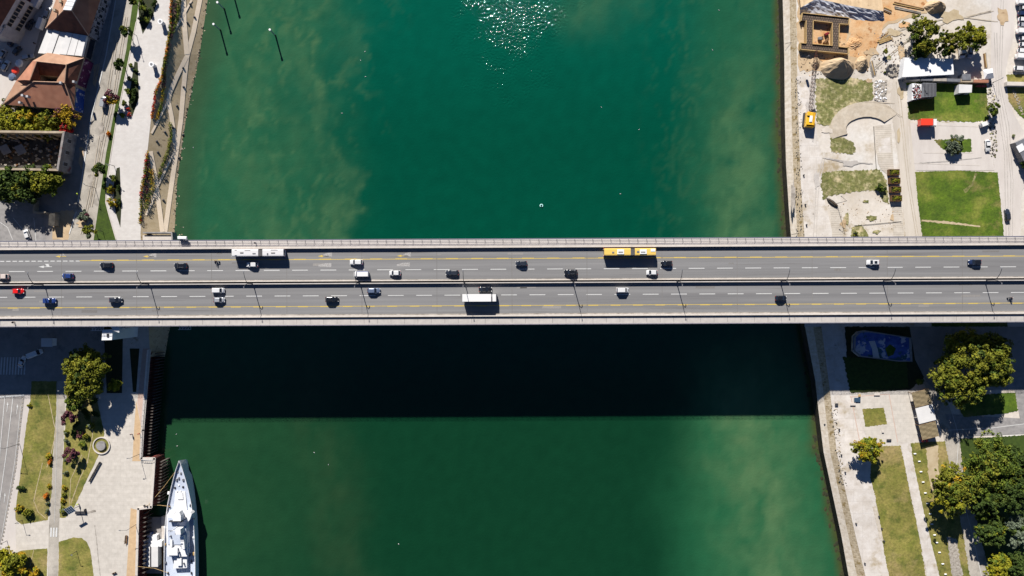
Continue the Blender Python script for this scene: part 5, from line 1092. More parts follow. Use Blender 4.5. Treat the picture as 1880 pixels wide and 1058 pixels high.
hedge([(272, 290), (270, 330), (265, 370)], 5, .5, ['leaf_dark', 'leaf_purple'], 'dark low planting behind the hedge near the bridge', 9, zsl)
rnd = random.Random(31)
for i, (x, y) in enumerate(((349, 8), (344, 42), (357, 32), (337, 160), (325, 195), (318, 235), (303, 243), (288, 260), (290, 280), (305, 330), (300, 368), (336, 125), (336, 248), (328, 290))):
    z = zsl(x, y); p = P(x, y, z); o = MB().dome((0, 0, 0), (.5, .5), .45, 'steel_dark', 8, 3).build('bollard'); o.location = p; tag(o, 'small dark round bollard light on the sandy slope', 'bollard', 'bollard lights on the sandy slope')
# ------------------------------------------------------------------ furniture, left
def urn(x, y, l_):
    t = empty('round_kiosk', P(x, y, 0), 0, l_, 'kiosk'); mb = MB(); mb.tube([(0, 0, 0), (0, 0, 2.3)], .75, 'metal_white', 16); child(mb, 'drum', t); mb = MB(); mb.tube([(0, 0, 2.3), (0, 0, 2.45)], 1.0, 'metal_white', 20); mb.tube([(0, 0, 2.45), (0, 0, 2.5)], .5, 'steel', 16); child(mb, 'cap', t)
urn(300, 44, 'upper white drum shaped kiosk on the promenade'); urn(284, 122, 'lower white drum shaped kiosk on the promenade')
def lamp(x, y, h, arm, l_, head=None, z0=0):
    t = empty('street_lamp', P(x, y, z0), 0, l_, 'street lamp'); child(MB().tube([(0, 0, 0), (0, 0, h)], .1, 'steel_dark', 6, .07), 'pole', t)
    a = Vector(arm).normalized(); L = Vector(arm).length; child(MB().tube([(0, 0, h - .1), (arm[0], arm[1], h)], .06, 'steel_dark', 5), 'arm', t)
    child(MB().box((arm[0], arm[1], h - .02), (.6, .3, .12), 'steel', math.atan2(a.y, a.x), .03), 'lamp_head', t); return t
lamp(256, 834, 6.5, (-.9, 0, 0), 'slim promenade lamp post beside the quay step'); lamp(250, 963, 6.5, (-2.6, 0, 0), 'slim promenade lamp post beside the slatted bench')
lamp(36, 815, 8, (-2.5, .4, 0), 'street lamp standing at the edge of the long lawn by the road'); lamp(13, 993, 8, (-2.5, 0, 0), 'street lamp at the left road near the paved crossing'); lamp(141, 1012, 4, (.6, 0, 0), 'small lamp post in the rounded corner lawn')
lamp(210, 305, 6, (1.2, -.8, 0), 'promenade lamp above the green shrub'); lamp(251, 66, 6, (.3, -1.0, 0), 'promenade lamp below the uppermost bed'); lamp(175, 345, 6, (-.6, .6, 0), 'lamp post leaning arm over the lawn beside the concrete road'); lamp(189, 425, 6, (-.5, .5, 0), 'lamp post in the lawn close to the bridge')
lamp(68, 52, 8, (-1.5, 1.0, 0), 'street lamp in the shaded old street'); lamp(115, 716, 3, (.3, 0, 0), 'low lamp post at the shadow edge beside the narrow path'); lamp(41, 955, 4, (1.2, 0, 0), 'lamp at the bottom of the long lawn')
def bench(x, y, L, rz, l_, m='wood'):
    t = empty('bench', P(x, y, 0), rz, l_, 'bench'); mb = MB()
    for k in (-.22, 0, .22): mb.box((0, k, .46), (L, .18, .05), m)
    child(mb, 'seat', t); child(MB().box((0, .33, .75), (L, .06, .35), m), 'backrest', t)
    for s in (-1, 1): child(MB().box((s * (L / 2 - .3), 0, .22), (.1, .5, .44), 'steel_dark'), 'leg', t)
bench(176, 866, 8.6, R(61), 'long dark bench along the slanting lawn edge', 'steel_dark'); bench(233, 990, 3.2, R(85), 'slatted bench on the promenade beside the sand coloured strip'); bench(211, 1052, 1.6, .4, 'small bench at the bottom edge of the promenade')
t = empty('planter', P(187, 818, 0), 0, 'round stone planter ring with a grey disc in its centre', 'planter')
mb = MB(); n = 32; R1, R2 = 3.3, 2.9
mb.faces([(R1 * math.cos(6.2832 * i / n), R1 * math.sin(6.2832 * i / n), z) for z in (0, .45) for i in range(n)] + [(R2 * math.cos(6.2832 * i / n), R2 * math.sin(6.2832 * i / n), z) for z in (.45, .05) for i in range(n)], [(k * n + i, k * n + (i + 1) % n, (k + 1) * n + (i + 1) % n, (k + 1) * n + i) for k in range(3) for i in range(n)], 'concrete'); child(mb, 'rim', t)
mb = MB(); mb.tube([(0, 0, .05), (0, 0, .12)], 2.9, 'grass_dry', 32); child(mb, 'soil', t); mb = MB(); mb.tube([(0, 0, .1), (0, 0, .8)], 1.75, 'concrete_grey', 28); child(mb, 'disc', t)
# solar info column
t = empty('solar_panel', P(146, 929, 0), 0, 'tilted solar panel on a mast beside the wedge lawn', 'solar panel'); child(MB().tube([(0, 0, 0), (-.2, 0, 4.4)], .12, 'steel', 8), 'pole', t)
mb = MB(); a = .5
def rotp(x, y, z): X = x * math.cos(a) - y * math.sin(a); Y = x * math.sin(a) + y * math.cos(a); return (X - .4, Y, 4.4 + z + X * .0)
mb.faces([rotp(-1.5, -1.3, 0), rotp(1.5, -1.3, 0), rotp(1.5, 1.3, 1.0), rotp(-1.5, 1.3, 1.0), rotp(-1.5, -1.3, .1), rotp(1.5, -1.3, .1), rotp(1.5, 1.3, 1.1), rotp(-1.5, 1.3, 1.1)], [(0, 1, 2, 3), (4, 5, 6, 7), (0, 1, 5, 4), (1, 2, 6, 5), (2, 3, 7, 6), (3, 0, 4, 7)], 'metal_white'); child(mb, 'frame', t)
mb = MB()
for i in range(4):
    for j in range(3):
        x, y = -1.4 + i * .71, -1.2 + j * .82; z = lambda yy: (yy + 1.3) / 2.6 + .115
        mb.poly([rotp(x, y, z(y)), rotp(x + .64, y, z(y)), rotp(x + .64, y + .74, z(y + .74)), rotp(x, y + .74, z(y + .74))], 'glass_blue')
child(mb, 'solar_cells', t)
t = empty('bench', P(149, 941, 0), 0, 'dark charging bench at the foot of the solar panel mast', 'bench'); child(MB().box((0, 0, .45), (4.0, 1.1, .1), 'steel_dark'), 'seat', t)
for s in (-1, 1): child(MB().box((s * 1.7, 0, .2), (.15, .9, .4), 'steel_dark'), 'leg', t)
child(MB().box((1.85, .9, .6), (.25, 1.2, 1.2), 'steel_dark'), 'armrest', t)
# quay handrail and gate
mb = MB(); a, b = P(274, 643, 0), P(262, 792, 0); b2 = P(260, 842, 0)
for q0, q1 in ((a, b), (b, b2)):
    n = int((q1 - q0).length / 2)
    for i in range(n + 1): q = q0.lerp(q1, i / n); mb.box((q.x - .1, q.y, .75), (.08, .08, 1.1), 'metal_white')
    for z in (.6, .9, 1.3): mb.tube([q0 + Vector((-.1, 0, z)), q1 + Vector((-.1, 0, z))], .05, 'metal_white', 5)
tag(mb.build('handrail'), 'white handrail along the quay edge in the bridge shadow', 'handrail')
mb = MB(); q0, q1 = P(263, 842, 0), P(290, 844, 0); q0, q1 = P(262, 843, 0), P(283, 844, 0)
for i in range(7): q = q0.lerp(q1, i / 6); mb.box((q.x, q.y, .6), (.08, .08, 1.1), 'metal_white')
mb.tube([q0 + Vector((0, 0, 1.1)), q1 + Vector((0, 0, 1.1))], .06, 'metal_white', 5); tag(mb.build('gate'), 'small white gate across the top of the quay bump', 'gate')
for i, (x, y) in enumerate(((266, 928), (271, 929))): o = MB().tube([(0, 0, 0), (0, 0, .5), (0, 0, .55), (0, 0, .7)], .3, 'steel_dark', 10).build('mooring_bollard'); o.location = P(x, y, 0); tag(o, 'dark mooring bollard on the lower end of the quay bump, %s of the pair' % ('left' if i == 0 else 'right'), 'bollard')
# lift tower and gantries at the bridge edge
t = empty('lift_tower', (0, 0, 0), 0, 'white stair and lift tower attached to the lower edge of the bridge', 'tower')
mb = MB(); mb.pxprism([(188, 606), (207, 605), (205.5, 624.5), (186.5, 625)], 0, 16.6, 'metal_white'); child(mb, 'shaft', t); mb = MB(); mb.pxprism([(202, 598.5), (219, 598.5), (219, 611), (209, 608)], 14.5, 17.2, 'metal_white'); child(mb, 'landing', t); p = P(198, 616, 16.7); child(MB().box(p, (.7, 1.2, .3), 'steel_dark'), 'roof_unit', t)
def gantry(x, y, z, l_, m='metal_white', s=1):
    t = empty('service_gantry', P(x, y, z), 0, l_, 'gantry'); mb = MB()
    for k in range(5):
        u = -2 + k; mb.box((u, 0, 0), (.12, 1.6, .12), m); mb.box((u, -.8, .5), (.1, .1, 1.0), m)
        if k < 4: mb.tube([(u, -.8, 0), (u + 1, .8, 0)], .06, m, 4)
    for yy in (-.8, .8): mb.box((0, yy, 0), (4.2, .12, .12), m)
    mb.box((0, -.8, 1), (4.2, .08, .08), m); child(mb, 'frame', t); child(MB().box((-.4, 0, -.1), (2.0, 1.0, .08), 'steel'), 'platform', t)
gantry(180, 603, 15.5, 'white steel service gantry under the bridge edge, leftmost of three'); gantry(226, 599, 15.5, 'white steel service gantry under the bridge edge right of the lift tower'); gantry(340, 601, 15.5, 'white steel service gantry under the bridge edge above the water')
t = empty('service_pod', P(338, 441, DZ + .3), 0, 'white service pod hanging on the upper railing of the bridge', 'pod'); child(MB().box((0, .7, 1.4), (3.2, 1.0, .5), 'metal_white', 0, .12).box((-1.1, .9, 1.1), (1.2, .8, .4), 'metal_white', 0, .1), 'cabin', t); child(MB().tube([(0, .7, 0), (0, .7, 1.3)], .15, 'steel', 6).box((0, .2, .2), (2.6, 1.2, .15), 'steel'), 'bracket', t)
mat('buoy_teal', (.35, .62, .60), rough=.4)
# ------------------------------------------------------------------ mooring dolphins and buoy
for i, (x, y, l_) in enumerate(((405, 56, 'white capped mooring pile nearest the left bank'), (506, 66, 'white capped mooring pile furthest from the left bank'), (412, 17, 'white capped mooring pile at the top edge of the river'), (428, -12, 'mooring pile beyond the top edge casting its shadow into the picture'))):
    t = empty('mooring_pile', P(x, y, WZ), 0, l_, 'mooring pile'); child(MB().tube([(0, 0, -4), (0, 0, 1.2)], .32, 'wall_dark', 12), 'base', t); child(MB().tube([(0, 0, 1.2), (0, 0, 6.0)], .3, 'paint_car_silver', 12), 'shaft', t); child(MB().tube([(0, 0, 6.0), (0, 0, 6.5)], .42, 'metal_white', 12), 'cap', t)
t = empty('buoy', P(994, 378, WZ), 0, 'small pale turquoise buoy floating alone above the bridge', 'buoy'); t.scale = (.65, .65, .65); mb = MB(); n = 14
mb.loft([[( (.8 + .28 * math.cos(b)) * math.cos(a), (.8 + .28 * math.cos(b)) * math.sin(a), .1 + .28 * math.sin(b)) for b in [6.283 * j / 8 for j in range(8)]] for a in [R(-60) + R(300) * i / n for i in range(n + 1)]], 'buoy_teal'); child(mb, 'float', t, True); child(MB().tube([(0, 0, -.3), (0, 0, 1.5)], .16, 'steel_dark', 8, .08), 'mast', t)
rnd = random.Random(9); gull = None
for i, (x, y) in enumerate(((1320, 19), (1308, 92), (670, 95), (662, 111), (671, 141), (628, 208), (1104, 197), (1173, 238), (1139, 356), (324, 797), (325, 819), (577, 831), (603, 853), (732, 999), (355, 271))):
    if gull is None:
        gull = empty('gull'); child(MB().dome((0, 0, 0), (.42, .2), .22, 'metal_white', 10, 3), 'body', gull, True); child(MB().box((-.25, 0, .17), (.5, .34, .06), 'steel'), 'wing', gull); child(MB().dome((.4, 0, .2), (.13, .11), .12, 'metal_white', 8, 2).tube([(.5, 0, .25), (.62, 0, .23)], .03, 'paint_orange', 4), 'head', gull); o = gull
    else: o = copy_tree(gull)
    put(o, P(x, y, WZ), rnd.uniform(0, 6), 'white gull floating on the river', 'gulls floating on the river', 'bird', .55)
# ------------------------------------------------------------------ ship
sh = empty('ship', P(330, 1000, WZ), 0, 'white motor vessel moored at the left quay with its pointed bow towards the bridge', 'ship')
sh_o = Vector(sh.location)
def SP(x, y, z): return P(x, y, z) - sh_o
DK = -2.6
tab = [(845, 330, 330.6), (852, 327.5, 333.5), (862, 324, 337), (878, 319.5, 342), (900, 314, 348), (925, 309, 353), (955, 305, 357), (990, 303, 359), (1030, 302.5, 360), (1090, 302.5, 360), (1180, 304, 358), (1240, 308, 354)]
rings = []; dk = []; rl = []
for y, a, b in tab:
    z = DK + max(0, (930 - y)) / 85 * 1.3; wl = .78 if y > 870 else .35; m_ = (a + b) / 2
    A_1, B_1 = SP(a, y, z), SP(b, y, z); c = (A_1 + B_1) / 2; hw = (B_1 - A_1).x / 2
    sy = -1.6 if y < 870 else 0
    rings.append([A_1, Vector((c.x - hw * .93, c.y + sy * .5, -1.6)), Vector((c.x - hw * wl, c.y + sy, -.6)), Vector((c.x, c.y + sy, -1.8)), Vector((c.x + hw * wl, c.y + sy, -.6)), Vector((c.x + hw * .93, c.y + sy * .5, -1.6 if z < 0 else 2)), B_1])
    rings[-1][1].z = 1.6; rings[-1][5].z = 1.6; dk.append((A_1, B_1))
mb = MB(); n7 = 7; vs = [v for r in rings for v in r]; mb.faces(vs, [(i * 7 + k, i * 7 + k + 1, (i + 1) * 7 + k + 1, (i + 1) * 7 + k) for i in range(len(rings) - 1) for k in range(6)] + [tuple(range((len(rings) - 1) * 7, len(rings) * 7))], 'metal_white'); child(mb, 'hull', sh, False)
mb = MB(); vs = [v for d_ in dk for v in d_]; mb.faces([v - Vector((0, 0, .05)) for v in vs], [(2 * i, 2 * i + 1, 2 * i + 3, 2 * i + 2) for i in range(len(dk) - 1)], 'ship_deck'); child(mb, 'deck', sh)
for s in (0, 1):
    mb = MB()
    for (p0, p1) in zip(dk, dk[1:]):
        a, b = p0[s], p1[s]; hh = Vector((0, 0, .75)); inn = Vector(((.15 if s == 0 else -.15), 0, 0)); mb.faces([a, b, b + inn, a + inn, a + hh, b + hh, b + hh + inn, a + hh + inn], [(0, 1, 5, 4), (4, 5, 6, 7), (3, 2, 6, 7)], 'metal_white')
    child(mb, 'bulwark', sh)
def sblock(nm, pts, z0, z1, m='metal_white'):
    w_ = [SP(x, y, z1) for x, y in pts]; mb = MB(); mb.prism([(v.x, v.y) for v in w_], z0 - WZ, z1 - WZ, m); return child(mb, nm, sh)
sblock('hatch', [(322, 902), (340, 902), (343, 938), (319, 938)], DK - .05, DK + .5)
sblock('hatch_cover', [(327, 905), (335, 905), (336, 917), (326, 917)], DK + .4, DK + .8)
sblock('deckhouse', [(306, 946), (310, 940), (320, 940), (323, 936), (329, 936), (334, 942), (349, 940), (352, 944), (348, 955), (343, 960), (343, 1022), (307, 1022), (305, 980)], DK, DK + 2.6)
sblock('boat_deck', [(308, 950), (342, 956), (341, 1000), (308, 1000)], DK + 2.6, DK + 2.9, 'ship_deck')
sblock('wheelhouse', [(318, 946), (323, 940), (329, 940), (332, 947), (332, 957), (317, 957)], DK + 2.9, DK + 5.4)
sblock('window_band', [(317.6, 946.5), (322.8, 939.4), (329.2, 939.4), (332.5, 946.5), (332.5, 948), (317.6, 948)], DK + 4.2, DK + 4.9, 'glass')
sblock('bridge_wing', [(310, 957), (334, 957), (334, 959), (310, 959)], DK + 3.2, DK + 4.4, 'steel_dark')
sblock('funnel', [(322, 972), (331, 972), (332, 982), (321, 982)], DK + 2.9, DK + 6.2)
sblock('aft_deckhouse', [(320, 1023), (343, 1022), (343, 1043), (318, 1044)], DK, DK + 1.6)
sblock('skylight', [(325, 1025), (333, 1025), (333, 1039), (325, 1039)], DK + 1.6, DK + 2.3)
sblock('locker', [(312, 992), (316, 992), (316, 1004), (312, 1004)], DK + 2.9, DK + 3.6)
sblock('locker', [(330, 986), (337, 984), (339, 1008), (334, 1010)], DK + 2.9, DK + 4.4)
sblock('canopy', [(308, 1006), (326, 1006), (326, 1020), (308, 1020)], DK + 2.9, DK + 3.4)
sblock('aft_house', [(312, 1075), (350, 1075), (348, 1160), (314, 1160)], DK, DK + 2.4)
q = SP(327, 966, DK + 2.9); child(MB().tube([q, q + Vector((0, 0, 7))], .22, 'metal_white', 8, .1).tube([q + Vector((-1.6, 0, 5)), q + Vector((1.6, 0, 5))], .08, 'metal_white', 5).box(q + Vector((0, .3, 6)), (1.6, .25, .2), 'steel'), 'mast', sh)
for x, y in ((327, 866), (333, 869), (329, 878), (325, 881), (337, 881)): q = SP(x, y, DK + .6); child(MB().box(q + Vector((0, 0, .2)), (.7, 1.0, .6), 'steel', 0, .1), 'winch', sh)
for x, y in ((322.5, 895), (337.5, 893.5)): q = SP(x, y, DK); child(MB().box(q + Vector((0, 0, .3)), (.7, .7, .9), 'steel_dark', 0, .08), 'ventilator', sh)
for x, y in ((327, 901), (333, 901), (330, 890)): q = SP(x, y, DK); child(MB().tube([q, q + Vector((0, 0, .8))], .3, 'metal_white', 8), 'ventilator', sh)
for x, y in ((312, 930), (350, 928), (349, 1018), (352, 1030), (352, 1052), (309, 1052)): q = SP(x, y, DK); child(MB().box(q + Vector((0, 0, .3)), (.4, .9, .5), 'steel_dark', 0, .05), 'bollard', sh)
for x, y in ((347, 1000), (347, 1010)): q = SP(x, y, DK + 1.2); child(MB().tube([q + Vector((0, -.9, 0)), q + Vector((0, .9, 0))], .35, 'metal_white', 10), 'life_raft', sh)
# gangway and pontoon
mb = MB(); mb.pxprism([(296, 949), (303, 949), (304.5, 1010), (301, 1017), (297, 990)], WZ, WZ + 1.6, 'concrete'); tag(mb.build('gangway'), 'narrow pale gangway float between pontoon and ship', 'gangway')
t = empty('pontoon', (0, 0, 0), 0, 'floating pontoon with a white roofed pavilion between quay and ship', 'pontoon')
mb = MB(); mb.pxprism([(262, 950), (296, 950), (296, 977), (262, 977)], WZ - .5, WZ + .9, 'steel', 'asphalt'); mb.pxprism([(261, 977), (297, 977), (297, 1053), (261, 1053)], WZ - .5, WZ + 1.0, 'wood', 'concrete_grey'); child(mb, 'deck', t)
mb = MB(); mb.pxprism([(263, 1003), (290, 1003), (290, 1040), (263, 1040)], WZ + 1, WZ + 3.6, 'metal_white'); mb.pxprism([(262, 994), (297, 994), (297, 1004), (262, 1004)], WZ + 1.0, WZ + 3.2, 'metal_white'); child(mb, 'cabin', t)
mb = MB(); A1, A2, A3, A4, A5, A6 = P(263, 1004, WZ + 3.7), P(276, 1004, WZ + 4.0), P(290, 1004, WZ + 3.7), P(263, 1041, WZ + 3.7), P(276, 1041, WZ + 4.0), P(290, 1041, WZ + 3.7); mb.poly([A1, A2, A5, A4], 'metal_roof').poly([A2, A3, A6, A5], 'metal_roof'); child(mb, 'roof', t)
p = P(276.3, 1022, WZ + 4.1); child(MB().box(p, (.35, 7.8, .12), 'steel_dark'), 'ridge', t)
mb = MB(); mb.pxprism([(270, 983), (288, 983), (288, 994), (270, 994)], WZ + 1, WZ + 2.8, 'metal_white'); mb.pxprism([(272, 978), (279, 978), (279, 983), (272, 983)], WZ + .9, WZ + 2.2, 'paint_van_blue', 'metal_white'); child(mb, 'hut', t)

for i, (a, b) in enumerate((((271, 929, .5), (322, 866, DK + .9)), ((266, 929, .5), (313, 930, DK + .6)), ((252, 1040, .5), (309, 1052, DK + .6)))):
    A1, B1 = P(*a), P(*b); m1 = (A1 + B1) / 2 - Vector((0, 0, 1.2)); tag(MB().tube([A1, m1, B1], .07, 'wood_pale', 5).build('mooring_rope'), 'mooring rope from the quay to the ship, %s of three' % ('foremost', 'middle', 'aftmost')[i], 'rope')
rnd = random.Random(61)
for i in range(9):
    y = 905 + i * 16 + rnd.uniform(-3, 3); s_ = i % 2; x = (308 if s_ == 0 else 354) + (2 if y < 930 else 0) * (1 if s_ == 0 else -1) - (4 if y > 950 and s_ == 0 else 0) + (2 if y > 950 and s_ == 1 else 0)
    q = SP(x, y, DK + .05); child(MB().box(q + Vector((0, 0, .25)), (rnd.uniform(.4, .9), rnd.uniform(.5, 1.2), .5), rnd.choice(('steel', 'steel_dark', 'metal_white', 'wood_pale')), rnd.uniform(-.3, .3), .05), 'deck_locker', sh)
for x, y in ((341, 950), (338, 972), (314, 984), (329, 1013), (338, 1034)): q = SP(x, y, DK + 2.9 if y < 1020 else DK + 1.7); child(MB().tube([q, q + Vector((0, 0, .9))], .28, 'steel', 8), 'ventilator', sh)
# ------------------------------------------------------------------ right bank, building site
def mound(pxs, pys, rx, ry, h, m, lab, seed=1, name='sand_pile', lean=0, amp=.18):
    rnd = random.Random(seed); c = P(pxs, pys, 0); n, K_ = 30, 9; mb = MB(); vs = []
    for j in range(K_ + 1):
        t = j / K_
        for i in range(n):
            a = 6.28318 * i / n; k = 1 + amp * noise.noise(Vector((math.cos(a) * 1.6, math.sin(a) * 1.6, seed * 3.1)))
            rr = (1 - t) * k; z = h * (1 - (1 - t) ** 1.25) + .25 * noise.noise(Vector((i * .7, j * .9, seed)))
            vs.append((rr * rx / 4.84 * math.cos(a), rr * ry / 4.84 * math.sin(a) + lean * t, z if j else -.1))
    mb.faces(vs, [(j * n + i, j * n + (i + 1) % n, (j + 1) * n + (i + 1) % n, (j + 1) * n + i) for j in range(K_) for i in range(n)], m)
    o = mb.build(name, smooth=False); o.location = c; return tag(o, lab, 'pile')
mound(1537, 126, 33, 20, 5.2, 'soil_tan', 'big sand pile with a deep dark shaded side below the timber formwork', 1, lean=1.6)
mound(1582, 118, 13, 15, 2.6, 'soil_tan', 'smaller sand pile right of the big one', 2, lean=.8); mound(1716, 14, 20, 13, 3.4, 'soil_tan', 'pale earth pile near the top edge', 3, lean=.8)
mound(1497, 116, 9, 13, 1.6, 'soil_tan', 'low sand heap under the tip of the crane boom', 4); mound(1568, 80, 16, 12, .8, 'soil_orange', 'low orange soil heap beside the formwork', 5)
# embankment covered with pale sheeting
rnd = random.Random(2); tl = [(1470, 14), (1498, -2), (1530, 4), (1556, 10), (1590, 16), (1622, 21)]; bl = [(1468, 26), (1492, 26), (1528, 31), (1554, 34), (1590, 39), (1624, 38)]
mb = MB(); vs = []; m_ = 34
for j in range(9):
    for i in range(m_):
        t = i / (m_ - 1) * 5; k = min(4, int(t)); u = t - k; a = (tl[k][0] + (tl[k + 1][0] - tl[k][0]) * u, tl[k][1] + (tl[k + 1][1] - tl[k][1]) * u); b = (bl[k][0] + (bl[k + 1][0] - bl[k][0]) * u, bl[k][1] + (bl[k + 1][1] - bl[k][1]) * u)
        v = j / 8; z = 2.0 * (1 - v) + rnd.uniform(-.2, .2); vs.append(P(a[0] + (b[0] - a[0]) * v, a[1] + (b[1] - a[1]) * v, max(.05, z)))
mb.faces(vs, [(j * m_ + i, j * m_ + i + 1, (j + 1) * m_ + i + 1, (j + 1) * m_ + i) for j in range(8) for i in range(m_ - 1)], 'tarp')
top = vs[:m_]; bk = [(v[0], v[1] + 9, 0) for v in top]; mb.faces(top + [Vector(b) for b in bk], [(i, i + 1, m_ + i + 1, m_ + i) for i in range(m_ - 1)], 'soil_tan')
tag(mb.build('earth_bank'), 'long earth bank covered with wrinkled blue grey sheeting at the top of the site', 'earth bank')
# formwork
t = empty('formwork', (0, 0, 0), 0, 'timber framed formwork with grey rebar grids shaped like a window frame', 'formwork'); Hf = 1.7
for pts in ([(1474, 25), (1558, 33), (1557, 45), (1538, 43), (1527, 42), (1493, 38), (1473, 38)], [(1471, 80), (1492, 81), (1527, 84), (1540, 86), (1557, 88), (1556, 98), (1470, 91)], [(1480, 38), (1493, 38), (1492, 81), (1480, 80)], [(1527, 42), (1540, 43), (1540, 86), (1527, 84)]):
    mb = MB(); mb.pxprism(pts, 0, Hf - .25, 'rebar'); child(mb, 'rebar_grid', t); n = len(pts)
for a, b in (((1473, 24), (1559, 33)), ((1473, 24), (1471, 38)), ((1559, 33), (1558, 45)), ((1493, 38), (1528, 42)), ((1540, 44), (1558, 45)), ((1480, 38), (1480, 80)), ((1493, 38), (1492, 80)), ((1528, 42), (1528, 84)), ((1541, 44), (1540, 85)), ((1492, 81), (1527, 84)), ((1470, 79), (1480, 80)), ((1540, 86), (1557, 88)), ((1470, 79), (1470, 91)), ((1557, 88), (1557, 99)), ((1470, 91), (1557, 99))):
    A1, B1 = P(*a, Hf), P(*b, Hf); d = B1 - A1; c = (A1 + B1) / 2; child(MB().box((c.x, c.y, Hf / 2 + .1), (d.length + .15, .22, Hf + .15), 'wood_pale', math.atan2(d.y, d.x)), 'board', t)
for i, (x, y, w_, h_, z_, m_, l_) in enumerate(((1504, 72, 1.4, 2, .8, 'steel', 'white machine inside the timber formwork'), (1516, 64, 1.6, 1.6, 1, 'paint_car_maroon', 'red machine inside the timber formwork'), (1515, 77, 2.4, 1.6, 1, 'wood', 'stack of props inside the timber formwork'))):
    t = empty('site_equipment', P(x, y, 0), .4 * i, l_, 'equipment'); child(MB().box((0, 0, z_ / 2 + .2), (w_, h_ * .6, z_), m_, 0, .15), 'body', t); child(MB().tube([(-w_ / 2, 0, .25), (w_ / 2 + .8, .3, .3)], .12, 'steel_dark', 6), 'shaft', t)
# loose timber
TB = [(1600, 112, 1606, 138, 4, 'long timber stack beside the small sand pile'), (1585, 8, 1602, 13, 5, 'timber beams on the orange soil near the top edge'), (1622, 15, 1636, 21, 4, 'timber bundle right of the sheeted bank'), (1640, 4, 1695, 16, 2, 'long pipe lying on orange soil at the top'), (1642, 12, 1690, 23, 2, 'second long pipe lying on orange soil'), (1612, 77, 1636, 68, 4, 'grey planks thrown in a heap on the site'), (1618, 70, 1630, 62, 3, 'short planks beside the grey heap'), (1809, 98, 1812, 124, 3, 'long timber baulk standing alone beside the road')]
for x0, y0, x1, y1, n, l_ in TB:
    a, b = P(x0, y0, .3), P(x1, y1, .3); d = b - a; rz = math.atan2(d.y, d.x); c = (a + b) / 2; t = empty('timber_stack', (c.x, c.y, 0), rz, l_, 'timber')
    for k in range(n): child(MB().box((rnd.uniform(-.4, .4), (k - n / 2) * .42, .2 + .1 * (k % 2)), (d.length, .28, .28), rnd.choice(('wood', 'wood_pale', 'concrete_dirty')), rnd.uniform(-.03, .03)), 'beam', t)
def scatter(name, pts, n, smin, smax, mats, lab, seed):
    rnd = random.Random(seed); mb = MB(); xs = [p[0] for p in pts]; ys = [p[1] for p in pts]
    def inside(x, y):
        c = False; j = len(pts) - 1
        for i in range(len(pts)):
            if (pts[i][1] > y) != (pts[j][1] > y) and x < (pts[j][0] - pts[i][0]) * (y - pts[i][1]) / (pts[j][1] - pts[i][1]) + pts[i][0]: c = not c
            j = i
        return c
    k = 0
    while k < n:
        x, y = rnd.uniform(min(xs), max(xs)), rnd.uniform(min(ys), max(ys))
        if not inside(x, y): continue
        k += 1; p = P(x, y, 0); s = rnd.uniform(smin, smax); mb.box((p.x, p.y, s * .25), (s * rnd.uniform(1, 2), s, s * .6), rnd.choice(mats), rnd.uniform(0, 3.1), s * .12)
    tag(mb.build(name), lab, 'rubble', kind='stuff')
scatter('rubble', [(1605, 60), (1660, 50), (1665, 100), (1640, 145), (1600, 140)], 200, .1, .4, ('rubble', 'concrete_dirty', 'wood'), 'broken concrete and timber scattered beside the sand piles', 1)
scatter('rubble', [(1628, 120), (1650, 120), (1650, 140), (1626, 140)], 90, .3, .8, ('steel_dark', 'rubble'), 'heap of dark scrap beside the white shed', 2)
scatter('rubble', [(1606, 148), (1628, 148), (1628, 186), (1606, 186)], 160, .2, .6, ('metal_white', 'rubble', 'concrete_dirty'), 'pale stone blocks laid out beside the weedy grass', 3)
scatter('rubble', [(1815, 150), (1826, 150), (1830, 290), (1818, 292), (1812, 220)], 150, .15, .5, ('rubble', 'concrete_dirty', 'grass_weedy', 'wall_dark'), 'line of rubble along the yard edge beside the road', 4)
scatter('rubble', [(1460, 140), (1470, 140), (1476, 430), (1462, 430)], 130, .1, .35, ('rubble', 'soil_dark', 'steel_dark'), 'small stones and debris along the top of the revetment', 5)
scatter('rubble', [(1512, 370), (1650, 360), (1655, 420), (1545, 425)], 120, .08, .25, ('soil_tan', 'rubble', 'wood'), 'scattered debris on the pale quay near the bridge', 6)
scatter('rubble', [(1857, 165), (1862, 165), (1884, 215), (1876, 212)], 60, .2, .4, ('stone', 'concrete_dirty'), 'row of pale stones edging the lawn at the right edge', 7)
scatter('rubble', [(1525, 745), (1536, 735), (1545, 830), (1556, 900), (1540, 880)], 140, .1, .35, ('rubble', 'soil_dark', 'stone'), 'small debris along the lower revetment edge', 8)
scatter('rubble', [(1475, 20), (1610, 100), (1600, 140), (1468, 140)], 160, .12, .4, ('rubble', 'soil_dark', 'wood', 'soil_orange'), 'loose debris across the building site soil', 9)
mat('boom_brown', (.16, .06, .035), rough=.6)
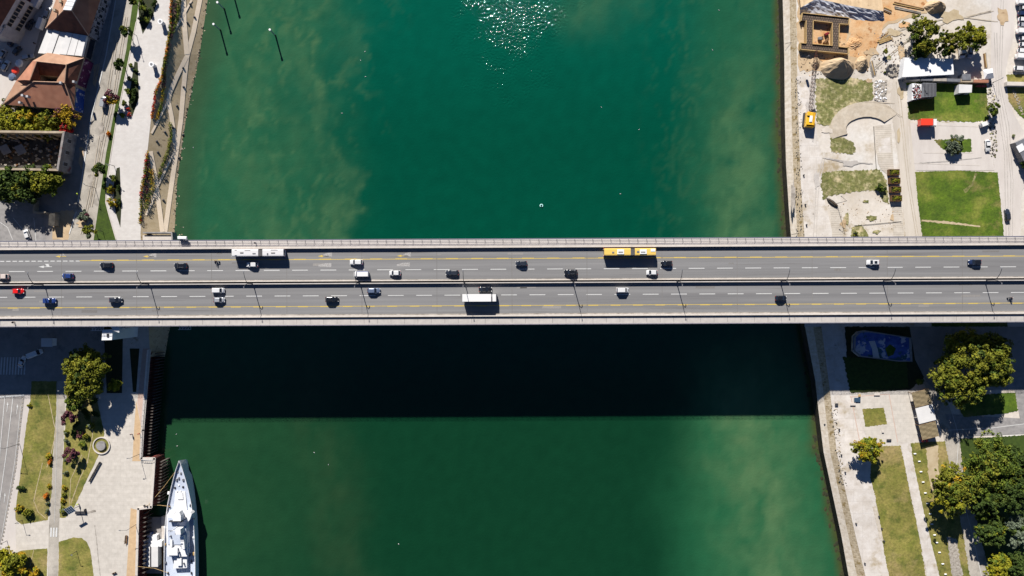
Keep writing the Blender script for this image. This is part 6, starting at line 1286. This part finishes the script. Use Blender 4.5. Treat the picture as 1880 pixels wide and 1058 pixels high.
# crawler crane
cr = empty('crawler_crane', P(1483, 221, 0), R(84), 'orange crawler crane with long lattice boom on the quay', 'crane')
for s in (-1, 1): child(MB().box((0, s * 1.7, .5), (5.2, .7, 1.0), 'steel_dark', 0, .2), 'track', cr)
child(MB().box((-.4, 0, 1.9), (5.6, 3.3, 1.7), 'paint_crane_yellow', 0, .15), 'body', cr); child(MB().box((-2.7, 0, 2.0), (.8, 3.1, 1.5), 'paint_car_maroon', 0, .1), 'counterweight', cr)
cb = child(MB().box((1.6, 1.1, 2.3), (1.6, 1.0, 1.8), 'paint_crane_yellow', 0, .1), 'cab', cr); child(MB().box((2.42, 1.1, 2.6), (.06, .85, .9), 'glass'), 'window', cb); child(MB().box((-.2, 0, 2.85), (2.4, 1.1, .25), 'metal_white', 0, .05), 'engine_cover', cr)
mb = MB(); a = Vector((1.6, 0, 1.6)); b = Matrix.Rotation(-R(84), 3, 'Z') @ (P(1499, 93, 12.5) - P(1483, 221, 0)); d = (b - a); n = 16; sd_ = d.normalized().cross(Vector((0, 0, 1))).normalized(); up = sd_.cross(d.normalized())
crn = lambda t, i: a + d * t + sd_ * ((.55 if i % 2 else -.55) * (1 if .1 < t < .9 else .5)) + up * ((.5 if i // 2 else -.5) * (1 if .1 < t < .9 else .5))
for i in range(n):
    for c_ in range(4): mb.tube([crn(i / n, c_), crn((i + 1) / n, c_)], .07, 'boom_brown', 4)
    for c0, c1 in ((0, 1), (2, 3), (0, 2), (1, 3)): mb.tube([crn(i / n, c0), crn((i + 1) / n, c1)], .045, 'boom_brown', 4); mb.tube([crn(i / n, c0), crn(i / n, c1)], .06, 'steel_dark', 4)
child(mb, 'boom', cr); child(MB().tube([Vector((-1.5, 0, 2.8)), Vector((-.8, 0, 5.2)), b], .05, 'steel_dark', 4), 'stay_cable', cr); child(MB().tube([b, b - Vector((0, 0, 6))], .06, 'steel_dark', 4).box(b - Vector((0, 0, 6.8)), (.9, .9, 1.6), 'steel_dark', 0, .2), 'hook', cr)
cr.scale = (1.0, 1.0, 1.0)
# sheds and containers
s = empty('long_shed', (0, 0, 0), 0, 'long shed with plain white roof under the two trees', 'shed'); q = [P(*v) for v in ((1661, 106, 3.0), (1749, 108, 3.0), (1751, 137, 3.0), (1656, 142, 3.0))]
mb = MB(); wallloop(mb, q, 0, 'metal_white'); child(mb, 'wall', s); child(MB().poly(q, 'metal_roof').poly([v + Vector((0, 0, .12)) for v in q], 'metal_white'), 'roof', s); windows(s, q[3], q[2], 1.0, 2.2, 6, 'glass_blue', 'metal_white', 1.3)
x0 = 1664
for i, (w_, m_, l_) in enumerate(((26, 'concrete_grey', 'first'), (24, 'steel', 'second'), (25, 'concrete_dirty', 'third'), (25, 'steel', 'fourth'), (24, 'plaster_cream', 'fifth'), (28, 'tile_red', 'sixth'))):
    t = empty('container', (0, 0, 0), 0, 'low container, %s from the left in the row below the white shed' % l_, 'container', 'container row below the white shed'); y = 145 + i * .9; mb = MB(); mb.pxprism([(x0, y - 3.5), (x0 + w_ - .8, y - 2.8), (x0 + w_ - 1, y + 2.6), (x0, y + 2)], 0, 2.4, m_); child(mb, 'box', t); p = P(x0 + w_ / 2, y + 2.4, 1.2); child(MB().box(p, (1, .12, 2), 'steel_dark'), 'door', t); x0 += w_
def cont(pts, h, m, l_, extra=None, nm='container'):
    t = empty(nm, (0, 0, 0), 0, l_, nm.replace('_', ' ')); mb = MB(); mb.pxprism(pts, 0, h, m); child(mb, 'box', t)
    a, b = P(*pts[-1], h), P(*pts[-2], h); c = (a + b) / 2; rz = math.atan2((b - a).y, (b - a).x); child(MB().box((c.x, c.y - .06, h * .45), (min(1.4, (b - a).length * .4), .14, h * .8), 'steel_dark', rz), 'door', t); return t
t = cont([(1675, 153), (1692, 155), (1691, 180), (1674, 184)], 3.2, 'metal_white', 'white open topped skip container filled with timber scraps')
rnd = random.Random(6); mb = MB()
for i in range(60): p = P(rnd.uniform(1676.5, 1690), rnd.uniform(156, 180), 3.3); mb.box(p, (rnd.uniform(.4, 1.6), .2, .25), rnd.choice(('wood', 'metal_white', 'steel_dark', 'cloth_red')), rnd.uniform(0, 3))
tag(mb.build('scrap_load'), 'timber scraps heaped on the open topped container', 'scrap', kind='stuff')
t = cont([(1694, 152), (1719, 153), (1719, 177), (1692, 179)], 3.2, 'steel', 'grey ribbed container beside the open skip')
for k in range(9): child(MB().box(P(1697 + k * 2.6, 165, 3.26), (.2, 4.6, .14), 'steel_dark'), 'rib', t)
cont([(1761, 155), (1785, 156), (1784, 170), (1760, 171)], 2.8, 'metal_roof', 'white site cabin south of the container row', nm='site_cabin'); cont([(1767, 136), (1782, 136), (1783, 147), (1766, 147)], 2.6, 'steel', 'blue grey little cabin between shed and tent', nm='site_cabin')
t = empty('tent', P(1808, 139, 0), .15, 'small white pitched tent at the yard entrance', 'tent'); mb = MB(); mb.faces([(-1.8, -1.8, 2), (1.8, -1.8, 2), (1.8, 1.8, 2), (-1.8, 1.8, 2), (-1.0, 0, 3), (1.0, 0, 3)], [(0, 1, 5, 4), (1, 2, 5), (2, 3, 4, 5), (3, 0, 4)], 'metal_white'); child(mb, 'canopy', t)
for sx in (-1, 1):
    for sy in (-1, 1): child(MB().tube([(sx * 1.7, sy * 1.7, 0), (sx * 1.7, sy * 1.7, 2)], .06, 'steel', 5), 'pole', t)
t = empty('inflatable_boat', P(1800, 159, 0), 0, 'red canoe lying in the yard below the container row', 'boat'); mb = MB(); mb.loft([[(x, -w_, .5), (x, -w_ * .6, .1), (x, w_ * .6, .1), (x, w_, .5), (x, w_ * .7, .45), (x, -w_ * .7, .45)] for x, w_ in ((-2, .08), (-1.3, .42), (0, .5), (1.3, .42), (2, .08))], 'paint_box_red'); child(mb, 'hull', t); child(MB().box((0, 0, .5), (.3, .8, .05), 'wood'), 'seat', t)
# wooden planters
pl = None
for i, (x, y) in enumerate(((1638, 317.5), (1639.5, 333), (1641, 349), (1642.5, 365))):
    if pl is None:
        pl = empty('wooden_planter'); mb = MB()
        for sx, sy, lx, ly in ((0, 1.05, 4, .15), (0, -1.05, 4, .15), (1.93, 0, .15, 2.1), (-1.93, 0, .15, 2.1)): mb.box((sx, sy, .75), (lx, ly, 1.5), 'wood')
        child(mb, 'box', pl); mb = MB(); rnd = random.Random(3)
        for k in range(22): leaf_cloud(mb, (rnd.uniform(-1.6, 1.6), rnd.uniform(-.8, .8), 1.6), .4, 22, .14, rnd.choice(('leaf_yellow', 'leaf_olive')), rnd)
        child(mb, 'planting', pl); o = pl
    else: o = copy_tree(pl)
    put(o, P(x, y, 0), .0, 'wooden planter with yellow green plants, %s of the column of four' % ('top', 'second', 'third', 'bottom')[i], 'wooden planters', 'planter')
t = empty('upturned_boat', P(1527, 372, 0), R(-38), 'dark upturned rowing boat lying on the pale quay near the lamp', 'boat'); mb = MB(); mb.loft([[(x, -w_, 0), (x, -w_ * .7, h_), (x, 0, h_ * 1.25), (x, w_ * .7, h_), (x, w_, 0)] for x, w_, h_ in ((-2.6, .05, .3), (-1.6, .7, .6), (0, .95, .75), (1.6, .8, .65), (2.5, .5, .5))], 'soil_dark'); child(mb, 'hull', t); child(MB().box((0, 0, .95), (4.6, .08, .1), 'wood'), 'keel', t)
lamp(1536, 374, 8, (-2.0, 1.6, 0), 'tall floodlight mast on the weedy rectangle of the right quay'); child_t = None
lamp(1683, 150, 7, (.5, 0, 0), 'lamp post at the corner of the container yard'); lamp(1870, 302, 5, (.2, 0, 0), 'lamp post beside the kiosk at the right edge'); lamp(1822, 152, 5, (.3, .3, 0), 'lamp post beside the road at the end of the container row')
# vehicles on land
gv = lambda o, x, y, deg, l_, c='car', g_='vehicles on the banks': put(o, P(x, y, 0) + Vector((0, 0, .03)), R(deg), l_, g_, c)
gv(lorry('box_truck', 'paint_box_red', 'paint_lorry_white', 6.4, 1.25, 3.3, 1.5), 1697, 228, 0, 'red box truck with white cab parked in the yard', 'truck')
tr = bpy.context.scene.objects; 
gv(car('pickup', 'sedan', 'paint_car_white', pickup=True), 1811, 268, -88, 'white pickup parked beside the rubble line', 'pickup')
gv(van('delivery_van', 'paint_lorry_white', None, 3.6, .8, 1.9), 1805, 229, 20, 'tiny white tricycle van beside the orange barrel', 'van')
o = MB().tube([(0, 0, 0), (0, 0, 1.0)], .7, 'paint_orange', 14).tube([(0, 0, 1.0), (0, 0, 1.1)], .5, 'metal_white', 12).build('barrel'); o.location = P(1812, 224, 0); tag(o, 'orange barrel with white lid at the yard corner', 'barrel')
gv(car('hatchback', 'wagon', 'paint_car_charcoal'), 1847, 395, 95, 'dark car driving on the pale road beside the bright lawn')
gv(car('hatchback', 'wagon', 'paint_car_silver'), 1779, 97, -95, 'silver white car parked half under the yellow green tree')
gv(van('van', 'paint_lorry_white', None, 4.6), 1763, 97, -85, 'white van almost hidden below the two trees', 'van')
CP = [('van', 1876, 7, 'white van at the top of the parked column'), ('mpv', 1880, 17, 'white minivan second in the parked column'), ('wagon', 1877, 27, 'navy car in the parked column', 'paint_car_navy'), ('wagon', 1878, 38, 'white car with blue windscreen just below the navy one'), ('hatch', 1877, 48, 'silver car in the parked column above the long van', 'paint_car_silver'), ('van', 1876, 60, 'long white van in the middle of the parked column'), ('hatch', 1878, 73, 'white hatchback just below the long van'), ('hatch', 1878, 84, 'white car second below the long van'), ('wagon', 1876, 95, 'white estate car above the lower van'), ('van', 1874, 106, 'white van near the bottom of the parked column'), ('suv', 1870, 128, 'white car at the bottom of the parked column, apart from the rest')]
for c_ in CP:
    m_ = c_[4] if len(c_) > 4 else 'paint_car_white'
    gv(van('van', 'paint_lorry_white') if c_[0] == 'van' else car('parked_car', c_[0], m_), c_[1], c_[2], -4, c_[3], 'van' if c_[0] == 'van' else 'car', 'cars parked at the upper right edge')
LV = [('suv', 'paint_car_red', 57, 12, 68, 'red car in the shaded old street near the top'), ('wagon', 'paint_car_charcoal', 49, 31, 60, 'black car in the shaded old street below the red one'), ('hatch', 'paint_car_maroon', 36, 56, 58, 'dull red car parked in the shaded old street'), ('wagon', 'paint_car_navy', 25, 77, 55, 'navy car parked in the shaded old street'), ('hatch', 'paint_car_silver', 8, 100, 60, 'silver car at the left edge in the shade'), ('wagon', 'paint_car_white', 13, 122, 62, 'white car in the old street near the left edge'), ('hatch', 'paint_car_white', 0, 120, 62, 'white car cut by the left edge'), ('suv', 'paint_car_silver', 90, 25, 72, 'silver car parked against the long tiled house'), ('wagon', 'paint_car_silver', 54, 106, 12, 'silver car parked across beside the courtyard house'), ('hatch', 'paint_car_charcoal', 34, 94, 50, 'black car in shade near the sunlit pavement'), ('hatch', 'paint_car_maroon', 9, 201, 170, 'red and dark car at the left edge under the tiled house'), ('hatch', 'paint_car_white', 52, 431, 110, 'white car parked in the side street beside the bridge'), ('suv', 'paint_car_charcoal', 58, 46, 60, 'dark car beside the street lamp in the old street')]
for k_, m_, x, y, dg, l_ in LV: gv(car('parked_car', k_, m_), x, y, dg, l_)
gv(van('van', 'paint_lorry_white', None, 5.6), 80, 43, 70, 'white van parked beside the long tiled house', 'van'); gv(lorry('box_truck', 'paint_lorry_white', 'paint_lorry_white', 8, 1.25, 3, 1.5), 78, 0, 62, 'white truck in the old street at the top edge', 'truck')
gv(van('van', 'paint_car_silver', 'paint_car_blue', 4.2, .9, 2.0), 193, 188, 80, 'small turquoise and white van beside the concrete road', 'van')
gv(van('van', 'paint_lorry_white', None, 5.4), 68, 649, 22, 'white van with a red stripe turning under the bridge', 'van'); gv(car('hatchback', 'sedan', 'paint_car_white'), 43, 664, 66, 'white car on the zebra crossing under the bridge')
t = empty('kiosk', P(95, 628, 0), 0, 'pale blue grey kiosk with flat roof in the bridge shadow', 'kiosk'); child(MB().box((0, 0, 1.3), (3.8, 2.8, 2.6), 'metal_white'), 'body', t); child(MB().box((0, 0, 2.7), (4.2, 3.2, .15), 'metal_roof'), 'roof', t); child(MB().box((0, -1.43, 1.4), (2, .06, 1), 'glass'), 'window', t)
t = empty('kiosk', (0, 0, 0), 0, 'small grey kiosk with pale awning at the right edge', 'kiosk'); mb = MB(); mb.pxprism([(1864, 262), (1900, 245), (1920, 290), (1880, 296)], 0, 3, 'concrete_grey', 'steel'); child(mb, 'body', t); child(MB().box(P(1874, 272, 3.1), (2.6, 2.6, .15), 'metal_white', .5), 'roof_panel', t)
shrub(1875, 262, 8, 'grey', 'grey green plant on the kiosk at the right edge'); shrub(1861, 250, 4, 'olive', 'small olive bush at the kiosk corner'); tree(1882, 305, 8, 3, ['leaf_dark'], 'small dark tree below the kiosk at the right edge', K_=10)
mb = MB(); mb.pxprism([(1849, 150), (1900, 151), (1900, 158), (1849, 157)], 0, 1.8, 'concrete'); tag(mb.build('boundary_wall'), 'thick pale concrete wall beside the parked cars', 'wall')
# trees right, upper
tree(1698, 66, 33, 9, ['leaf_olive', 'leaf_green', 'leaf_dark'], 'large irregular green tree above the left end of the white shed', K_=56, per=64, seed=50, clump=.17, size=.34); tree(1692, 88, 16, 6, ['leaf_dark', 'leaf_green'], 'darker small tree overlapping the white shed roof', K_=26, seed=51)
tree(1756, 76, 24, 8.5, ['leaf_olive', 'leaf_green', 'leaf_yellow'], 'olive green tree above the right end of the white shed', K_=38, per=64, seed=52, clump=.19, size=.34); tree(1793, 68, 18, 8, ['leaf_yellow', 'leaf_green'], 'bright yellow green tree over the parked silver car', K_=32, per=60, seed=53, size=.34); tree(1779, 50, 9, 7, ['leaf_yellow', 'leaf_olive'], 'small yellow green tree, uppermost near the white shed', K_=12, seed=54); tree(1738, 92, 12, 7, ['leaf_dark'], 'dark tree between the large green and olive trees', K_=20, seed=55)
tree(1824, 200, 11, 4, ['leaf_green', 'leaf_grey'], 'green bush at the yard edge beside the road', K_=20, seed=56, size=.28); tree(1752, 266, 16, 3, ['leaf_grey', 'leaf_olive', 'leaf_dark'], 'round grey green bush on the parking island', K_=40, per=80, seed=57, size=.24); tree(1617, 345, 9, 2, ['leaf_dark', 'leaf_green'], 'dark bush left of the wooden planters', K_=14, seed=58, size=.25); tree(1626, 95, 5, 2, ['leaf_olive'], 'tiny olive bush among the rubble', K_=6, seed=59, size=.25)
shrub(1570, 428, 6, 'olive', 'olive weed clump beside the upper bridge railing'); shrub(1625, 133, 3, 'green', 'tiny green weed by the timber stack')
# ------------------------------------------------------------------ right bank, lower
mt = mat('mural_paint', alb(110, 140, 215), alb(60, 84, 170), .4, c3=alb(215, 218, 230), s3=.28, t3=.54, w3=.03, c4=alb(60, 110, 120), s4=.25, t4=.58, w4=.02)
t = empty('graffiti_slab', (0, 0, 0), 0, 'raised slab painted with blue graffiti in the bridge shadow', 'graffiti slab'); q = [(1567, 618), (1576, 609), (1590, 607), (1672, 620), (1674, 664), (1650, 664), (1578, 655), (1566, 645)]
mb = MB(); mb.pxprism(q, 0, 1.6, 'concrete_dirty', 'mural_paint'); child(mb, 'slab', t); mb = MB()
q2 = [P(x, y, 1.62) for x, y in q]; n = len(q2); cc = sum(q2, Vector()) / n; qi = [v + (cc - v).normalized() * .7 for v in q2]; mb.faces(q2 + qi + [v + Vector((0, 0, .5)) for v in q2] + [v + Vector((0, 0, .5)) for v in qi], [(2 * n + i, 2 * n + (i + 1) % n, 3 * n + (i + 1) % n, 3 * n + i) for i in range(n)] + [(n + i, n + (i + 1) % n, 3 * n + (i + 1) % n, 3 * n + i) for i in range(n)], 'concrete_grey'); child(mb, 'rim', t)
mb = MB(); mb.poly([P(x, y, 1.64) for x, y in ((1595, 627), (1606, 626), (1611, 640), (1615, 658), (1603, 657), (1601, 640))], 'paint_white'); child(mb, 'painted_stripe', t)
for pts in ([(1625, 640), (1634, 632), (1645, 640), (1640, 652), (1630, 655)], ): child(MB().poly([P(x, y, 1.64) for x, y in pts], 'grass_lush'), 'painted_patch', t)
for i, (x, y) in enumerate(((1684, 729), (1691, 758), (1697, 788))):
    t = empty('shade_roof', P(x, y, 0), R(14), ('upper tan slatted shade roof on the plaza', 'plain white shade roof between the two slatted ones', 'lower tan slatted shade roof on the plaza')[i], 'shade roof'); m_ = ('slats', 'metal_white', 'slats')[i]; mb = MB()
    if i == 1: mb.box((0, 0, 2.9), (6.6, 6.0, .12), 'metal_roof')
    else:
        for k in range(15): mb.box((-3.1 + k * .44, 0, 2.9), (.24, 5.7, .1), 'slats')
        for yy in (-2.8, 2.8): mb.box((0, yy, 2.78), (6.6, .15, .14), 'wood')
        mb.box((0, 0, 2.6), (6.4, 5.6, .03), 'slats')
    child(mb, 'roof', t)
    for sx in (-1, 1):
        for sy in (-1, 1): child(MB().box((sx * 3.0, sy * 2.6, 1.4), (.16, .16, 2.8), 'wood'), 'post', t)
for i, x in enumerate((1693, 1700)): o = MB().box((0, 0, .45), (.9, 1.9, .5), 'paint_box_red', .2, .12).build('lounger'); child(MB().box((0, .7, .8), (.8, .2, .5), 'paint_box_red', .2, .05), 'backrest', o); o.location = P(x, 807, 0); tag(o, 'red lounger below the shade roofs, %s of two' % ('left', 'right')[i], 'lounger')
for x, y, lx, ly, m_, l_ in ((1535, 743, 1.2, 1.1, 'steel_dark', 'dark hatch box on the lower quay corner'), (1573, 734, 2.4, 1.6, 'glass_blue', 'dark solar bench on the plaza edge'), (1565, 742, 2, 1, 'concrete', 'pale concrete seat beside the solar bench'), (1631, 808, 1.8, .8, 'steel_dark', 'dark bench at the lower end of the plaza'), (1609, 724, 2.2, .8, 'concrete', 'pale concrete seat at the shadow edge of the plaza'), (1620, 792, .8, .9, 'concrete', 'small pale bin on the plaza'), (1524, 682, 2.0, .9, 'concrete', 'pale concrete block on the shaded quay'), (1577, 726, .9, .9, 'wood_pale', 'small wooden box at the shadow edge')):
    o = MB().box((0, 0, .45), (lx, ly, .12), m_, 0, .03).build('bench_block'); child(MB().box((0, 0, .2), (lx * .8, ly * .7, .4), 'concrete_grey'), 'base', o); o.location = P(x, y, 0); tag(o, l_, 'bench')
for i, (x, y) in enumerate(((1540, 788), (1544, 835), (1551, 867), (1571, 961), (1587, 1034), (1613, 948), (1618, 970), (1622, 993), (1513, 779), (1477, 215), (1475, 322), (1478, 376), (1480, 413))): 
    o = MB().tube([(0, 0, 0), (0, 0, .5), (0, 0, .55), (0, 0, .7)], .26, 'steel_dark', 10).build('bollard'); o.location = P(x, y, 0) if x > 1520 or y < 500 else P(x, y, -2.4); tag(o, 'short black bollard on the pale right bank quay', 'bollard', 'bollards on the right bank quay')
for a, b, l_ in (((1541, 962), (1570, 960), 'chain across the revetment, upper of two'), ((1556, 1039), (1587, 1037), 'chain across the revetment, lower of two')): o = MB().tube([P(*a, -2.9), P(*b, .05)], .07, 'steel_dark', 5).build('chain'); tag(o, l_, 'chain')
rows = [(1679, 833), (1687, 847), (1690, 866), (1694, 885), (1698, 905), (1702, 924), (1707, 943), (1710, 962), (1715, 982), (1719, 996), (1724, 1014), (1730, 1035), (1735, 1054)]
for x, y in rows: o = MB().box((0, 0, .25), (.9, .35, .5), 'metal_white', .1, .05).build('marker_post'); o.location = P(x, y, 0); tag(o, 'low white marker block in the lawn beside the white path', 'marker', 'white marker blocks beside the path')
# groves
big = dict(size=.36, per=64)
tree(1783, 672, 66, 15, ['leaf_olive', 'leaf_green', 'leaf_dark'], 'very large spreading tree beside the bridge shadow on the right bank', K_=260, seed=60, asp=.85, clump=.13, open_=1.0, **big)
tree(1593, 826, 23, 8, ['leaf_yellow', 'leaf_gold', 'leaf_green'], 'lone yellow tree with a long dark shadow at the edge of the dry lawn', K_=56, seed=61, clump=.22, size=.32, per=70)
GV = [(1745, 903, 38, 12, ['leaf_olive', 'leaf_yellow', 'leaf_green', 'leaf_gold'], 'golden green round tree over the asphalt path'), (1815, 858, 46, 14, ['leaf_green', 'leaf_dark', 'leaf_olive'], 'large green tree at the top of the lower right grove'), (1866, 850, 30, 13, ['leaf_dark', 'leaf_olive', 'leaf_green'], 'olive tree at the right edge of the grove'), (1858, 905, 30, 13, ['leaf_dark', 'leaf_green'], 'dark tree at the right edge in the middle of the grove'), (1805, 915, 30, 11, ['leaf_dark', 'leaf_green'], 'dark green tree in the middle of the grove'), (1820, 975, 26, 9, ['leaf_dark', 'leaf_green', 'leaf_yellow'], 'green tree in the lower part of the grove'), (1870, 975, 24, 10, ['leaf_grey', 'leaf_dark'], 'grey green tree at the right edge of the grove'), (1838, 1040, 24, 8, ['leaf_yellow', 'leaf_green'], 'yellow green tree near the bottom edge of the grove'), (1872, 1040, 22, 10, ['leaf_dark'], 'dark tree in the bottom right corner'), (1800, 935, 16, 8, ['leaf_green'], 'small green tree between the golden tree and the grove')]
for i, (x, y, r, h, mm, l_) in enumerate(GV): tree(x, y, r, h, mm, l_, K_=int(24 + r * 1.5), seed=70 + i, clump=.19, **big)
shrub(1690, 701, 9, 'green', 'small green bush at the corner of the shade roofs'); shrub(1800, 718, 8, 'green', 'green bush under the right edge of the large tree')
